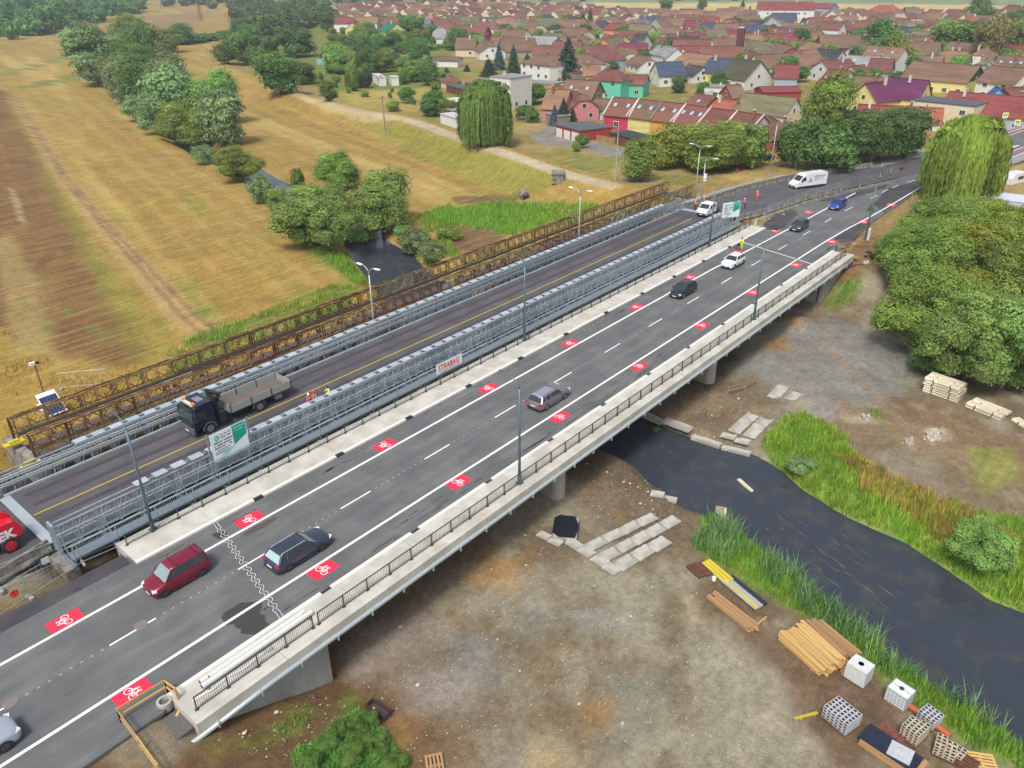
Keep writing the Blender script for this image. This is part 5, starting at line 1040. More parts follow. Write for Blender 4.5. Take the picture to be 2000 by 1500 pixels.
# delineator posts on the far carriageway
for i, (px, py) in enumerate([(1678, 370), (1718, 349), (1739, 340), (1682, 332), (1722, 329)]):
    x, y = G(px, py, .03); t = empty('delineator', (x, y, .03), .3, ['striped road delineator alone in front of the willow road', 'striped road delineator in the middle of the far carriageway', 'striped road delineator nearest the kerb of the far road', 'striped road delineator beside the tall fence', 'striped road delineator against the footpath barrier'][i], 'delineator', 'red and white delineators')
    MB().bb(-.22, .22, -.2, .2, 0, .1).build('foot', M_BLK, t); MB().bb(-.13, .13, -.02, .02, .1, 1.1).build('blade', M_WHITE, t)
    for k in range(3): MB().add([(-.13, -.024, .25+.3*k), (.13, -.024, .38+.3*k), (.13, -.024, .50+.3*k), (-.13, -.024, .37+.3*k)], [(0, 1, 2, 3)]).build('red_stripe', M_RED, t)
for px, py, m_, l in ((1604, 380, M_RED, 'small red traffic cone beside the inner barriers'), (1598, 384, mat('green_plastic', (.02, .3, .06), .6), 'small green tub beside the red cone')):
    x, y = G(px, py, 0); o = MB().tube([(0, 0, 0), (0, 0, .04), (0, 0, .05), (0, 0, .75)], [.3, .3, .22, .05], 12).build('traffic_cone' if m_ is M_RED else 'tub', m_); o.location = (x, y, .02); tag(o, l, 'cone' if m_ is M_RED else 'tub')
# ================================================================== VEGETATION
def leafmat(name, col, hv=.12, transl=.3):
    m = bpy.data.materials.new(name); m.use_nodes = True; nt = m.node_tree; N = nt.nodes; L = nt.links
    b = N['Principled BSDF']; b.inputs['Roughness'].default_value = .7; b.inputs['Specular IOR Level'].default_value = .25
    a = N.new('ShaderNodeAttribute'); a.attribute_name = 'tint'; oi = N.new('ShaderNodeObjectInfo')
    r = N.new('ShaderNodeMapRange'); r.inputs[3].default_value = 1-hv*1.6; r.inputs[4].default_value = 1+hv*1.6; L.new(oi.outputs['Random'], r.inputs[0])
    r2 = N.new('ShaderNodeMapRange'); r2.inputs[3].default_value = .5-hv*.22; r2.inputs[4].default_value = .5+hv*.22; L.new(oi.outputs['Random'], r2.inputs[0])
    mu = N.new('ShaderNodeMath'); mu.operation = 'MULTIPLY'; L.new(a.outputs['Fac'], mu.inputs[0]); L.new(r.outputs[0], mu.inputs[1])
    h = N.new('ShaderNodeHueSaturation'); h.inputs['Color'].default_value = (*col, 1); L.new(mu.outputs[0], h.inputs['Value']); L.new(r2.outputs[0], h.inputs['Hue']); L.new(h.outputs[0], b.inputs['Base Color'])
    t = N.new('ShaderNodeBsdfTranslucent'); h2 = N.new('ShaderNodeHueSaturation'); L.new(h.outputs[0], h2.inputs['Color']); h2.inputs['Value'].default_value = 1.5; h2.inputs['Hue'].default_value = .485; L.new(h2.outputs[0], t.inputs['Color'])
    mx = N.new('ShaderNodeMixShader'); mx.inputs[0].default_value = transl; L.new(b.outputs[0], mx.inputs[1]); L.new(t.outputs[0], mx.inputs[2]); L.new(mx.outputs[0], N['Material Output'].inputs[0])
    return m
LM = dict(willow=leafmat('willow_leaves', (.22, .34, .085)), grey=leafmat('grey_willow_leaves', (.20, .285, .115)), dark=leafmat('dark_leaves', (.11, .20, .05)), lime=leafmat('lime_leaves', (.23, .31, .045)),
          olive=leafmat('olive_leaves', (.20, .285, .055)), weep=leafmat('weeping_leaves', (.17, .26, .06)), weep2=leafmat('yellow_weeping_leaves', (.25, .33, .05)), fir=leafmat('fir_needles', (.045, .085, .045)), blue=leafmat('blue_fir_needles', (.075, .125, .13)), gold=leafmat('yellowing_leaves', (.24, .23, .075)), fresh=leafmat('fresh_shrub_leaves', (.13, .23, .05)))
M_BARK = mat('bark', A(96, 84, 70), .9, var=.3, scale=4, stretch=(1, 1, .3), bump=.3)
def quads(P, Nn, s, rg, asp=.6, up=None):
    "leaf clump quads at points P facing Nn, size s"
    n = len(P); r = rg.normal(size=(n, 3)); u = np.cross(Nn, r); u /= np.linalg.norm(u, axis=1)[:, None]+1e-9
    if up is not None: u = u*(1-up)+np.array([0, 0, 1.])*up; u /= np.linalg.norm(u, axis=1)[:, None]
    v = np.cross(Nn, u); v /= np.linalg.norm(v, axis=1)[:, None]+1e-9
    s = np.broadcast_to(s, (n,))[:, None]
    V = np.stack([P-u*s, P-v*s*asp+u*s*.1, P+u*s, P+v*s*asp-u*s*.1], 1).reshape(-1, 3); return V
def crown_arrays(seed, n, leaf, env, lobes=14, lr=(.22, .36), core=True):
    "env=(rx,ry,z0,z1) unit crown; returns verts, quads, tint"
    rg = np.random.default_rng(seed); rx, ry, z0, z1 = env; zc = (z0+z1)/2; hz = (z1-z0)/2
    C_ = []
    while len(C_) < lobes:
        p = rg.uniform(-1, 1, 3)
        if p[0]**2+p[1]**2+abs(p[2])**3*(1 if p[2] > 0 else .55) < 1 and (np.linalg.norm(p) > .45 or len(C_) < 2): C_.append([p[0]*rx*.74, p[1]*ry*.74, zc+p[2]*hz*.74, rg.uniform(*lr)])
    C_ = np.array(C_); Vs = []; T = []
    w = C_[:, 3]**2; w /= w.sum(); cnt = np.maximum(20, (w*n).astype(int))
    for (x, y, z, r), k in zip(C_, cnt):
        d = rg.normal(size=(k, 3)); d /= np.linalg.norm(d, axis=1)[:, None]; d[:, 2] = np.where(d[:, 2] < -.5, -d[:, 2], d[:, 2])
        rr = r*(1+.16*np.sin(d[:, 0]*7+seed)+.14*np.sin(d[:, 2]*9+x*20))*rg.uniform(.72, 1.1, k)
        P = np.array([x, y, z])+d*rr[:, None]*np.array([1.05, 1.05, .9]); Nn = d+rg.normal(size=(k, 3))*.33; Nn[:, 2] += .25; Nn /= np.linalg.norm(Nn, axis=1)[:, None]
        Vs.append(quads(P, Nn, leaf*rg.uniform(.6, 1.25, k), rg)); lt = rg.uniform(.74, 1.26)
        T.append(lt*rg.uniform(.7, 1.3, k))
    V = np.concatenate(Vs); F = np.arange(len(V)).reshape(-1, 4); T = np.concatenate(T)
    if core:
        ph = np.linspace(0, PI, 6)[1:-1]; th = np.arange(8)*PI/4
        for (x, y, z, r) in C_:
            b = len(V); ring = [[x+.72*r*math.sin(p)*math.cos(t), y+.72*r*math.sin(p)*math.sin(t), z+.66*r*math.cos(p)] for p in ph for t in th]
            V = np.concatenate([V, np.array(ring)]); f = [[b+i*8+j, b+i*8+(j+1) % 8, b+(i+1)*8+(j+1) % 8, b+(i+1)*8+j] for i in range(3) for j in range(8)]+[[b, b+2, b+4, b+6]]
            F = np.concatenate([F, np.array(f)]); T = np.concatenate([T, np.full(len(f), .75)])  # core tinted darker: shade deep between the lobes is painted in
    return V, F, T
def leafmesh(name, V, F, T, m):
    o = npmesh(name, V, F, m, attrs={'tint': ('FACE', 'FLOAT', T)}); me = o.data; bpy.data.objects.remove(o); return me
def weep_arrays(seed, n, R_=.5, Hh=1.0):
    rg = np.random.default_rng(seed); Vs = []; T = []; nb = 46
    for b in range(nb):
        a = 2*PI*b/nb*2.4+rg.uniform(0, .5); rad = R_*rg.uniform(.15, .82); top = Hh*(1-.42*(rad/R_)**2.2)*rg.uniform(.93, 1.0); cx, cy = rad*math.cos(a), rad*math.sin(a); lt = rg.uniform(.75, 1.22)
        for s in range(n//nb//9):
            t0 = rg.uniform(0, 2*PI); rr = R_*.25*math.sqrt(rg.uniform(0, 1)); sx_ = cx+rr*math.cos(t0); sy_ = cy+rr*math.sin(t0); sz = top-rr*rr*5*rg.uniform(.7, 1.3)
            ln = (sz-Hh*.04)*rg.uniform(.45, .98) if rad > R_*.4 else sz*rg.uniform(.25, .5)
            k = 9; q = np.linspace(0, 1, k); ox = np.array([sx_, sy_]); dirn = ox/(np.linalg.norm(ox)+1e-6)
            P = np.zeros((k, 3)); P[:, :2] = ox+dirn*(.05*np.sqrt(q)[:, None])+rg.normal(size=(k, 2))*.006; P[:, 2] = sz-q*ln
            Nn = np.zeros((k, 3)); Nn[:, :2] = dirn+rg.normal(size=(k, 2))*.5; Nn[:, 2] = .15; Nn /= np.linalg.norm(Nn, axis=1)[:, None]
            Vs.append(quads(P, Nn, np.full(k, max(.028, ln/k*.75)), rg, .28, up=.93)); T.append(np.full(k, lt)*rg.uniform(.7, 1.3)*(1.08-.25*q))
    V = np.concatenate(Vs); F = np.arange(len(V)).reshape(-1, 4); T = np.concatenate(T)
    V2, F2, T2 = crown_arrays(seed+1, n//6, .045, (R_*.7, R_*.7, Hh*.3, Hh*.95), 12, (.14, .2)); F = np.concatenate([F, F2+len(V)]); V = np.concatenate([V, V2]); T = np.concatenate([T, T2*.8]); return V, F, T
def fir_arrays(seed, n):
    rg = np.random.default_rng(seed); Vs = []; T = []
    for lv in range(15):
        z = .12+.84*lv/14; r = .24*(1-z)**.8+.015; m_ = max(5, int(n/15*(1-z)*1.7)); a = rg.uniform(0, 2*PI, m_); q = np.sqrt(rg.uniform(.05, 1, m_)); ra = r*(1+.25*np.sin(a*5+lv*2))
        P = np.stack([ra*q*np.cos(a), ra*q*np.sin(a), z-.07*q+rg.normal(size=m_)*.012], 1); Nn = np.stack([np.cos(a)*.7, np.sin(a)*.7, np.full(m_, .8)], 1)+rg.normal(size=(m_, 3))*.35; Nn /= np.linalg.norm(Nn, axis=1)[:, None]
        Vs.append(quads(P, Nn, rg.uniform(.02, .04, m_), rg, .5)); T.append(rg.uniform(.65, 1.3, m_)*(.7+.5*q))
    V = np.concatenate(Vs); F = np.arange(len(V)).reshape(-1, 4); return V, F, np.concatenate(T)
ENV = dict(round=(.46, .46, .03, 1.0), tall=(.34, .34, .02, 1.0), wide=(.58, .58, .0, 1.0), bush=(.60, .60, .0, 1.0))
_T = {}
def crown(kind, shape, var, hi=False):
    k = (kind, shape, var, hi)
    if k not in _T:
        if shape == 'weep': V, F, T = weep_arrays(10+var, 30000)
        elif shape == 'fir': V, F, T = fir_arrays(var+3, 3400)
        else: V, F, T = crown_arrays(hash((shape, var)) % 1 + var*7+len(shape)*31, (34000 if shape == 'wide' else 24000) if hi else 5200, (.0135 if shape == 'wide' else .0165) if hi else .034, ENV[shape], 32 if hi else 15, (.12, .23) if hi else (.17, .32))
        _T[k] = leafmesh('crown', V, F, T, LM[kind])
    return _T[k]
tk = MB().tube([(0, 0, -.02), (0, 0, .3), (.01, 0, .6)], [.035, .026, .012], 7)
for a in range(5): tk.tube([(0, 0, .22+.05*a), (.16*math.cos(a*1.3), .16*math.sin(a*1.3), .42+.07*a), (.26*math.cos(a*1.3), .26*math.sin(a*1.3), .6+.06*a)], [.015, .010, .004], 5)
to = tk.build('tmp', M_BARK, smooth=True); TRK = to.data; bpy.data.objects.remove(to)
TR = random.Random(11)
KW = dict(willow='mid green', grey='grey green', dark='dark green', lime='lime green', olive='olive green', fresh='bright green', gold='yellowing', weep='green', weep2='yellow green', fir='dark', blue='bluish')
SW = {'round': 'round tree', 'wide': 'spreading tree', 'tall': 'slim tree', 'bush': 'bush', 'fir': 'spruce', 'weep': 'willow'}
def describe(loc, h, kind, shape, px, nm_=None):
    d = math.hypot(loc[0]+11, loc[1]+42); sz = 'tiny' if h < 2.3 else ('small' if h < 4 else ('medium' if h < 6.5 else 'large'))
    side = 'by the woods at the left' if px < 690 else ('above the teal greenhouses' if px < 745 else ('near the white cabins' if px < 800 else ('below the yellow house' if px < 850 else 'toward the white shed')))
    return f"{sz} {KW[kind]} {SW[shape] if nm_ is None else nm_} in the gardens {side}, {'front' if d < 250 else ('middle' if d < 330 else 'back')} rows"
def tree(loc, h, w, kind, shape, label, grp=None, hi=False, cat='tree', name=None, desc=None):
    if desc is not None: label = describe(loc, h, kind, shape, desc, name)
    nm = {'weep': 'weeping_willow', 'fir': 'spruce_tree', 'bush': 'bush'}.get(shape, 'broadleaf_tree') if name is None else name
    t = empty(nm, loc, TR.uniform(0, 6.28), label, 'bush' if shape == 'bush' else cat, grp)
    envw = {'weep': 1.12, 'fir': .5, 'round': .98, 'tall': .74, 'wide': 1.2, 'bush': 1.25}[shape]
    w *= 1.14; s = w/envw; v = TR.randrange(2 if hi or shape in ('weep', 'fir') else 3)
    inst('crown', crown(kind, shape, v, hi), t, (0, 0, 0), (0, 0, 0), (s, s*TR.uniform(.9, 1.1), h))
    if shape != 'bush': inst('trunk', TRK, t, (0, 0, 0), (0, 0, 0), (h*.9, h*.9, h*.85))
    return t
def T_(px, py, wpx, ytop, kind, shape, label, grp=None, hi=False):
    x, y, z = GT(px, py); P = Vector((x, y, z)); dist = (P-CAM).dot(fw); mpp = dist/FPX; dep = math.atan2(CAM.z-z, math.hypot(x-CAM.x, y-CAM.y))
    w = wpx*mpp; r = w/2
    # base pixel is the near foot of the crown: centre sits half a crown further away
    dx, dy = (x-CAM.x), (y-CAM.y); dl = math.hypot(dx, dy); off = r*.3; x += dx/dl*off; y += dy/dl*off
    span = (py-ytop)*mpp; h = 1.06*max(1.0, (span-1.5*r*math.sin(dep)*.55*(1 if shape != 'fir' else .4))/math.cos(dep)); z = Hs(x, y)-.1
    return tree((x, y, z), h, w, kind, shape, label, grp, hi)
GR = 'willows lining the old river arm'; GG = 'garden trees behind the levee'
for a in [(195, 168, 92, 55, 'grey', 'tall', 'tall grey green willow at the far left end of the riverside row'), (262, 105, 75, 35, 'willow', 'round', 'rounded tree standing behind the far end of the riverside row'), (285, 130, 60, 60, 'dark', 'round', 'dark tree tucked behind the far riverside willows'), (330, 103, 48, 62, 'olive', 'round', 'small light green tree right of the far riverside willows'), (360, 88, 30, 50, 'dark', 'tall', 'slim dark tree at the hedge end beyond the riverside row'),
          (240, 190, 80, 112, 'grey', 'round', 'grey willow third from the far end of the riverside row'), (212, 165, 60, 110, 'willow', 'round', 'low willow at the field edge under the tall far one'), (285, 185, 85, 88, 'dark', 'round', 'dark willow in the back of the riverside row'), (300, 225, 85, 118, 'dark', 'tall', 'dark green willow in the middle of the riverside row'), (338, 235, 78, 112, 'grey', 'tall', 'broad grey willow with bare twigs in the riverside row'), (252, 205, 62, 128, 'grey', 'round', 'grey willow at the field side of the riverside row'),
          (272, 238, 44, 186, 'grey', 'round', 'small grey willow beside the field under the taller row'), (308, 262, 56, 190, 'grey', 'round', 'pale grey willow low in the riverside row'), (345, 262, 70, 150, 'grey', 'tall', 'slender grey willow behind the bright green one'), (372, 292, 108, 200, 'olive', 'round', 'bright green topped willow in the near part of the row'), (430, 245, 88, 142, 'willow', 'round', 'tall round willow at the right edge of the near row'), (440, 296, 70, 186, 'grey', 'tall', 'dark leaning willow beside the stream gap'), (402, 322, 42, 283, 'grey', 'bush', 'grey willow bush at the near end of the row'),
          (472, 355, 98, 283, 'olive', 'wide', 'light green rounded tree alone at the stream bend'), (513, 400, 46, 345, 'grey', 'bush', 'grey bush on the bank below the bright water'), (542, 412, 36, 368, 'willow', 'bush', 'green bush beside the grey one on the bank'), (660, 378, 84, 303, 'olive', 'round', 'bright green tree behind the great round willow'), (620, 490, 165, 358, 'willow', 'wide', 'great round willow on the meadow bank of the pond'), (750, 466, 108, 338, 'willow', 'round', 'tall willow on the right bank of the dark pond'), (812, 500, 62, 448, 'grey', 'bush', 'pale bush on the pond bank by the truss'), (845, 514, 56, 470, 'grey', 'bush', 'second pale bush between pond and truss'), (700, 482, 60, 440, 'willow', 'bush', 'low willow scrub at the foot of the great round willow'), (792, 474, 44, 440, 'willow', 'bush', 'low scrub right of the pond willow'), (878, 470, 46, 442, 'olive', 'bush', 'olive scrub beside the bare soil patch'),
          (585, 385, 30, 330, 'fresh', 'bush', 'low green scrub on the right bank of the bright water'), (470, 68, 36, 36, 'dark', 'round', 'single dark tree on the far meadow'), (490, 82, 40, 50, 'dark', 'bush', 'dark hedge bush at the end of the far ditch')]:
    T_(*a[:7], grp=GR if a[0] < 880 else None, hi=a[2] > 70)
for a in [(447, 125, 46, 82, 'dark', 'round', 'first dark walnut at the corner of the gardens'), (482, 128, 58, 72, 'dark', 'round', 'broad dark tree at the garden edge'), (508, 142, 50, 98, 'dark', 'wide', 'low dark tree below the garden edge trees'), (530, 112, 34, 78, 'dark', 'round', 'small dark tree behind the garden edge'), (577, 112, 64, 60, 'dark', 'round', 'large dark tree above the greenhouse'), (550, 188, 72, 116, 'dark', 'round', 'large dark tree at the start of the levee path'), (592, 165, 46, 126, 'dark', 'round', 'dark tree behind the large one at the levee path'), (645, 198, 24, 163, 'dark', 'tall', 'small slim tree alone beside the levee path'), (692, 172, 34, 134, 'weep', 'weep', 'small weeping willow in the gardens'), (716, 172, 22, 145, 'fir', 'round', 'dark clump beside the small weeping willow'),
          (812, 160, 42, 122, 'olive', 'round', 'light green orchard tree'), (838, 168, 30, 125, 'dark', 'tall', 'dark slender tree in the orchard'), (795, 202, 36, 172, 'fresh', 'bush', 'light green bush below the orchard'), (768, 218, 30, 198, 'olive', 'bush', 'yellow green bush at the bend of the path'), (848, 228, 44, 182, 'dark', 'round', 'dark tree beside the black garden hut'), (872, 228, 30, 195, 'olive', 'round', 'green tree in front of the black garden hut'), (640, 62, 26, 22, 'dark', 'tall', 'tall dark tree at the left end of the village'), (805, 82, 46, 38, 'dark', 'round', 'big dark tree right of the yellow house'), (775, 88, 30, 60, 'olive', 'round', 'green tree before the yellow house'),
          (1250, 355, 58, 275, 'olive', 'round', 'brownish round tree left of the lime green group'), (1305, 330, 78, 242, 'lime', 'round', 'lime green tree first of the group by the bridge end'), (1345, 318, 66, 248, 'lime', 'tall', 'lime green tree second of the group'), (1390, 338, 96, 255, 'olive', 'round', 'olive green tree in the middle of the bridge end group'), (1425, 322, 92, 236, 'lime', 'round', 'lime green tree behind the lamp posts'), (1462, 330, 70, 250, 'olive', 'round', 'olive tree at the right end of the lime green group'),
          (1548, 330, 76, 236, 'dark', 'round', 'dark tree behind the white van'), (1598, 318, 96, 152, 'olive', 'tall', 'tallest green tree rising above the white van'), (1612, 335, 90, 240, 'dark', 'round', 'dark crown below the tallest tree'), (1660, 322, 104, 216, 'dark', 'round', 'dark tree in the middle of the thicket'), (1712, 318, 106, 214, 'dark', 'round', 'dark tree right of the thicket middle'), (1762, 312, 90, 218, 'dark', 'round', 'dark tree beside the right weeping willow'),
          (1712, 122, 62, 42, 'dark', 'round', 'dark tree right of the pale green hall'), (1740, 130, 60, 72, 'olive', 'round', 'green tree below the pale green hall'), (1700, 125, 46, 82, 'dark', 'round', 'dark green tree by the orange roofed house'), (1905, 50, 48, -2, 'dark', 'round', 'big dark tree on the skyline of the village'), (1845, 112, 66, 50, 'olive', 'round', 'olive tree left in the park group'), (1885, 112, 80, 50, 'dark', 'round', 'dark tree in the middle of the park group'), (1925, 125, 60, 48, 'gold', 'round', 'yellowing chestnut in the park group'), (1960, 112, 56, 50, 'dark', 'round', 'dark tree right in the park group'), (1992, 118, 60, 48, 'olive', 'round', 'green tree at the right edge behind the park'), (1905, 70, 60, 42, 'gold', 'wide', 'yellowing crown behind the park group'), (1985, 60, 60, 20, 'dark', 'round', 'dark trees beside the gabled hall'),
          (1560, 98, 34, 62, 'dark', 'round', 'round green tree before the white school'), (1500, 85, 42, 62, 'olive', 'wide', 'wide green tree left of the tall chimney roof'), (1432, 58, 44, 36, 'dark', 'wide', 'green tree left of the white school'), (1300, 22, 26, 2, 'dark', 'round', 'dark tree at the far village edge'), (1370, 20, 14, 0, 'dark', 'tall', 'slim dark tree at the far village edge'), (1402, 178, 30, 140, 'dark', 'round', 'dark tree beside the yellow hedge'), (1372, 192, 26, 160, 'fresh', 'round', 'green tree behind the terraced row'), (1325, 182, 30, 152, 'dark', 'round', 'round dark tree behind the terraced row'), (1180, 122, 34, 102, 'dark', 'wide', 'round bush in the courtyard left of the black house')]:
    T_(*a[:7], grp=GG if a[0] < 880 else None, hi=a[2] > 90)
for a in [(1108, 156, 52, 80, 'fir', 'large dark spruce among the roofs'), (975, 136, 24, 88, 'blue', 'tall blue spruce behind the flat roofed house'), (1003, 146, 28, 92, 'fir', 'dark spruce right of the blue one'), (1030, 148, 34, 108, 'fir', 'broad dark spruce behind the red canopy'), (955, 150, 32, 116, 'fir', 'dark spruce left of the blue one'), (912, 140, 14, 126, 'fir', 'small spruce on the dry lawn'), (872, 142, 14, 132, 'blue', 'small bluish spruce by the lawn'), (1152, 52, 16, 18, 'fir', 'slim spruce far in the village'), (1138, 55, 22, 28, 'fir', 'dark spruce beside the slim one'), (1523, 46, 18, 10, 'fir', 'spruce in front of the white school'), (1448, 34, 16, 2, 'fir', 'spruce left of the white school'), (1462, 40, 14, 14, 'fir', 'small spruce beside the school spruce'), (1100, 244, 26, 194, 'fir', 'dark spruce before the pink house'), (1083, 246, 22, 206, 'blue', 'blue spruce before the pink house'), (1118, 242, 20, 212, 'fir', 'small spruce by the grey carport'), (1012, 30, 10, 6, 'fir', 'tiny spruce at the far village edge')]:
    T_(a[0], a[1], a[2], a[3], a[4], 'fir', a[5])
T_(950, 282, 108, 163, 'weep', 'weep', 'large weeping willow on the levee beside the village'); T_(1866, 396, 142, 232, 'weep2', 'weep', 'large yellow green weeping willow beside the new road')
for i, a in enumerate([(1800, 700, 190, 520, 'olive'), (1875, 762, 190, 560, 'willow'), (1965, 772, 200, 560, 'willow'), (2060, 790, 200, 560, 'olive'), (1790, 600, 170, 440, 'olive'), (1880, 625, 180, 440, 'lime'), (1975, 640, 190, 450, 'olive'), (1745, 470+60, 90, 440, 'olive'), (1830, 500, 150, 385, 'olive'), (1920, 510, 160, 390, 'lime'), (2010, 520, 170, 392, 'olive')]):
    T_(*a[:5], 'wide', ['broad willow at the left edge of the big right hand thicket', 'willow over the stacked barriers', 'willow at the right frame edge over the lone slabs', 'willow cut by the right frame edge', 'olive crown on the slope left in the thicket', 'yellow green crown in the middle of the thicket', 'olive crown right in the thicket', 'small crown at the bare path', 'olive crown at the back of the thicket', 'yellow green crown below the pale trailer', 'crown at the back right corner of the thicket'][i], 'willow thicket right of the bridge', True)
T_(1738, 642, 62, 592, 'fresh', 'bush', 'low green bush on the slope past the far wing wall'); T_(1812, 728, 74, 668, 'fresh', 'bush', 'lime bush left of the barrier stack'); T_(1905, 1112, 118, 1015, 'willow', 'bush', 'silvery willow bush on the right river bank', hi=True); T_(1562, 925, 50, 890, 'grey', 'bush', 'small silvery bush on the right river bank'); T_(1280, 850, 16, 836, 'dark', 'bush', 'small dark sapling on the slab edge by the water'); T_(1135, 290, 26, 262, 'fresh', 'bush', 'round green bush beside the garage'); T_(1125, 296, 18, 276, 'lime', 'bush', 'lime green sapling before the garage'); T_(1700, 415, 10, 398, 'fresh', 'bush', 'small green shrub at the road edge')
T_(1025, 235, 36, 205, 'fresh', 'bush', 'green hedge left of the pink house'); T_(1045, 205, 50, 165, 'fresh', 'wide', 'bright green tree before the flat roofed house'); T_(1040, 240, 30, 215, 'dark', 'bush', 'dark bush left of the pink house')
for i, (px, py, w_, yt) in enumerate([(640, 1470, 50, 1442), (690, 1440, 60, 1408), (735, 1470, 56, 1438), (605, 1500, 50, 1470), (680, 1495, 64, 1455), (770, 1505, 56, 1468), (722, 1418, 40, 1396), (660, 1440, 40, 1418)]):
    T_(px, py, w_, yt, 'fresh', 'bush', 'leafy bright green shrub in the clump at the bottom edge, '+('left', 'top', 'right', 'far left', 'middle', 'far right', 'rear', 'upper left')[i], 'shrubs at the bottom edge', True)
# scattered garden shrubbery (countable, kept as separate bushes)
k = 0
for i in range(150):
    px = TR.uniform(640, 960); py = TR.uniform(62, 150)
    if py > 150-(px-640)*.05 or (px > 850 and py > 100) or (px > 860 and py < 80) or (740 < px < 830 and py < 82): continue
    x, y, z = GT(px, py); s_ = TR.uniform(.6, 1.3)
    tree((x, y, z-.2), TR.uniform(3, 8.5)*s_, TR.uniform(5, 9)*s_, TR.choice(('dark', 'dark', 'olive', 'willow', 'fresh', 'dark')), TR.choice(('bush', 'round', 'wide')), None, 'greenery of the allotments', desc=px); k += 1
for i in range(46):
    px = TR.uniform(600, 900); py = TR.uniform(125, 225)
    if py < 150: py += 20
    if py > 160+.2*(px-560) : continue
    x, y, z = GT(px, py); tree((x, y, z-.1), TR.uniform(1.5, 4), TR.uniform(1.5, 4), TR.choice(('dark', 'olive', 'fresh')), 'bush', None, 'small saplings in the dry gardens', desc=px, name='sapling')
# far woods: one mass
def mass(name, polys, n, h, w, m, label, nl=230, leaf=.10):
    base = [crown_arrays(50+i, nl, leaf, ENV['round'], 8, (.25, .38)) for i in range(3)]; Vs = []; Fs = []; Ts = []; off = 0; rg = np.random.default_rng(4)
    for pl in polys:
        P = np.array(pl); c = 0
        while c < n:
            q = rg.uniform(P.min(0), P.max(0))
            if sdist(np.array([q[0]]), np.array([q[1]]), P)[0] > 0: continue
            x, y, z = GT(q[0], q[1]); V, F, T = base[c % 3]; hh = h*rg.uniform(.7, 1.25); ww = w*rg.uniform(.8, 1.3); a = rg.uniform(0, 6.3)
            V2 = np.stack([(V[:, 0]*math.cos(a)-V[:, 1]*math.sin(a))*ww+x, (V[:, 0]*math.sin(a)+V[:, 1]*math.cos(a))*ww+y, V[:, 2]*hh+z], 1)
            Vs.append(V2); Fs.append(F+off); Ts.append(T*rg.uniform(.75, 1.25)); off += len(V2); c += 1
    o = npmesh(name, np.concatenate(Vs), np.concatenate(Fs), m, attrs={'tint': ('FACE', 'FLOAT', np.concatenate(Ts))}); tag(o, label, name.replace('_', ' '), kind='stuff'); return o
mass('forest', [[(-60, 30), (0, 84), (110, 66), (180, 48), (290, 26), (300, -12), (-60, -12)]], 230, 15, 15, LM['dark'], 'dark hazy wood closing the top left corner')
mass('far_wood', [[(300, 12), (420, 18), (560, 24), (640, 16), (700, 4), (700, -14), (300, -14)], [(455, 45), (520, 40), (640, 34), (640, 18), (470, 22)], [(470, 84), (560, 52), (640, 40), (640, 50), (560, 66)]], 70, 12, 14, LM['dark'], 'strip of far woods behind the meadow')
mass('far_wood', [[(1000, 6), (2000, -4), (2000, -14), (1000, -14)], [(660, 14), (1000, 10), (1000, -6), (660, -4)]], 60, 9, 14, LM['dark'], 'row of far trees behind the village fields', nl=120, leaf=.13)
hed = mass('hedge', [[(345, 88), (420, 82), (450, 74), (440, 70), (400, 77), (345, 82)]], 40, 4, 8, LM['dark'], 'low hedge along the far ditch', nl=120)
# ---- grass, reeds and weeds as blades
def blades(name, polys, dens, hh, m, label, lean=.35, wd=.03, seed=1, clump=0, cap=60000, onslope=True):
    rg = np.random.default_rng(seed); PP = []
    for pl in polys:
        P = np.array([gp(*q) for q in pl]); ar = abs(sum(P[i][0]*P[(i+1) % len(P)][1]-P[(i+1) % len(P)][0]*P[i][1] for i in range(len(P))))/2; n = int(min(cap, ar*dens))
        q = rg.uniform(P.min(0), P.max(0), (int(n*2.6)+50, 2)); q = q[sdist(q[:, 0], q[:, 1], P)+(fbm(q[:, 0], q[:, 1], 2))*2.2 < 0][:n]
        if clump: q = q[fbm(q[:, 0], q[:, 1], clump) > -.05]
        PP.append(q)
    q = np.concatenate(PP); z = H(q[:, 0], q[:, 1])-.03; k = z > WZ-.05; q = q[k]; z = z[k]; n = len(q)
    cl = fbm(q[:, 0], q[:, 1], 1.1); cl2 = fbm(q[:, 0]+40, q[:, 1], 3.5); h_ = hh*rg.uniform(.5, 1.2, n)*(1+1.5*cl+1.0*cl2); a = rg.uniform(0, 2*PI, n); ln = lean*rg.uniform(.3, 1.3, n)
    d = np.stack([np.cos(a), np.sin(a)], 1); s_ = np.stack([-d[:, 1], d[:, 0]], 1)*(wd*rg.uniform(.7, 1.4, n))[:, None]
    B = np.concatenate([q, z[:, None]], 1); S3 = np.concatenate([s_, np.zeros((n, 1))], 1)
    M_ = B+np.concatenate([d*(h_*ln*.35)[:, None], (h_*.6)[:, None]], 1); Tp = B+np.concatenate([d*(h_*ln)[:, None], h_[:, None]], 1)
    V = np.stack([B-S3, B+S3, M_+S3*.8, Tp, M_-S3*.8], 1); V4 = np.stack([V[:, 0], V[:, 1], V[:, 2], V[:, 4]], 1); V5 = np.stack([V[:, 4], V[:, 2], V[:, 3], V[:, 3]+S3*.1], 1)
    VV = np.concatenate([V4.reshape(-1, 3), V5.reshape(-1, 3)]); F = np.arange(len(VV)).reshape(-1, 4); T = np.tile(rg.uniform(.65, 1.35, n)*(1+.8*cl2), 2)
    o = npmesh(name, VV, F, m, attrs={'tint': ('FACE', 'FLOAT', T)}); tag(o, label, name.replace('_', ' '), kind='stuff'); return o
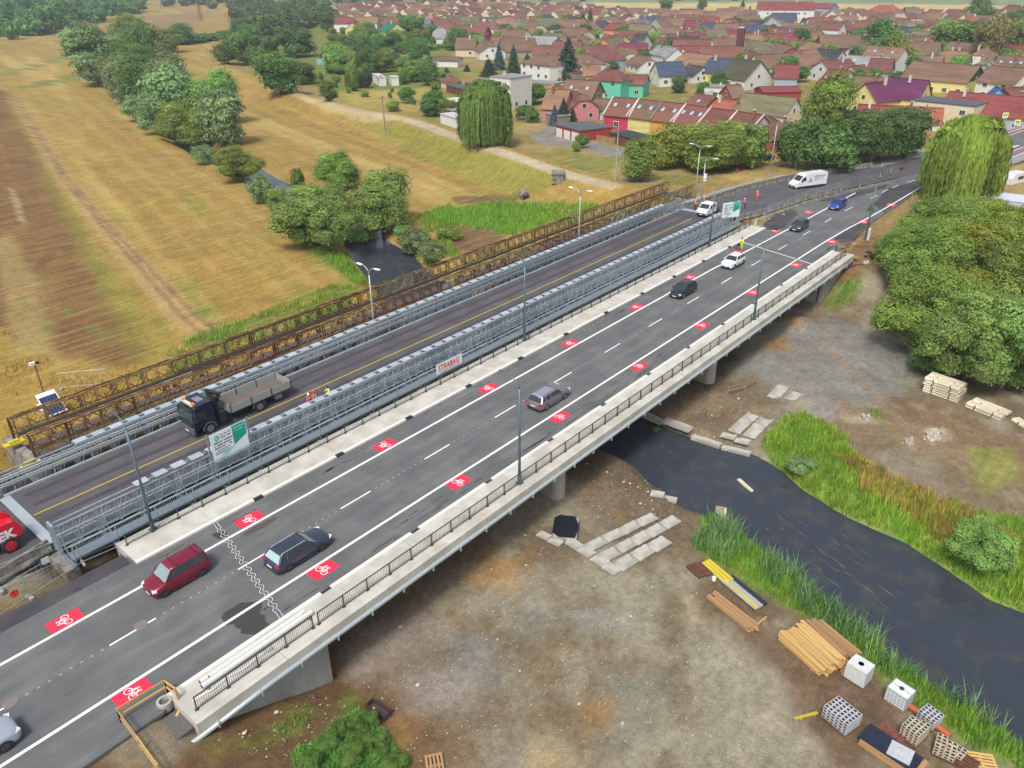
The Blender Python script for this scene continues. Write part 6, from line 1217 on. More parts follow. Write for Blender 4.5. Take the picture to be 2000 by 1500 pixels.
G1 = leafmat('bank_grass', (.20, .36, .045), .02, .35); G2 = leafmat('reed', (.17, .31, .12), .02, .35); G3 = leafmat('dry_grass', (.46, .31, .09), .02, .3); G4 = leafmat('bright_sedge', (.33, .46, .05), .02, .35)
blades('bank_grass', BANKS[:1], 60, .7, G1, 'rough grass on the right river bank', seed=2, cap=36000); blades('bank_grass', BANKS[:1], 34, 1.0, G4, 'bright sedge tufts on the right river bank', seed=3, clump=2.5, cap=22000)
blades('reeds', BANKS[1:], 44, 1.5, G2, 'reeds along the left river bank', seed=4, lean=.5, wd=.035, clump=3, cap=26000); blades('bank_grass', BANKS[1:], 50, .8, G1, 'grass along the left river bank', seed=5, cap=26000)
blades('dry_grass', [[(1640, 890), (1760, 940), (1900, 1010), (1990, 1060), (1960, 1110), (1830, 1050), (1700, 980)]], 60, 1.0, G3, 'dry brown weeds on the right bank', seed=6, cap=24000)
blades('shrub_growth', [GRASSP[0]], 320, .45, leafmat('dense_shrub', (.15, .36, .07), .02, .35), 'dense bright green growth at the bottom edge', lean=.8, wd=.045, seed=7, cap=26000)
blades('reeds', [[(825, 430), (870, 410), (980, 395), (1130, 395), (1180, 400), (1100, 440), (1000, 460), (880, 440)]], 16, .9, G1, 'reed bed beside the old truss bridge', seed=8, wd=.05, cap=16000)
blades('dry_grass', [[(0, 640), (120, 720), (200, 735), (330, 690), (420, 650), (640, 560), (700, 560), (600, 650), (330, 780), (0, 900)]], 9, .6, G3, 'tall dry grass along the old truss bridge', seed=9, wd=.05, cap=16000, clump=5)
blades('bank_grass', [[(320, 690), (420, 640), (470, 660), (400, 720), (330, 730)], [(430, 640), (640, 560), (700, 560), (680, 610), (500, 680)], [(590, 470), (660, 495), (715, 545), (700, 560), (640, 520)]], 14, .7, G1, 'green weeds beside the old truss bridge', seed=10, wd=.05, cap=12000, clump=4)
blades('bank_grass', [[(1890, 880), (1980, 870), (2000, 920), (1930, 960), (1900, 930)], [(1640, 560), (1690, 530), (1690, 565), (1640, 605), (1610, 600)], [(500, 1440), (560, 1400), (640, 1380), (650, 1400), (560, 1440)], [(1690, 790), (1720, 800), (1740, 830), (1700, 815)]], 30, .4, G1, 'weeds scattered around the yard', seed=12, cap=9000, clump=2)
# pond side scrub and a few reed clumps by the old arm
blades('bank_grass', [[(560, 350), (600, 380), (590, 410), (540, 375)], [(640, 480), (700, 530), (715, 560), (690, 555), (630, 500)], [(790, 490), (870, 470), (900, 500), (840, 520)], [(820, 420), (880, 400), (900, 440), (830, 460)]], 16, .9, G1, 'green scrub around the old arm pond', seed=14, wd=.05, cap=9000)
# loose stones on yard and slopes
rg = np.random.default_rng(9); sv = []; sf = []; q = []
for pl, n in (([(640, 1300), (1050, 1020), (1330, 1080), (1500, 1480), (760, 1490)], 700), ([(1100, 900), (1290, 950), (1330, 1010), (1150, 1020)], 220), ([(1250, 790), (1450, 780), (1540, 800), (1400, 870)], 260), ([(1640, 470), (1750, 490), (1700, 600), (1600, 640), (1560, 610)], 160), ([(1640, 780), (1990, 860), (1990, 960), (1750, 930)], 260), ([(400, 1460), (640, 1340), (700, 1400), (560, 1490)], 90)):
    P = np.array([gp(*a) for a in pl]); c = rg.uniform(P.min(0), P.max(0), (n*3, 2)); c = c[sdist(c[:, 0], c[:, 1], P) < 0][:n]; q.append(c)
q = np.concatenate(q); zz_ = H(q[:, 0], q[:, 1]); oc = np.array([[1, 0, 0], [0, 1, 0], [-1, 0, 0], [0, -1, 0], [.2, .1, .7], [0, 0, -.5]]); of = np.array([[0, 1, 4], [1, 2, 4], [2, 3, 4], [3, 0, 4]])
s_ = rg.uniform(.015, .055, len(q))*(1+(rg.uniform(0, 1, len(q)) > .95)*1.8); rot = rg.uniform(0, 6.3, len(q)); VV = np.zeros((len(q), 6, 3))
for i in range(6): VV[:, i, 0] = q[:, 0]+s_*(oc[i, 0]*np.cos(rot)-oc[i, 1]*np.sin(rot))*1.3; VV[:, i, 1] = q[:, 1]+s_*(oc[i, 0]*np.sin(rot)+oc[i, 1]*np.cos(rot)); VV[:, i, 2] = zz_+.12+s_*oc[i, 2]
o = npmesh('loose_stones', VV.reshape(-1, 3), (of[None]+np.arange(len(q))[:, None, None]*6).reshape(-1, 3), mat('pale_stone', A(206, 196, 176), .9, var=.3, scale=.8)); tag(o, 'pale loose stones strewn over the yard', 'stones', kind='stuff')
# ================================================================== VILLAGE
def roofm(name, c, rough=.85):
    return mat('roof_'+name, c, rough, var=.26, scale=1.6, col2=tuple(x*.72 for x in c), sc2=.35, mix2=.52, bump=.25, obj_var=.10, stretch=(.35, 1.6, 1.6))
def wallm(name, c): return mat('wall_'+name, c, .9, var=.09, scale=.7, obj_var=.05)
RC = {k: roofm(k, A(*v)) for k, v in dict(brown=(126, 98, 78), brown2=(146, 112, 86), moss=(118, 112, 84), maroon=(126, 78, 70), red=(140, 68, 66), orange=(162, 94, 74), rust=(128, 84, 70), black=(66, 66, 72), navy=(72, 82, 104), magenta=(134, 56, 82), purple=(104, 44, 84), grey=(150, 150, 148), green=(40, 116, 92), blackmoss=(78, 76, 56), white=(214, 214, 210), blue=(66, 104, 160), lilac=(124, 116, 134), darkflat=(92, 96, 104)).items()}
WC = {k: wallm(k, A(*v)) for k, v in dict(white=(226, 226, 220), cream=(222, 208, 178), yellow=(228, 216, 140), peach=(200, 164, 138), pink=(214, 140, 146), grey=(166, 168, 166), stone=(138, 132, 124), turq=(104, 200, 172), orange=(230, 160, 70), red=(176, 62, 60), hotpink=(196, 60, 88), ochre=(200, 150, 96), salmon=(226, 148, 116), lilac=(206, 200, 222), palegreen=(206, 222, 188), bluegrey=(168, 178, 190), blue=(110, 176, 226), wood=(112, 70, 50), ivy=(40, 84, 34), brick=(160, 90, 70)).items()}
M_WIN = mat('window_glass', (.04, .05, .06), .15, var=.1, spec=.7); M_FRM = mat('window_frame', A(236, 236, 232), .6, var=.03); M_SKY = mat('skylight_glass', A(176, 196, 214), .1, spec=.8); M_CHIM = mat('chimney_brick', A(150, 104, 84), .9, var=.2); M_CHW = mat('chimney_render', A(216, 210, 198), .9, var=.1); M_PV = mat('solar_cells', (.02, .035, .10), .15, var=.2, scale=6); M_DOORW = mat('garage_door', A(232, 232, 228), .6)
HR = random.Random(21); HEROES = []; HOUSES = []
_unit = {}
def ubox(m):
    if m.name not in _unit: o = MB().box((0, 0, 0), (1, 1, 1)).build('tmp', m); _unit[m.name] = o.data; bpy.data.objects.remove(o)
    return _unit[m.name]
def bx(name, m, par, c, d, rot=(0, 0, 0)): return inst(name, ubox(m), par, c, rot, d)
def house(cx, cy, z0, rz, Lx, w, he, hr, roof, wall, label, typ='gable', win=1, chim=1, sky_=0, gab=None, name=None, cat='house', grp='houses of the village', detail=True, party=False):
    t = empty(name or ('flat_roofed_house' if typ == 'flat' else 'house'), (cx, cy, z0), rz, label, cat, grp); hx, hy = Lx/2, w/2
    b = MB(); gm_ = wall if gab is None else gab
    if typ == 'flat':
        b.bb(-hx, hx, -hy, hy, -1.5, he); b.build('wall', [wall], t); bx('roof', roof, t, (0, 0, he+.12), (Lx+.3, w+.3, .24))
    else:
        b.bb(-hx, hx, -hy, hy, -1.5, he)
        rise = hr-he; oh = .35
        hip = {'gable': 0, 'hip': min(hx*.95, hy*.9), 'half': hy*.35}[typ]
        if typ == 'gable' or typ == 'half':
            k = 1.0 if typ == 'gable' else .6
            for s in (-1, 1):
                yy = hy*(1-k)
                b.add([(s*hx, -hy, he), (s*hx, hy, he), (s*hx, yy, he+rise*k), (s*hx, -yy, he+rise*k)] if k < 1 else [(s*hx, -hy, he), (s*hx, hy, he), (s*hx, 0, hr-.02)], [(0, 1, 2, 3) if k < 1 else (0, 1, 2)], 1)
        b.build('wall', [wall, gm_], t)
        th = .16; e = oh/hy*rise
        for s in (-1, 1):
            pts = [(-hx-oh, s*(hy+oh), he-e), (hx+oh, s*(hy+oh), he-e), (hx+oh-hip, 0, hr), (-hx-oh+hip, 0, hr)]
            if typ == 'half': pts = [(-hx-oh, s*(hy+oh), he-e), (hx+oh, s*(hy+oh), he-e), (hx+oh, s*hy*.4, he+rise*.6), (hx+oh-hip, 0, hr), (-hx-oh+hip, 0, hr), (-hx-oh, s*hy*.4, he+rise*.6)]
            r = MB(); n = len(pts); r.add(pts+[(x, y, z-th) for x, y, z in pts], [tuple(range(n))[::(1 if s < 0 else -1)], tuple(range(n, 2*n))[::(-1 if s < 0 else 1)]]+[(i, n+i, n+(i+1) % n, (i+1) % n)[::(-1 if s > 0 else 1)] for i in range(n)])
            r.build('roof', roof, t, fixn=True)
        if hip:
            for s in (-1, 1):
                pts = [(s*(hx+oh), -hy-oh, he-e), (s*(hx+oh), hy+oh, he-e), (s*(hx+oh-hip), 0, hr)] if typ == 'hip' else [(s*(hx+oh), -hy*.4, he+rise*.6), (s*(hx+oh), hy*.4, he+rise*.6), (s*(hx+oh-hip), 0, hr)]
                MB().face(pts[::s]).build('roof', roof, t)
        bx('ridge_cap', roof, t, (0, 0, hr+.03), (Lx+.5-2*hip, .35, .14))
    if party:
        for s in (-1, 1):
            for q in (-1, 1):
                L2 = math.hypot(hy+.35, hr-he); bx('party_wall', M_CHW, t, (s*hx, q*(hy+.35)/2, (he+hr)/2+.05), (.28, L2+.3, .25), (q*-math.atan2(hr-he, hy+.35), 0, 0))
    n = max(1, int(Lx/4.2)) if win else 0; fl = [1.4] if he < 5 else ([1.4, 4.2] if he < 8 else [1.4, 4.2, 7.2])
    for s in (-1, 1):
        for zf in fl:
            if zf+1.2 > he: continue
            for i in range(n):
                if HR.random() < .25: continue
                x = -hx+Lx*(i+.5)/n; f = bx('window', M_FRM, t, (x, s*(hy+.02), zf+.3), (1.5, .08, 1.4)); g = inst('pane', ubox(M_WIN), f, (0, s*.5, 0), (0, 0, 0), (.42, .3, .84)); g.location = (-.23, s*.5, 0); g = inst('pane', ubox(M_WIN), f, (.23, s*.5, 0), (0, 0, 0), (.42, .3, .84))
    if win and typ != 'hip':
        for s in (-1, 1):
            if typ != 'flat' and hr-he > 2.2: f = bx('window', M_FRM, t, (s*(hx+.02), 0, he+.6), (.08, 1.3, 1.3)); inst('pane', ubox(M_WIN), f, (s*.5, 0, 0), (0, 0, 0), (.3, .84, .84))
            for j in (-1, 1):
                if HR.random() < .6: f = bx('window', M_FRM, t, (s*(hx+.02), j*hy*.45, min(he-1.2, 1.7)), (.08, 1.2, 1.3)); inst('pane', ubox(M_WIN), f, (s*.5, 0, 0), (0, 0, 0), (.3, .84, .84))
    for i in range(chim):
        x = HR.uniform(-.6, .6)*hx; y = HR.choice((-1, 1))*hy*.25 if typ != 'flat' else 0; zc = hr if typ != 'flat' else he; c = bx('chimney', HR.choice((M_CHIM, M_CHW, M_CHIM)), t, (x, y, zc+.1), (.6, .6, 1.9)); inst('chimney_cap', ubox(M_CHW), c, (0, 0, .52), (0, 0, 0), (1.25, 1.25, .06))
    if sky_:
        for i in range(sky_):
            s = -1; k = .45; y = s*hy*k; z = hr-(hr-he)*k+.12; x = -hx+Lx*(i+.5)/sky_; bx('skylight', M_SKY, t, (x, y, z), (.8, 1.2, .1), (math.atan2(hr-he, hy), 0, 0))
    HEROES.append((cx, cy, rz, Lx, w)); HOUSES.append((cx, cy, label)); return t
def HH(x1, y1, x2, y2, hr, w, he, roof, wall, label, **k):
    typ = k.get('typ', 'gable'); z0 = -1.6; zr = z0+hr if typ != 'flat' else z0+he+.2
    a = Vector(G(x1, y1, zr)); b = Vector(G(x2, y2, zr)); c = (a+b)/2; d = b-a; Lx = max(4, d.length)
    if typ == 'hip': Lx += w*.8
    rz = math.atan2(d.y, d.x)
    # ridge pointing so that local -y side faces the camera
    if (Vector((math.sin(rz), -math.cos(rz)))).dot(Vector((CAM.x-c.x, CAM.y-c.y))) < 0: rz += PI
    return house(c.x, c.y, z0, rz, Lx, w, he, hr, RC[roof], WC[wall], label, **k)
HH(978, 146, 1018, 150, 9, 10, 9, 'grey', 'white', 'white three storey flat roofed house behind the large weeping willow', typ='flat')
HH(1040, 158, 1090, 162, 4, 8, 3.6, 'grey', 'ochre', 'low flat annex right of the white three storey house', typ='flat', chim=0)
HH(1071, 173, 1112, 175, 8.2, 10, 3.8, 'brown2', 'pink', 'pink house with brown roof and tall brick chimney', sky_=0, chim=2)
HH(1112, 176, 1142, 186, 7.0, 9, 3.6, 'rust', 'pink', 'pink gabled wing with white framed windows', typ='half')
HH(1108, 154, 1170, 158, 8.6, 11, 4, 'brown', 'stone', 'brown roofed house with grey stone gable behind the pink one', sky_=2)
HH(1166, 191, 1192, 194, 5.2, 7, 2.8, 'brown', 'white', 'small white cottage left of the terraced row')
T5 = [(1198, 189), (1248, 193), (1294, 198), (1340, 203), (1389, 210), (1440, 217), (1492, 225)]
for i in range(6):
    HH(*T5[i], *T5[i+1], 7.6, 10.5, 3.9, ('rust', 'brown', 'rust', 'maroon', 'maroon', 'rust')[i], ('hotpink', 'yellow', 'orange', 'orange', 'brick', 'white')[i], ['hot pink end house of the terraced row', 'pale yellow second house of the terraced row', 'orange third house of the terraced row', 'orange house of the row with three skylights', 'fifth house of the terraced row behind lime trees', 'last house of the terraced row with white chimney'][i], sky_=(2, 2, 2, 3, 0, 0)[i], party=True, chim=0 if i < 5 else 1)
HH(1500, 226, 1525, 238, 6.5, 10, 3.4, 'maroon', 'brick', 'dark hipped end building beside the terraced row', typ='hip')
HH(1181, 134, 1209, 136, 8.5, 8, 5.6, 'maroon', 'turq', 'turquoise tower house with red roof', typ='hip'); HH(1213, 145, 1264, 147, 6.5, 9, 4.2, 'maroon', 'turq', 'turquoise wing with maroon roof', chim=0)
HH(1281, 121, 1332, 120, 7.8, 12, 3.8, 'navy', 'white', 'navy blue roofed white house near the yellow hedge'); HH(1140, 126, 1172, 126, 7.2, 8, 4.2, 'brown2', 'ochre', 'ochre house with white end wall right of the big spruce')
HH(1198, 87, 1238, 96, 7.6, 13, 3.6, 'brown', 'cream', 'wide brown hipped roof left of the white modern house', typ='half'); HH(1242, 65, 1264, 66, 9.5, 14, 4.2, 'black', 'white', 'white modern house with steep black roof')
HH(1182, 67, 1226, 70, 5, 9, 4.6, 'white', 'white', 'low white flat roofed house with yellow porch', typ='flat'); HH(1136, 88, 1188, 88, 7, 11, 3.6, 'rust', 'salmon', 'salmon gabled house with red brown roof'); HH(1042, 88, 1096, 88, 7, 12, 3.4, 'rust', 'cream', 'long brown roof behind the dark spruce')
HH(1056, 105, 1082, 108, 8.6, 12, 5.6, 'brown', 'white', 'tall pale house with brown hipped roof left of the big spruce', typ='hip'); HH(1126, 104, 1150, 108, 6.6, 11, 3.6, 'brown', 'white', 'brown hipped roof right of the big spruce', typ='hip')
HH(1088, 58, 1112, 60, 7.5, 10, 7, 'grey', 'white', 'white two storey flat roofed house in the old centre', typ='flat'); HH(1114, 61, 1150, 62, 6.5, 10, 6, 'grey', 'grey', 'grey flat roofed block beside the white one', typ='flat')
HH(965, 70, 1035, 74, 6.6, 12, 3.2, 'brown', 'cream', 'very long brown roof behind the blue spruce', chim=2); HH(1010, 52, 1055, 56, 6.8, 11, 3.4, 'brown2', 'cream', 'brown roof with white chimneys'); HH(1010, 41, 1034, 41, 7, 11, 3.6, 'lilac', 'turq', 'lilac grey roof with small turquoise gable')
HH(1052, 30, 1076, 28, 8, 11, 4, 'navy', 'salmon', 'navy roof with orange gable in the distance'); HH(1232, 45, 1258, 43, 6.5, 10, 4, 'blue', 'yellow', 'yellow house with bright blue solar roof'); HH(1110, 28, 1130, 34, 8, 12, 3.6, 'black', 'white', 'dark roof with white gable in the distance')
HH(757, 42, 774, 45, 10.5, 11, 6.2, 'green', 'yellow', 'pale yellow house with green roof at the village edge'); HH(848, 54, 872, 54, 9, 13, 4.2, 'grey', 'white', 'white barn like house with pale hipped roof', typ='half'); HH(888, 50, 952, 51, 8.2, 13, 4.4, 'maroon', 'red', 'long crimson roofed hall'); HH(912, 62, 956, 64, 5, 10, 3.4, 'magenta', 'red', 'magenta lean roof below the crimson hall', chim=0)
HH(892, 73, 930, 73, 8.2, 12, 3.6, 'brown', 'cream', 'brown roofed farmhouse with cream gable'); HH(944, 76, 962, 84, 7.2, 12, 3.4, 'brown', 'white', 'brown hipped house beside the farmhouse', typ='half'); HH(850, 110, 898, 111, 3.9, 7, 2.7, 'brown', 'white', 'long low white shed at the garden edge', win=0, chim=0)
HH(812, 36, 842, 36, 9, 14, 4.6, 'lilac', 'brick', 'large slate purple roof with brick tower'); HH(892, 25, 905, 24, 9, 10, 5.6, 'maroon', 'red', 'bright red gabled house with three white windows')
HH(1315, 77, 1386, 77, 9.4, 9, 7.2, 'maroon', 'peach', 'peach house with solar roof and long blank wall', win=0); HH(1390, 74, 1436, 74, 8.6, 12, 4.6, 'brown', 'white', 'brown roof left of the tall brick stack'); HH(1450, 76, 1510, 83, 8.2, 13, 4.2, 'moss', 'white', 'mossy roof right of the tall brick stack', typ='half')
HH(1436, 114, 1486, 119, 9.2, 15, 3.6, 'blackmoss', 'white', 'black mossy roof with white gable'); HH(1390, 112, 1430, 116, 8.2, 12, 3.8, 'navy', 'yellow', 'navy roof with small pale yellow gable'); HH(1345, 126, 1374, 130, 5.6, 9, 2.8, 'black', 'white', 'low black roof with small white gables')
HH(1516, 126, 1560, 127, 7.6, 12, 4, 'red', 'bluegrey', 'red roof with long blue grey wall'); HH(1515, 83, 1548, 92, 8, 14, 4, 'brown', 'brick', 'brown roof with half timbered gable'); HH(1457, 181, 1555, 191, 8, 11, 4.2, 'moss', 'cream', 'long mossy roofed house with pink and cream walls', gab=WC['white'], chim=0)
HH(1360, 182, 1397, 188, 7, 11, 3.6, 'rust', 'brick', 'red brown hipped roof behind the terraced row', sky_=1); HH(1400, 192, 1440, 197, 6.4, 10, 3.2, 'orange', 'cream', 'orange roof behind the terraced row'); HH(1376, 167, 1420, 168, 3.8, 8, 3.5, 'grey', 'white', 'low white flat building behind the yellow hedge', typ='flat'); HH(1420, 166, 1446, 165, 6, 9, 3, 'brown', 'brick', 'small brown roof beside the low white building')
HH(1484, 169, 1556, 168, 4.6, 9, 3.6, 'red', 'red', 'red sheet roof canopy beside the long grey wall', chim=0, win=0); HH(1338, 40, 1356, 40, 9, 15, 4, 'magenta', 'brick', 'magenta roof with brick red end'); HH(1362, 42, 1406, 43, 7, 12, 3.6, 'magenta', 'cream', 'long magenta roof in the village centre'); HH(1408, 57, 1438, 56, 7, 11, 3.6, 'magenta', 'cream', 'magenta hipped roof beside the tall brick stack', typ='half')
HH(1454, 48, 1496, 49, 7.6, 13, 3.8, 'navy', 'white', 'wide navy roof below the white school'); HH(1500, 54, 1556, 54, 7, 12, 3.8, 'maroon', 'white', 'maroon roof right of the navy one', sky_=2); HH(1560, 56, 1602, 58, 7, 12, 3.8, 'maroon', 'cream', 'second maroon roof right of the navy one'); HH(1568, 36, 1602, 36, 7, 12, 3.4, 'black', 'grey', 'very dark roof below the school')
sc = HH(1482, 3, 1590, 3, 15, 16, 10, 'red', 'white', 'long white school building with red roof on the skyline', gab=WC['grey'], chim=2); HH(1592, 6, 1632, 7, 12, 14, 9, 'red', 'bluegrey', 'grey rear wing of the white school', win=0)
HH(1716, 9, 1746, 10, 12.5, 14, 8, 'orange', 'palegreen', 'pale green hall with red hipped roof', typ='hip'); HH(1768, 14, 1794, 14, 11, 14, 7, 'moss', 'stone', 'grey barn behind the pale green hall', win=0); HH(1714, 50, 1742, 51, 9, 13, 5.6, 'orange', 'lilac', 'lilac white house with bright orange roof', typ='hip'); HH(1704, 31, 1712, 31, 10, 7, 7, 'maroon', 'lilac', 'small lilac tower with maroon cap', typ='hip')
HH(1656, 17, 1690, 17, 8, 13, 4, 'brown', 'white', 'dark brown hipped house below the far field', typ='hip'); HH(1836, 98, 1896, 101, 8, 13, 3.8, 'brown2', 'salmon', 'brown and orange patched roof before the park', typ='half'); HH(1786, 119, 1914, 128, 9, 17, 4.4, 'brown', 'yellow', 'very long brown barn with ivy covered gable', gab=WC['ivy'], chim=0)
HH(1692, 162, 1738, 158, 8.8, 10, 4.4, 'purple', 'yellow', 'pale yellow house with purple roof, gable to the left'); HH(1740, 151, 1814, 157, 9.4, 10, 4.8, 'purple', 'yellow', 'purple roofed main wing with covered terrace'); HH(1735, 170, 1790, 172, 6.6, 6, 5.6, 'purple', 'ochre', 'purple terrace roof on posts', chim=0)
HH(1797, 191, 1918, 203, 6.6, 10, 6.2, 'darkflat', 'cream', 'cream flat roofed building with four white windows', typ='flat', chim=0); HH(1678, 203, 1760, 207, 6.2, 10, 3.2, 'red', 'white', 'bright red roof behind the dark thicket'); HH(1762, 207, 1842, 211, 6.2, 10, 3.2, 'orange', 'white', 'orange roof left of the weeping willow')
HH(1856, 178, 1935, 184, 8, 15, 3.8, 'red', 'grey', 'crimson roof behind the cream flat building', chim=1); HH(1937, 184, 2030, 191, 8, 15, 3.8, 'red', 'bluegrey', 'crimson roof at the right frame edge'); HH(1620, 134, 1662, 138, 8.6, 14, 3.6, 'red', 'white', 'red roof with three blue skylights', sky_=3)
HH(1672, 148, 1730, 152, 7.2, 13, 3.4, 'brown', 'cream', 'plain brown roof beside the purple house'); HH(1606, 118, 1660, 115, 7.2, 13, 3.6, 'maroon', 'white', 'maroon roof above the red skylight roof'); HH(1664, 128, 1688, 126, 7, 7, 4, 'maroon', 'white', 'white gable with a grid window', win=1); HH(1702, 113, 1746, 115, 7.6, 12, 3.6, 'maroon', 'grey', 'maroon roof behind the long barn')
HH(1952, 108, 2010, 111, 8, 15, 3.6, 'brown', 'white', 'dark roof with skylights at the right edge', sky_=3); HH(1926, 134, 1966, 138, 6.8, 12, 3.4, 'brown', 'pink', 'brown roof beside the ivy gable'); HH(1946, 168, 1952, 171, 7.5, 8, 3, 'blue', 'blue', 'small light blue gabled building', win=0, chim=0); HH(1962, 172, 2010, 168, 6.8, 12, 3.4, 'rust', 'brick', 'brown roof right of the blue gable')
HH(1632, 76, 1678, 76, 7, 14, 3.8, 'navy', 'white', 'blue grey roof with white gable end'); HH(1602, 95, 1646, 98, 7, 12, 3.4, 'black', 'white', 'dark roof with tall white chimney'); HH(1798, 98, 1826, 101, 4, 14, 3.6, 'darkflat', 'grey', 'grey flat roof in the depot yard', typ='flat', win=0); HH(1970, 9, 2012, 11, 11, 15, 7, 'maroon', 'cream', 'cream hall with curved baroque gable')
HH(1828, 24, 1846, 25, 7.5, 10, 4.5, 'navy', 'blue', 'light blue house below the far field'); HH(1810, 43, 1846, 46, 7.6, 13, 3.6, 'maroon', 'white', 'maroon roof left of the park trees'); HH(1622, 30, 1664, 32, 7, 12, 3.6, 'maroon', 'white', 'maroon roof with three skylights right of the school', sky_=3)
# works and garden buildings
def PB(px, py, L_, w, h, rot, roof, wall, label, name, cat, z=-1.6, typ='flat', hr=None, **k):
    x, y = G(px, py, z+h); return house(x, y, z, rot, L_, w, h, hr or h, RC[roof], WC[wall], label, typ=typ, name=name, cat=cat, grp=None, win=0, chim=0, **k)
ga = Vector(G(1094, 247, 1.4)); gb_ = Vector(G(1168, 246, 1.4)); grz = math.atan2((gb_-ga).y, (gb_-ga).x)
x, y = G(1140, 245, 1.3); grz2 = math.atan2((Vector(G(1150, 272, -1.5))-Vector(G(1084, 254, -1.5))).y, (Vector(G(1150, 272, -1.5))-Vector(G(1084, 254, -1.5))).x)
t = house(x, y, -1.6, grz2, 10.5, 10, 2.7, 3.3, RC['darkflat'], WC['red'], 'red and orange garage block with three white doors beside the levee', name='garage', cat='garage', grp=None, typ='flat', win=0, chim=0)
for i in range(3): bx('garage_door', M_DOORW, t, (-3.5+3.4*i, -5.03, 1.05), (2.6, .08, 2.1))
bx('orange_wall', WC['salmon'], t, (3.6, -5.015, 1.2), (3.2, .05, 2.3))
PB(1232, 264, 9, 6, 2.4, grz2, 'black', 'wood', 'dark carport roof right of the garage', 'carport', 'carport'); PB(1090, 224, 6, 4, 2.6, grz2, 'grey', 'stone', 'grey concrete carport below the pink house', 'carport', 'carport')
PB(890, 196, 7, 6, 2.8, grz2+.1, 'white', 'wood', 'black garden hut with pale roof left of the large willow', 'hut', 'hut'); PB(887, 226, 9, 4, 2.5, grz2, 'white', 'white', 'row of three white garages left of the large willow', 'garage', 'garage'); PB(883, 213, 8, 4, 2.2, grz2, 'grey', 'wood', 'grey lean-to between hut and garages', 'shed', 'shed')
PB(900, 170, 12, 5, 2.2, grz2, 'darkflat', 'wood', 'long dark shed with scrap beside it', 'shed', 'shed'); PB(881, 158, 6, 5, 2.4, grz2, 'rust', 'cream', 'small brown roofed hut above the sheds', 'hut', 'hut', typ='hip', hr=4.4); PB(930, 163, 7, 5, 2.3, grz2, 'lilac', 'wood', 'grey shed right of the long dark one', 'shed', 'shed'); PB(1120, 140, 10, 6, 3, grz2, 'red', 'stone', 'red canopy roofed shed before the pale tall house', 'shed', 'shed')
PB(740, 148, 13, 2.6, 2.6, grz2-.2, 'white', 'white', 'long white site cabin in the orchard', 'site_cabin', 'cabin', z=-1.4); PB(769, 150, 5, 2.6, 2.6, grz2-.2, 'white', 'white', 'short white site cabin half behind a tree', 'site_cabin', 'cabin', z=-1.4)
PB(778, 93, 4, 4, 2.3, 0, 'white', 'white', 'small white garden pavilion', 'pavilion', 'pavilion', typ='hip', hr=3.4); PB(800, 96, 6, 5, 2.6, .3, 'lilac', 'wood', 'grey garden shed beside the pavilion', 'shed', 'shed', typ='gable', hr=4); PB(640, 106, 6, 5, 2.6, .3, 'grey', 'wood', 'dark garden shed among the garden trees', 'shed', 'shed', typ='gable', hr=3.8)
TEAL = mat('greenhouse_film', A(110, 160, 150), .3, var=.15)
for (a, b_2, l) in (((618, 126), (676, 124), 'long teal film greenhouse at the left of the gardens'), ((698, 127), (740, 125), 'shorter teal film greenhouse in the gardens')):
    P0_ = Vector((*G(*a, -1.5), -1.5)); P1_ = Vector((*G(*b_2, -1.5), -1.5)); d = P1_-P0_; t = empty('greenhouse', P0_, math.atan2(d.y, d.x), l, 'greenhouse'); pr = [(3.2*math.cos(q), 2.4*math.sin(q)) for q in np.linspace(0, PI, 9)]; b = MB(); vs = [(x_, y_, z_) for x_ in (0, d.length) for y_, z_ in pr]; b.add(vs, [(i, i+1, 10+i, 9+i) for i in range(8)]+[tuple(range(9)), tuple(range(9, 18))]); b.build('film', TEAL, t)
    for i in range(int(d.length/3)+1): MB().tube([(i*3, 3.22*math.cos(q), 2.42*math.sin(q)) for q in np.linspace(0, PI, 9)], .04, 4).build('hoop', M_GALV, t)
# tall brick stack with white cap
x, y = G(1442, 112, -1.6+2); t = empty('chimney_stack', (x, y, -1.6), .3, 'tall square dark brick stack between two brown roofs', 'chimney'); bx('shaft', mat('stack_brick', A(104, 62, 54), .9, var=.15), t, (0, 0, 7), (3.2, 3.2, 14)); bx('cap', M_CHW, t, (0, 0, 14.2), (2.4, 2.4, .5))
x, y = G(808+36, 44, 4); t = empty('brick_tower', (x, y, -1.6), .2, 'brick stair tower beside the slate purple roof', 'tower'); bx('shaft', WC['salmon'], t, (0, 0, 5.5), (3, 3, 11)); bx('cap', M_CHW, t, (0, 0, 11.1), (3.3, 3.3, .3))
# solar panels of the peach house
x, y = G(1318, 82, 7.4)
# fill: remaining houses of the village
TOWN = [(640, 26), (700, 18), (900, 14), (1050, 18), (1250, 34), (1470, 36), (1640, 34), (1800, 40), (2000, 42), (2010, 240), (1900, 200), (1650, 185), (1600, 172), (1500, 162), (1440, 150), (1330, 150), (1210, 150), (1120, 130), (1060, 120), (960, 105), (940, 88), (850, 62), (740, 62), (650, 78)]
TW = np.array([G(a, b, -1.6) for a, b in TOWN]); base_rz = HEROES[11][2]
cand = []
ca, sa = math.cos(base_rz), math.sin(base_rz); fr_ = random.Random(8)
for i in range(-60, 60):
    for j in range(-60, 60):
        u = i*21.0+fr_.uniform(-3, 3); v_ = j*15.5+fr_.uniform(-2, 2)+(i % 2)*5; x = 500+u*ca-v_*sa; y = 330+u*sa+v_*ca
        cand.append((x, y))
cand = np.array(cand); cand = cand[sdist(cand[:, 0], cand[:, 1], TW) < -3]; Hn = np.array([(h[0], h[1], h[3], h[4]) for h in HEROES])
Hz = list(HEROES); kept = []
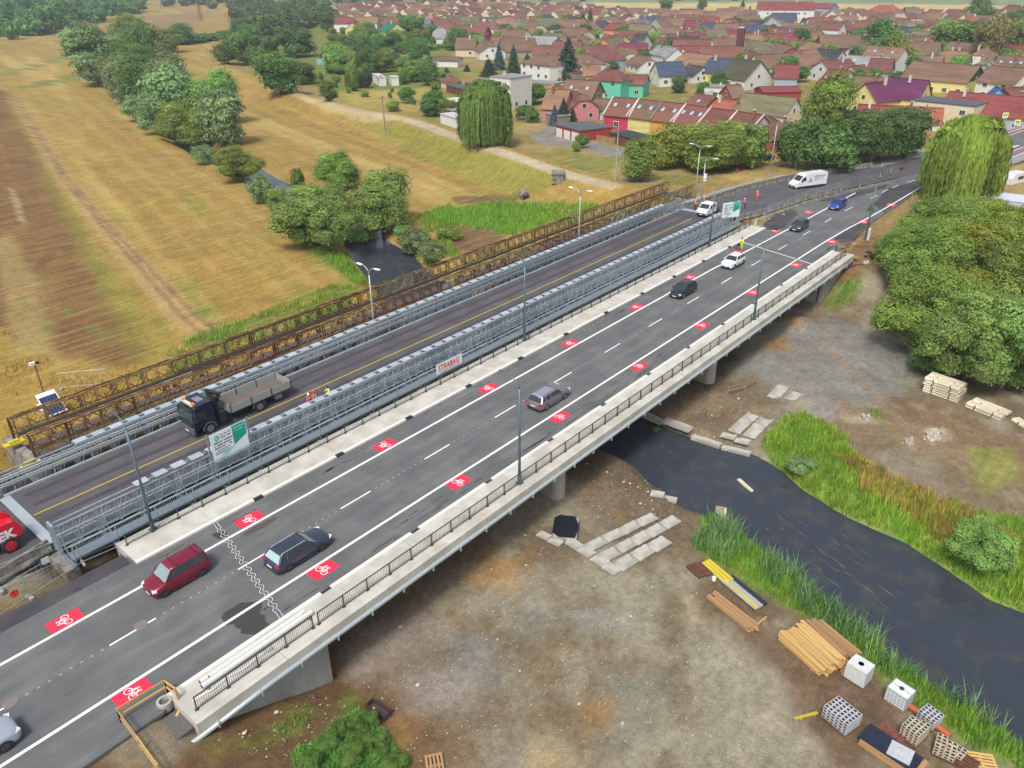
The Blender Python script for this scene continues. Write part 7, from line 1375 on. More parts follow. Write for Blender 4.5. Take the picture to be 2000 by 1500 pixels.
for x, y in cand:
    ok = True; best = None; bd = 1e9
    for (hx_, hy_, hz_, hl, hw_) in Hz:
        dx, dy = x-hx_, y-hy_; dd = dx*dx+dy*dy
        if dd < bd: bd = dd; best = hz_
        lx = abs(dx*math.cos(hz_)+dy*math.sin(hz_)); ly = abs(-dx*math.sin(hz_)+dy*math.cos(hz_))
        if lx < hl/2+8 and ly < hw_/2+5.5: ok = False; break
    if ok: kept.append((x, y, best, math.hypot(x+11, y+42)))
kept.sort(key=lambda q: q[3]); nF = 0; small = []
LOC = lambda x, y: 'left of village' if math.degrees(math.atan2(x+11, y+42)) < 49 else ('mid village' if math.degrees(math.atan2(x+11, y+42)) < 60 else 'right of village')
DIST = lambda d: 'near' if d < 290 else ('middle distance' if d < 430 else 'far')
SZ = len(HEROES)
def ctree(x, y):
    best = min(HOUSES, key=lambda h: (h[0]-x)**2+(h[1]-y)**2); return 'courtyard tree by the '+' '.join(best[2].replace(',', '').split()[:11])
for x, y, rz, d in kept:
    roof = fr_.choices(('brown', 'brown2', 'maroon', 'rust', 'red', 'moss', 'black', 'orange', 'navy', 'grey', 'lilac', 'magenta'), (11, 9, 3.5, 5, 1.2, 4, 2, .8, 1, 1.4, .8, .5))[0]; wall = fr_.choices(('white', 'cream', 'grey', 'yellow', 'ochre', 'salmon', 'bluegrey', 'palegreen', 'brick', 'pink'), (7, 6, 3, 2, 1.5, 1, 1, .7, 1, .5))[0]
    hl = fr_.uniform(11, 19); hw_ = fr_.uniform(8.5, 12.5); he = fr_.choice((2.9, 3.3, 3.6, 4.2, 5.4)); hr = he+hw_*fr_.uniform(.30, .42); typ = fr_.choices(('gable', 'half', 'hip', 'flat'), (7, 2, 1.5, .6))[0]
    if fr_.random() < .22: rz += PI/2
    if nF+SZ < 300:
        if fr_.random() < .21 and d < 540:
            tree((x, y, -1.7), fr_.uniform(5, 10), fr_.uniform(6, 11), fr_.choice(('dark', 'olive', 'willow', 'dark')), fr_.choice(('round', 'wide')), ctree(x, y), 'courtyard trees'); continue
        house(x, y, -1.6, rz+fr_.uniform(-.06, .06), hl, hw_, he, hr, RC[roof], WC[wall], f"{ {'gable': 'gabled', 'half': 'half hipped', 'hip': 'hipped', 'flat': 'flat roofed'}[typ]} house, {roof.replace('brown2', 'light brown').replace('moss', 'mossy')} roof and {wall} walls, {'tall' if he > 4 else 'low'}, {DIST(d)}, {LOC(x, y)}", typ=typ, chim=1 if fr_.random() < .7 else 0, win=1 if d < 360 else 0, sky_=fr_.choice((0, 0, 0, 2)) if d < 400 and typ != 'flat' else 0); nF += 1
    else: small.append((x, y, rz, hl, hw_, he, hr, roof))
if small:
    b = MB(); mats_ = [WC['cream'], RC['brown'], RC['maroon'], RC['brown2']]
    for x, y, rz, hl, hw_, he, hr, roof in small:
        M4 = Matrix.Translation((x, y, -1.6)) @ Matrix.Rotation(rz, 4, 'Z'); hx, hy = hl/2, hw_/2
        P = [M4 @ Vector(p) for p in ((-hx, -hy, -1), (hx, -hy, -1), (hx, hy, -1), (-hx, hy, -1), (-hx, -hy, he), (hx, -hy, he), (hx, hy, he), (-hx, hy, he), (-hx, 0, hr), (hx, 0, hr))]
        b.add(P, [(0, 1, 5, 4), (2, 3, 7, 6), (1, 2, 6, 9, 5), (3, 0, 4, 8, 7)], 0); b.add([P[4], P[5], P[9], P[8], P[6], P[7]], [(0, 1, 2, 3), (4, 5, 3, 2)], fr_.choice((1, 1, 2, 3)))
    o = b.build('distant_houses', mats_); tag(o, 'distant roofs running together at the back of the village', 'houses', kind='stuff')
for i in range(330):
    px = fr_.uniform(650, 1980); py = fr_.uniform(20, 175)
    x, y = G(px, py, -1.6)
    if sdist(np.array([x]), np.array([y]), TW)[0] > -4: continue
    if any(abs((x-h[0])*math.cos(h[2])+(y-h[1])*math.sin(h[2])) < h[3]/2+.6 and abs(-(x-h[0])*math.sin(h[2])+(y-h[1])*math.cos(h[2])) < h[4]/2+.6 for h in HEROES): continue
    tree((x, y, -1.7), fr_.uniform(4, 9), fr_.uniform(3.5, 7.5), fr_.choice(('dark', 'olive', 'willow', 'dark', 'fresh')), fr_.choice(('round', 'tall', 'bush')), ctree(x, y), 'courtyard trees')
print('houses', len(HEROES), 'small', len(small))
# ================================================================== WORKS YARD AND SMALL THINGS
SR = random.Random(5)
M_SLAB = mat('slab_concrete', A(190, 188, 178), .9, var=.16, scale=1.4, col2=A(162, 158, 146), sc2=.9, bump=.2, obj_var=.07); M_SLABW = mat('pale_block_concrete', A(222, 214, 190), .9, var=.14, scale=1.4, col2=A(196, 186, 160), sc2=.9, bump=.2, obj_var=.06)
M_TIM = mat('fresh_timber', A(206, 168, 104), .8, var=.2, scale=3, stretch=(.2, 3, 3), obj_var=.16); M_TIM2 = mat('weathered_timber', A(168, 132, 92), .85, var=.22, scale=3, stretch=(.2, 3, 3), obj_var=.16); M_TIMD = mat('dark_timber', A(112, 76, 56), .9, var=.25, scale=3, obj_var=.15)
def slab_mesh(L_, w_, h_, m, notch=True):
    b = MB(); hx, hy = L_/2, w_/2; pts = [(-hx, -hy), (-hx*.5-.08, -hy), (-hx*.5, -hy+.06), (-hx*.5+.08, -hy), (hx*.5-.08, -hy), (hx*.5, -hy+.06), (hx*.5+.08, -hy), (hx, -hy), (hx, hy), (hx*.5+.08, hy), (hx*.5, hy-.06), (hx*.5-.08, hy), (-hx*.5+.08, hy), (-hx*.5, hy-.06), (-hx*.5-.08, hy), (-hx, hy)]
    b.prism(pts, 0, h_); o = b.build('tmp', m); me = o.data; bpy.data.objects.remove(o); return me
SL = slab_mesh(2.0, 1.0, .12, M_SLAB)
def slab_strip(a, b_, n, w_, label, grp, z=None, h_=1.0):
    A0 = Vector(GT(*a)); B0 = Vector(GT(*b_)); d = (B0-A0)/n; rz = math.atan2(d.y, d.x)
    for i in range(n):
        c = A0+d*(i+.5); zz = (Hs(c.x, c.y)+.08) if z is None else z
        t = inst('concrete_slab', SL, None, (c.x+SR.uniform(-.05, .05), c.y+SR.uniform(-.05, .05), zz), (SR.uniform(-.01, .01), SR.uniform(-.01, .01), rz+SR.uniform(-.03, .03)), ((d.length-.06)/2.0, w_, h_)); tag(t, label, 'slab', grp)
g1 = 'track of concrete slabs on the far bank of the river'; g2 = 'raft of concrete slabs on the near bank'
slab_strip((1531, 757), (1493, 794), 2, 1.3, 'pale slab at the upper end of the left track row on the far bank', g1); slab_strip((1484, 800), (1431, 846), 2, 1.3, 'pale slab at the lower end of the left track row on the far bank', g1)
slab_strip((1560, 770), (1516, 803), 2, 1.3, 'pale slab at the upper end of the right track row near the sedge', g1); slab_strip((1508, 811), (1460, 857), 2, 1.3, 'pale slab at the lower end of the right track row near the sedge', g1)
slab_strip((1408, 850), (1464, 868), 2, 1.1, 'slab lying across the lower end of the two track rows', g1); slab_strip((1553, 790), (1594, 779), 1, .8, 'broken slab half buried beside the sedge', g1)
slab_strip((1110, 1058), (1208, 1122), 4, 1.0, 'slab in the cross row at the left edge of the raft', g2); slab_strip((1146, 1074), (1278, 1010), 4, 1.0, 'slab in the upper row of the raft', g2)
slab_strip((1175, 1094), (1322, 1016), 5, 1.1, 'slab in the middle row of the raft', g2); slab_strip((1206, 1112), (1302, 1056), 3, 1.2, 'slab in the lower row of the raft', g2)
slab_strip((1247, 806), (1300, 826), 1, 1.9, 'broad slab under the bridge at the water edge', None); slab_strip((1298, 822), (1354, 838), 1, 2.0, 'broad pale slab with lifting holes at the water edge', None)
slab_strip((1352, 855), (1408, 874), 1, .8, 'yellowish sill block along the water left of its neighbour', None, z=WZ-.1, h_=3.6); slab_strip((1410, 874), (1466, 892), 1, .7, 'pale sill block along the water beside the sedge', None, z=WZ-.1, h_=3.0)
slab_strip((1270, 965), (1322, 985), 2, .9, 'pale slab of the left pair along the near water edge', None); slab_strip((1330, 985), (1392, 1004), 2, .8, 'pale slab of the right pair along the near water edge', None)
x, y = G(1408, 1005, WZ+.3); o = MB().bb(-.75, .75, -.1, .1, 0, 1.1).build('concrete_slab', M_SLABW); o.location = (x, y, WZ-.2); o.rotation_euler = (.25, .5, 1.0); tag(o, 'slab standing on edge in the water by the reeds', 'slab')
x, y = G(1456, 949, WZ); o = MB().bb(-1.0, 1.0, -.2, .2, -.05, .08).build('plank', M_SLABW); o.location = (x, y, WZ+.03); o.rotation_euler = (.15, -.1, 1.15); tag(o, 'pale plank stranded in the middle of the river', 'plank')
# black topped stack
x, y, z = GT(1108, 1046); t = empty('slab_stack', (x+.3, y+.4, z+.1), .55, 'low stack of blocks covered with black sheet on the near bank', 'stack')
for i in range(3):
    for j in range(2): MB().bb(-1.3+.9*i, -.45+.9*i, -1+1.0*j, -.04+1.0*j, 0, .42).build('block', M_SLAB, t)
b = MB(); b.prism([(-1.35, -.9), (.2, -1.1), (1.45, -.7), (1.5, .6), (1.1, 1.05), (-.9, 1.05), (-1.4, .5)], .43, .49); b.build('black_sheet', mat('black_sheet', (.012, .014, .022), .35, var=.4, scale=5), t)
slab_strip((1052, 1044), (1098, 1066), 2, .8, 'pale slab poking out under the black covered stack', None)
# stacks of road barriers lying on their sides
def block_piece(L_):
    pr = [(-.55, 0), (.55, 0), (.55, .1), (.38, .27), (-.38, .27), (-.55, .1)]; b = MB(); m = len(pr); vs = [(x_, y_, z_) for x_ in (-L_/2, L_/2) for y_, z_ in pr]
    b.add(vs, [tuple(range(m)), tuple(range(m, 2*m))]+[(i, m+i, m+(i+1) % m, (i+1) % m) for i in range(m)])
    for q in (-.25, .25): b.bb(q*L_-.05, q*L_+.05, -.57, -.50, -.01, .28, 1)  # slots are flush dark boxes, the shade inside them painted on
    o = b.build('tmp', [M_SLABW, mat('painted_slot_shade', (.05, .05, .045), .9)], fixn=True); me = o.data; bpy.data.objects.remove(o); return me
BPc = block_piece(3.7)
def stack(px, py, rz, rows, cols, label):
    x, y, z = GT(px, py); t = empty('block_stack', (x, y, z+.05), rz, label, 'stack')
    for r in range(rows):
        for c in range(cols): inst('barrier_block', BPc, t, (SR.uniform(-.12, .12), (c-(cols-1)/2)*1.12+.5, r*.28), (PI if r % 2 else 0, 0, 0) if False else (0, 0, SR.uniform(-.02, .02)))
    return t
d1 = Vector(G(1848, 782, -5.2))-Vector(G(1797, 764, -5.2)); RZ1 = math.atan2(d1.y, d1.x)
stack(1838, 772, RZ1, 6, 2, 'tall stack of pale barrier blocks under the big trees'); stack(1925, 806, RZ1-.1, 2, 2, 'low stack of pale barrier blocks right of the tall one'); stack(2000, 838, RZ1-.5, 1, 1, 'single yellowish block cut by the right frame edge')
# timber
def planks(px, py, rz, n, rows, L_, w_, h_, m, label, name='timber_pile', jit=.25, dz=0):
    x, y, z = GT(px, py); t = empty(name, (x, y, z+.05), rz, label, 'timber'); me = ubox(m)
    for r in range(rows):
        k = n-(r//2)
        for i in range(k): inst('beam', me, t, (SR.uniform(-jit, jit), (i-(k-1)/2)*w_*1.08+SR.uniform(-.02, .02), .1+r*h_+SR.uniform(0, .01)), (0, SR.uniform(-.01, .01), SR.uniform(-.025, .025)), (L_*SR.uniform(.9, 1.03), w_*.93, h_*.93))
    for q in (-.3, .3): inst('bearer', me, t, (q*L_, 0, .03), (0, 0, PI/2), (n*w_*1.1, .12, .08))
    return t
dv = lambda a, b_: (lambda p, q: math.atan2(q[1]-p[1], q[0]-p[0]))(G(*a, -5.3), G(*b_, -5.3))
def dl(a, b_): p, q = G(*a, -5.3), G(*b_, -5.3); return math.hypot(q[0]-p[0], q[1]-p[1])
ra = dv((1522, 1245), (1605, 1322)); La = dl((1522, 1245), (1605, 1322))
planks(1585, 1275, ra, 12, 4, La, .19, .15, M_TIM, 'large pile of fresh yellow timber beams on the near bank'); planks(1622, 1253, dv((1568, 1216), (1652, 1290)), 8, 3, La*.96, .18, .15, M_TIM2, 'darker timber pile touching the reeds behind the fresh one')
planks(1432, 1200, dv((1387, 1165), (1472, 1233)), 5, 2, dl((1387, 1165), (1472, 1233)), .2, .12, M_TIM2, 'small bundle of reddish boards left of the big piles')
planks(1576, 1401, dv((1556, 1406), (1590, 1396)), 1, 1, 1.7, .2, .1, mat('yellow_board', A(190, 170, 60), .7), 'single yellow board lying on the mud', name='board'); planks(1487, 1216, dv((1473, 1220), (1490, 1207)), 1, 1, 1.1, .1, .08, M_TIM, 'short lath beyond the small board bundle', name='board'); planks(1780, 1478, dv((1762, 1470), (1792, 1486)), 1, 1, 1.8, .12, .08, M_TIM, 'thin orange lath beside the black covered pile', name='board'); planks(1752, 1458, dv((1745, 1453), (1762, 1462)), 1, 1, 1.0, .18, .1, M_TIM, 'short thick lath by the brick heap', name='board')
# yellow formwork and grey pipes
x, y, z = GT(1400, 1120); t = empty('formwork_panels', (x, y, z+.1), dv((1378, 1100), (1425, 1142)), 'bundle of yellow formwork panels with a dark pallet beside it', 'panels'); YF = mat('formwork_yellow', A(216, 196, 60), .5, var=.1)
for i in range(3): inst('panel', ubox(YF), t, (0, -.3+.3*i, .1+.03*i), (0, 0, .02*i), (2.7, .26, .12))
x, y, z = GT(1452, 1160); t = empty('pipe_bundle', (x, y, z+.1), dv((1418, 1138), (1480, 1190)), 'bundle of grey and yellow pipes at the foot of the reeds', 'pipes')
for i in range(6): MB().tube([(-1.8, -.55+.22*i, .1), (1.8, -.55+.22*i, .1)], .1, 8).build('pipe', (YF if i == 1 else (mat('black_pipe2', (.03, .035, .045), .4) if i > 3 else mat('pipe_grey', A(170, 172, 176), .5))), t)
PALM = {}
def pallet_mesh(m):
    if m.name not in PALM:
        b = MB()
        for i in range(5): b.bb(-.6, .6, -.4+.175*i, -.29+.175*i, .12, .145)
        for i in range(3): b.bb(-.6+.55*i, -.5+.55*i, -.4, .4, .03, .12); b.bb(-.6, .6, -.4+.345*i, -.3+.345*i, 0, .03)
        o = b.build('tmp', m); PALM[m.name] = o.data; bpy.data.objects.remove(o)
    return PALM[m.name]
def pallet(px, py, rz, m, label, n=1, sc=1.3):
    x, y, z = GT(px, py)
    for i in range(n): t = inst('pallet', pallet_mesh(m), None, (x, y, z+.06+i*.145*sc), (0, 0, rz+SR.uniform(-.05, .05)), (sc, sc, sc)); tag(t, label if n == 1 else label+(', topmost' if i == n-1 else ', under another'), 'pallet')
pallet(1362, 1116, ra, M_TIMD, 'dark red pallet at the left of the yellow panels'); pallet(1378, 1112, ra, M_TIMD, 'dark pallet touching the yellow panels'); pallet(1915, 1490, ra+.9, M_TIM, 'fresh yellow pallet at the bottom right corner', 1); pallet(1878, 1492, ra+.3, M_TIMD, 'brown pallet left of the yellow one', 2); pallet(850, 1499, .9, M_TIM2, 'pallet cut by the bottom edge')
o = MB().tube([(0, 0, 0), (0, 0, .3)], .16, 10).build('bucket', M_WHITE); x, y, z = GT(1394, 1134); o.location = (x, y, z+.05); tag(o, 'white bucket beside the yellow panels', 'bucket')
# cube tanks
def ibc(px, py, rz, label, wrap=False):
    x, y, z = GT(px, py); t = empty('cube_tank', (x, y, z+.08), rz, label, 'tank'); PW = mat('tank_plastic', A(226, 230, 230, 1.15), .4, var=.05)
    inst('pallet_base', pallet_mesh(M_TIM2), t, (0, 0, 0), (0, 0, 0), (1, 1.2, 1)); MB().box((0, 0, .65), (1.14, .94, .98)).build('bottle', PW, t); MB().tube([(0, 0, 1.13), (0, 0, 1.19)], .14 if not wrap else .17, 12).build('cap', mat('cap_dark', A(60, 70, 74), .5), t)
    if not wrap:
        c = MB()
        for zz_ in (.2, .4, .6, .8, 1.0, 1.14):
            for a_, b_2 in (((-.6, -.5), (.6, -.5)), ((.6, -.5), (.6, .5)), ((.6, .5), (-.6, .5)), ((-.6, .5), (-.6, -.5))): c.beam((*a_, zz_), (*b_2, zz_), .022)
        for i in range(7): c.beam((-.6+.2*i, -.5, .15), (-.6+.2*i, -.5, 1.14), .02).beam((-.6+.2*i, .5, .15), (-.6+.2*i, .5, 1.14), .02)
        for i in range(6): c.beam((-.6, -.5+.2*i, .15), (-.6, -.5+.2*i, 1.14), .02).beam((.6, -.5+.2*i, .15), (.6, -.5+.2*i, 1.14), .02)
        c.beam((-.6, 0, 1.15), (.6, 0, 1.15), .05, .02); c.build('cage', M_GALV, t)
    else:
        MB().box((0, 0, .62), (1.24, 1.06, 1.14), taper=.97).build('film_wrap', mat('film_wrap', A(214, 218, 216), .35, var=.12, scale=5), t)
        for i in range(4): MB().beam((-.75-.12*i, -.45+.12*i, .0), (-.62, -.4+.14*i, .95), .12, .03).build('leaning_board', M_TIM2, t)
    t.scale = (1.12,)*3; return t
ibc(1674, 1326, ra+.25, 'white wrapped cube tank with boards leaning on it', True); ibc(1752, 1374, ra+.2, 'white cube tank in its wire cage')
x, y, z = GT(1812, 1410); x2, y2, z2 = GT(1772, 1382); x3, y3, z3 = GT(1854, 1443); o = MB().tube([(x2, y2, z2+.25), (x3, y3, z3+.25)], .2, 14).build('drain_pipe', mat('orange_pipe', A(196, 98, 66), .45, var=.06), smooth=False); tag(o, 'orange brown drain pipe running behind the block stacks', 'pipe')
# hollow block stacks on pallets
def hollow_mesh(m):
    b = MB(); b.bb(-.25, .25, -.12, .12, 0, .2)
    for q in (-.125, .125): b.bb(q-.08, q+.08, -.075, .075, .2, .203, 1).bb(q-.07, q+.07, -.123, -.12, .05, .16, 1)
    o = b.build('tmp', [m, M_BLK]); me = o.data; bpy.data.objects.remove(o); return me
M_BLG = mat('block_grey', A(186, 188, 192), .9, var=.12, obj_var=.1); M_BLT = mat('block_tan', A(196, 184, 160), .9, var=.12, obj_var=.1); HB = hollow_mesh(M_BLG); HB2 = hollow_mesh(M_BLT)
def blocks(px, py, rz, nx, ny, nz, label, me=HB, miss=0.0, sc=1.0):
    x, y, z = GT(px, py); t = empty('block_stack', (x, y, z+.06), rz, label, 'stack'); inst('pallet_base', pallet_mesh(M_TIMD), t, (0, 0, 0), (0, 0, 0), (nx*.5/1.2, ny*.25/.8, 1))
    for k in range(nz):
        for i in range(nx):
            for j in range(ny):
                if k == nz-1 and SR.random() < miss: continue
                inst('block', me, t, ((i-(nx-1)/2)*.51, (j-(ny-1)/2)*.25, .15+k*.205), (0, 0, SR.uniform(-.02, .02)))
    t.scale = (sc,)*3; return t
blocks(1640, 1412, ra+.1, 3, 5, 4, 'big strapped stack of grey hollow blocks on a red pallet', sc=1.15); blocks(1812, 1412, ra+.1, 2, 4, 3, 'grey block stack on top of the orange pipe line', sc=1.1); blocks(1782, 1440, ra+.15, 2, 5, 4, 'greenish block stack left of the orange pipe', HB2, .3, 1.1); blocks(1842, 1472, ra+.5, 2, 4, 3, 'untidy stack of tan blocks with round holes', HB2, .5, 1.15); blocks(1870, 1482, ra+.2, 1, 3, 2, 'few tan blocks beside the brown pallets', HB2, .2, 1.1)
x, y, z = GT(1738, 1440); t = empty('brick_heap', (x, y, z+.05), ra+.2, 'low heap of red paving bricks on the mud', 'bricks'); BR = mat('red_brick', A(134, 78, 66), .9, var=.2, obj_var=.25)
for i in range(4):
    for j in range(4):
        for k in range(2): inst('brick', ubox(BR), t, (-.6+.4*i+SR.uniform(-.02, .02), -.4+.25*j, .06+.13*k), (0, 0, SR.uniform(-.08, .08)), (.37, .22, .12))
x, y, z = GT(1742, 1478); t = empty('covered_pile', (x, y, z+.05), dv((1690, 1450), (1780, 1510)), 'pile under black and white sheets at the bottom edge', 'pile')
MB().box((0, 0, .28), (3.6, 1.5, .55), taper=.96).build('boards', M_TIM2, t); MB().box((-.2, 0, .58), (3.3, 1.45, .07)).build('black_sheet', mat('tarp_black', (.018, .022, .04), .3, var=.5, scale=4), t); MB().box((.35, .05, .63), (1.3, 1.2, .04), rz=.15).build('white_sheet', mat('tarp_white', A(190, 192, 196), .5, var=.2, scale=4), t)
x, y, z = GT(1728, 1452); o = MB().bb(-.8, .8, -.06, .06, 0, .06).build('strap_board', YF); o.location = (x, y, z+.1); o.rotation_euler = (0, 0, ra+.05); tag(o, 'narrow yellow board beside the black covered pile', 'board')
# excavator trough
x, y, z = GT(740, 1392); t = empty('steel_trough', (x, y, z+.05), dv((716, 1376), (760, 1405)), 'rusty dark steel trough on the gravel', 'trough'); ST = mat('trough_steel', A(92, 78, 78), .6, metal=.3, var=.25)
for c, d in (((0, -.32, .25), (1.6, .04, .5)), ((0, .32, .25), (1.6, .04, .5)), ((-.8, 0, .25), (.04, .64, .5)), ((.8, 0, .25), (.04, .64, .5)), ((0, 0, .02), (1.6, .64, .04))): MB().box(c, d).build('plate', ST, t)
# crumpled plastic sheets
for i, (px, py, r) in enumerate([(1822, 852, .95), (1775, 865, .6), (1690, 818, .6)]):
    x, y, z = GT(px, py); n = 14; vs = []; R2 = random.Random(i)
    for a_ in range(n+1):
        for b_2 in range(n+1): u, v_ = a_/n-.5, b_2/n-.5; vs.append((u*2.4*r+.2*math.sin(9*v_+i), v_*1.3*r+.2*math.sin(7*u), .12+.10*R2.random()+.14*math.sin(5*u*3+v_*4)))
    o = MB().add(vs, [(p*(n+1)+q, (p+1)*(n+1)+q, (p+1)*(n+1)+q+1, p*(n+1)+q+1) for p in range(n) for q in range(n)]).build('plastic_sheet', mat('plastic_sheet', A(176, 166, 154), .3, var=.2, scale=2)); o.location = (x, y, z); tag(o, ['crumpled white plastic sheet on the yard below the barrier stacks', 'greyish plastic sheet sliding down the gravel mound', 'small scrap of plastic sheet by the sedge'][i], 'plastic sheet')
# ---- near abutment: timber guard, manhole ring, hoses, pipes on the walkway
def rail_guard(pts, z, label, posts=True, h=1.1, m=M_TIM):
    t = empty('timber_guard', (*pts[0], z), 0, label, 'barrier'); o = Vector((*pts[0], 0))
    for a, b_ in zip(pts[:-1], pts[1:]):
        a = Vector((*a, 0))-o; b_ = Vector((*b_, 0))-o
        for zz_ in (h, h*.55): MB().beam(a+Vector((0, 0, zz_)), b_+Vector((0, 0, zz_)), .05, .12).build('rail', m, t)
    for p in pts: p = Vector((*p, 0))-o; MB().beam(p, p+Vector((0, 0, h+.05)), .1).build('post', m, t)
    return t
zg = -.1
rail_guard([G(238, 1412, zg), G(328, 1356, zg)], zg, 'timber guard rail beside the lowest red bicycle patch'); rail_guard([G(238, 1412, zg), G(278, 1470, zg-.3), G(318, 1530, zg-.6)], zg-.2, 'timber guard rail running down the near embankment'); rail_guard([G(328, 1356, zg), G(350, 1372, zg)], zg, 'short timber guard rail at the end wall')
x, y = G(323, 1378, -.2); o = MB().tube([(0, 0, 0), (0, 0, .55)], .42, 24, cap=False).tube([(0, 0, 0), (0, 0, .55)], .28, 24, cap=False).build('manhole_ring', M_SLAB, smooth=True)
b = MB(); n = 24
b.add([(r*math.cos(2*PI*i/n), r*math.sin(2*PI*i/n), .55) for r in (.28, .42) for i in range(n)], [(i, (i+1) % n, n+(i+1) % n, n+i) for i in range(n)]).tube([(0, 0, .05), (0, 0, .1)], .28, n, m=1); b.build('rim', [M_SLAB, M_BLK], o); o.location = (x, y, -.35); tag(o, 'upright concrete manhole ring beside the end wall', 'ring')
x, y = G(345, 1430, -.8); o = MB().tube([(0, 0, 0), (.5, .1, .1), (1.0, .0, .25), (1.5, .15, .35), (2.0, .2, .75)], .06, 8).build('hose', mat('red_hose', (.35, .02, .05), .5), smooth=True); o.location = (x-.9, y, -.85); o.rotation_euler = (0, 0, -.25); tag(o, 'red corrugated hose curling from the end wall', 'hose')
x, y = G(347, 1398, -.5); o = MB().bb(-.5, .5, -.07, .07, 0, .08).build('plank', M_TIM); o.location = (x, y, -.45); o.rotation_euler = (0, -.3, .5); tag(o, 'orange plank propped in the pit by the end wall', 'plank')
o = MB().prism([(-3.0, -7.3), (.28, -7.2), (.28, -9.0), (-1.8, -9.2)], -.9, -.40).build('gravel_heap', mat('dark_chippings', A(104, 102, 100), .95, var=.4, scale=14, bump=.8)); tag(o, None, None, None, 'structure')
PW = mat('white_pipe', A(222, 224, 222), .4, var=.05)
for i, (y_, r, x0, x1) in enumerate([(-7.25, .17, 1.9, 9.2), (-7.62, .17, 1.8, 9.5), (-7.44, .12, 2.4, 8.9)]):
    z_ = .15+.1+r if i < 2 else .58; o = MB().tube([(x0, 0, 0), (x1, 0, 0)], r, 16).build('white_pipe', PW, smooth=False); MB().tube([(x0-.015, 0, 0), (x0-.01, 0, 0)], r*.8, 16).build('pipe_bore', M_BLK, o); o.location = (0, y_, z_); tag(o, ['white plastic pipe on the walkway nearest the road', 'white plastic pipe on the walkway beside the railing', 'thin white pipe resting on the two thick ones'][i], 'pipe', 'white pipes on the near walkway')
for x_ in (2.0, 9.1): o = MB().bb(x_, x_+.1, -7.95, -6.95, .15, .26).build('bearer', M_TIM2); tag(o, 'timber bearer under the '+('near' if x_ < 5 else 'far')+' end of the white pipes', 'bearer')
o = MB().tube([(1.0, -7.9, .2), (2.2, -8.1, .22), (3.2, -7.95, .2), (4.2, -8.15, .22), (5.2, -8.0, .2), (6.2, -8.1, .2)], .09, 8).build('drain_hose', PW, smooth=True); tag(o, 'white corrugated hose winding along the near railing', 'hose')
# far end: timber trestle, debris, pit guard, sand edging
zf = -.3
rail_guard([G(1632, 494, zf), G(1660, 486, zf), G(1700, 484, zf)], zf, 'timber guard at the far end of the right walkway', h=1.1, m=M_TIM2); rail_guard([G(1632, 494, zf), G(1652, 500, zf)], zf, 'short timber guard across the walkway end', m=M_TIM2)
rail_guard([GT(1421, 772)[:2], GT(1455, 764)[:2], GT(1478, 750)[:2]], Hs(*GT(1455, 764)[:2]), 'timber guard along the pit at the second pier', h=1.0, m=M_TIM2)
for px, py, s_, m_, l in ((1705, 500, .9, M_BLK, 'heap of black bags on the far slope'), (1672, 506, .5, M_TIM2, 'heap of broken boards at the far wing wall'), (1690, 515, .35, M_SLABW, 'pale rubble lumps on the far slope')):
    x, y, z = GT(px, py); b = MB(); R2 = random.Random(px)
    for i in range(9): b.box((R2.uniform(-s_, s_)*1.4, R2.uniform(-s_, s_), R2.uniform(0, .3)), (R2.uniform(.3, .9)*s_, R2.uniform(.2, .6)*s_, R2.uniform(.15, .4)), rz=R2.uniform(0, 3), rx=R2.uniform(-.5, .5))
    o = b.build('debris_heap', m_); o.location = (x, y, z); tag(o, l, 'debris', kind='stuff')
x, y, z = GT(1666, 521); o = MB().bb(-2.2, 2.2, -.1, .1, -.3, .3).build('retaining_board', M_TIMD); o.location = (x, y, z); o.rotation_euler = (0, 0, dv((1650, 524), (1686, 520))); tag(o, 'dark retaining board holding the sand by the far wing wall', 'board')
x, y = G(1694, 470, -.3); o = MB().tube([(0, 0, 0), (0, 0, 1.9)], .22, 14).build('white_pipe', PW); o.location = (x, y, -.3); tag(o, 'white pipe standing upright beside the last right lamp', 'pipe')
# trailing water weed streaks at the surface
wd_ = MB(); RW = random.Random(3)
for i in range(34):
    px, py = RW.choice(((1600, 1060), (1640, 1080), (1590, 1100), (1700, 1160), (1530, 1010), (1760, 1230), (1620, 1110))); x, y = G(px+RW.uniform(-40, 40), py+RW.uniform(-25, 25), WZ); a = -2.0+RW.uniform(-.12, .12); l = RW.uniform(.5, 2.2); w = RW.uniform(.02, .07); n = Vector((-math.sin(a), math.cos(a), 0))
    p = Vector((x, y, WZ+.006)); q = p+Vector((math.cos(a), math.sin(a), 0))*l; m_ = (p+q)/2; wd_.face([p, m_-n*w, q, m_+n*w])
tag(wd_.build('water_weed', mat('water_weed', A(96, 100, 84), .6, var=.2)), 'streaks of trailing weed on the river surface', 'weed', kind='stuff')
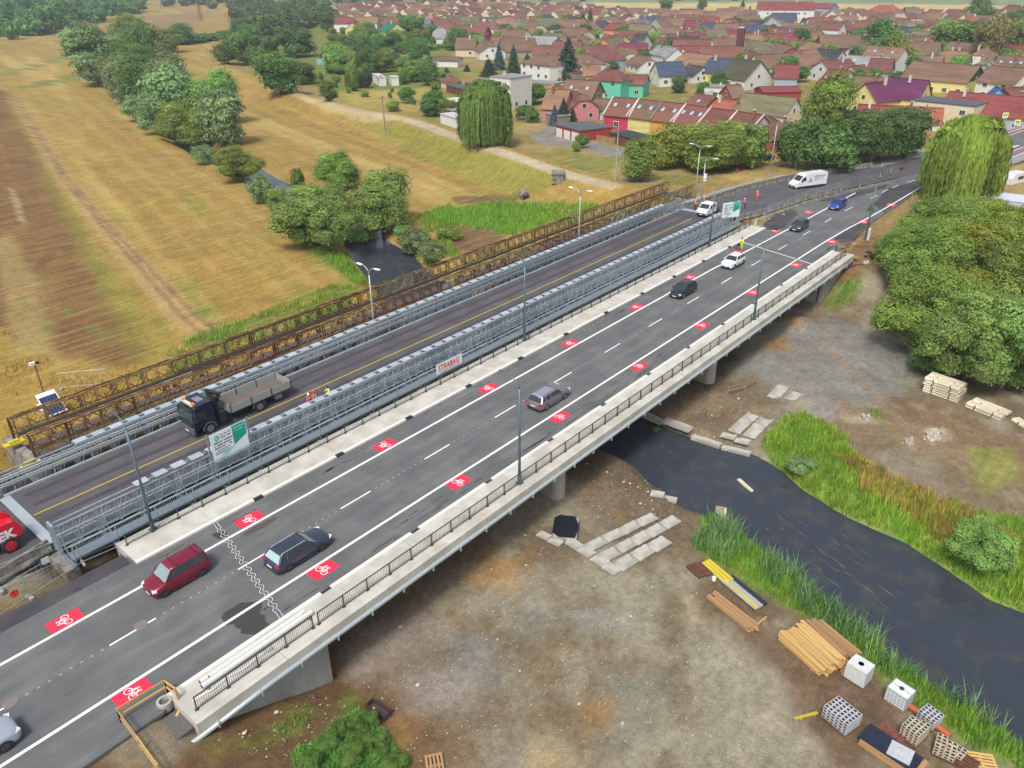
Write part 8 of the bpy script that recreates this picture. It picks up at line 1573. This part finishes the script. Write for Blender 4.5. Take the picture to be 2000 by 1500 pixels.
# ---- solar trailer at the meadow
x, y, z = GT(100, 806); t = empty('solar_trailer', (x, y, z), 0, 'solar powered camera trailer on the meadow behind the old truss', 'trailer')
MB().bb(-.9, .9, -.7, .7, .4, 1.1).build('cabinet', M_WHITE, t); q = empty('solar_panel', (0, -.9, 1.6)); q.parent = t; q.rotation_euler = (math.radians(38), 0, 0)
MB().bb(-.95, .95, -1.5, 1.3, -.03, .03).build('panel_frame', M_WHITE, q); MB().bb(-.85, .85, -1.4, .8, .03, .04).build('cells', M_PV, q)
for i in range(6): MB().bb(-.85+.34*i-.01, -.85+.34*i+.01, -1.4, .8, .041, .045).build('cell_line', M_RIM, q)
MB().tube([(0, .4, 1.0), (0, .4, 5.6)], .09, 8).build('mast', mat('mast_brown', A(140, 110, 100), .5), t); MB().box((-.2, .4, 5.7), (.5, .3, .3)).build('camera', M_WHITE, t); MB().box((.25, .4, 5.65), (.4, .3, .2)).build('camera', M_BLK, t)
for s in (-1, 1): wheel(t, 0, s*.8, .35, .2)
mesh_fence([GT(120, 760)[:2], GT(215, 750)[:2]], Hs(*GT(160, 756)[:2]), None, 'faint mesh fence panel beside the solar trailer')
# ---- poles and wires
M_POLE = mat('concrete_pole', A(176, 170, 160), .9, var=.1); poles = []
def pole(px, py, h, label, twin=False, arm=True):
    x, y, z = GT(px, py); t = empty('power_pole', (x, y, z), math.radians(20), label, 'pole')
    MB().tube([(0, 0, -.3), (0, 0, h)], .17, 8, r2=.1).build('pole', M_POLE, t)
    if twin: MB().tube([(.5, 0, -.3), (.3, 0, h)], .17, 8, r2=.1).build('pole', M_POLE, t)
    if arm: MB().bb(-1.1, 1.1, -.06, .06, h-.7, h-.55).build('crossarm', M_GALVD, t)
    for i in (-1, 0, 1): MB().tube([(i, 0, h-.55), (i, 0, h-.2)], .05, 6).build('insulator', M_BLK, t)
    poles.append((x, y, z+h-.2)); return t
pole(751, 257, 9.5, 'twin concrete power pole at the foot of the levee', True); pole(1202, 353, 10.5, 'concrete power pole beside the levee path', False)
pole(1700, 318, 11, 'power pole standing in the dark thicket'); pole(2040, 420, 11, 'power pole beyond the right frame edge')
for i in (-1, 0, 1):
    for a, b_ in zip(poles[:-1], poles[1:]):
        A0 = Vector(a); B0 = Vector(b_); d = (B0-A0).normalized(); n = Vector((-d.y, d.x, 0)); pts = []
        for k in range(15): q = k/14; p = A0.lerp(B0, q)+n*i*.9; p.z -= 4*1.4*q*(1-q); pts.append(p)
        o = MB().tube(pts, .016, 4).build('overhead_wire', mat('wire', A(120, 122, 124), .5)); tag(o, {(-1): 'overhead wire nearest the river', 0: 'middle overhead wire', 1: 'overhead wire nearest the village'}[i]+(' from the twin pole to the path pole', ' from the path pole to the thicket', ' over the right weeping willow')[poles.index(a)], 'wire')
for px, py, h, l in ((393, 42, 22, 'lattice mast on the far meadow'), (452, 45, 14, 'thin mast at the hedge on the far meadow')):
    x, y, z = GT(px, py); t = empty('lattice_mast', (x, y, z), .4, l, 'mast'); b = MB()
    for sx_, sy_ in ((-1, -1), (1, -1), (1, 1), (-1, 1)): b.beam((sx_*1.6, sy_*1.6, 0), (sx_*.3, sy_*.3, h), .3)
    b.build('legs', M_TIMD, t)
    for k in range(5): s_ = 1.6-1.3*k/5; zz_ = h*k/5; MB().beam((-s_, -s_, zz_), (s_*.85, s_*.85, zz_+h/5), .15).beam((s_, -s_, zz_), (-s_*.85, s_*.85, zz_+h/5), .15).build('bracing', M_TIMD, t)
x, y, z = GT(1090, 350); o = MB().bb(-1.6, 1.6, -1.2, 1.2, -.5, 1.3).bb(-1.75, 1.75, -1.35, 1.35, 1.3, 1.5).build('concrete_chamber', M_OLDC); o.location = (x, y, z); o.rotation_euler = (0, 0, .6); tag(o, 'weathered concrete chamber on the levee slope', 'chamber')
x, y, z = GT(1022, 386); o = MB().tube([(0, -1.2, .5), (0, .6, .8)], .9, 14).build('culvert_outlet', M_OLDC); MB().tube([(0, -1.24, .5), (0, -1.21, .5)], .65, 14).build('bore', M_BLK, o); o.location = (x, y, z); o.rotation_euler = (0, 0, -.5); tag(o, 'round concrete culvert outlet at the foot of the levee', 'culvert')
# ---- right hand depot: pale trailer roofs, caravan, signs, garden wall
x, y = G(1955, 385, 1.2); t = empty('lorry_trailer', (x, y, -1.2), dv((1900, 392), (2000, 405))+.0, 'long pale tarpaulin roof behind the right hand thicket', 'trailer'); MB().bb(-9, 9, -2.6, 2.6, 0, 2.5).bb(-9.1, 9.1, -2.7, 2.7, 2.5, 2.65).build('tarpaulin', mat('pale_tarpaulin', A(206, 214, 226, 1.15), .5, var=.1, scale=.8), t)
x, y = G(1982, 348, 0); t = empty('caravan', (x, y, -1.2), -.3, 'white rounded caravan at the right frame edge', 'caravan'); b = MB(); b.extrude_y([(-3, .5), (3, .5), (3.1, 1.4), (2.3, 2.3), (-2.4, 2.4), (-3.1, 1.6)], -1.1, 1.1); b.build('body', P_WHT, t, fixn=True); MB().bb(-1, 1, -1.12, -1.1, 1.2, 1.8).build('window', M_GLASS, t)
for s in (-1, 1): wheel(t, 0, s*1.0, .35, .2)
for px, py, l in ((1958, 247, 'yellow green backed crossing sign beside the stone wall'), (1981, 262, 'yellow green backed crossing sign nearer the crossing')):
    x, y = G(px, py, -.1); t = empty('crossing_sign', (x, y, -.1), -.9, l, 'sign'); MB().tube([(0, 0, 0), (0, 0, 3.1)], .05, 6).build('post', M_GALV, t); MB().bb(-.7, .7, -.03, .03, 2.0, 3.4).build('panel', mat('fluorescent_yellow', (.75, .85, .02), .5), t); MB().bb(-.4, .4, -.04, -.03, 2.3, 3.1).build('blue_square', mat('sign_blue', (.03, .1, .5), .5), t); MB().face([(-.28, -.045, 2.38), (.28, -.045, 2.38), (0, -.045, 2.95)]).build('white_triangle', M_WHITE, t)
a = Vector(G(1905, 258, -.2)); b_ = Vector(G(1985, 238, -.2)); d = b_-a; n = 8
t = empty('stone_wall', (a.x, a.y, -1.2), math.atan2(d.y, d.x), 'mottled stone garden wall by the far road', 'wall')
for i in range(n): MB().bb(i*d.length/n+.02, (i+1)*d.length/n-.02, -.15, .15, 0, 2.2+.05*(i % 2)).build('wall_panel', M_OLDC, t)
x, y = G(1915, 322, -.1); o = MB().bb(-1.6, 1.6, -.06, .06, 0, 1.5).build('fence_board', mat('pale_board', A(196, 192, 196), .7)); o.location = (x, y, -.2); o.rotation_euler = (0, 0, .3); tag(o, 'pale board fence beside the right weeping willow', 'fence'); 
# low wire fence at the road edge on the right
mesh_fence([(141, -6.4), (133, -8.5), (126, -11.5)], -.6, 'green mesh fences at the road edge before the thicket', 'thin mesh panel at the road edge by the thicket', 3.4)
# garden fence of the levee house
mesh_fence([G(1040, 268, -1.5), G(1085, 256, -1.5)], -1.6, 'garden fence right of the large willow', 'garden fence panel right of the large willow', 3.4)
a = Vector(G(1165, 276, -1.4)); b_ = Vector(G(1225, 286, -1.4)); d = b_-a; t = empty('board_fence', (a.x, a.y, -1.6), math.atan2(d.y, d.x), 'brown board fence below the dark carport', 'fence')
for i in range(int(d.length/.5)): MB().bb(i*.5, i*.5+.46, -.03, .03, 0, 1.7).build('board', M_TIM2, t)
# ================================================================== AIR
hz = MB().bb(-950, 5480, -2550, 5480, -9.5, 60).build('haze', mat('haze_tmp', (1, 1, 1))); hz.data.materials.clear(); hm = bpy.data.materials.new('haze'); hm.use_nodes = True; nt = hm.node_tree
for n in list(nt.nodes):
    if n.type == 'BSDF_PRINCIPLED': nt.nodes.remove(n)
vp = nt.nodes.new('ShaderNodeVolumePrincipled'); vp.inputs['Color'].default_value = (.80, .88, 1, 1); vp.inputs['Density'].default_value = .00024; vp.inputs['Anisotropy'].default_value = .2
nt.links.new(vp.outputs[0], nt.nodes['Material Output'].inputs['Volume']); hz.data.materials.append(hm); hz['kind'] = 'stuff'; hz['label'] = 'thin pale air over the whole valley'
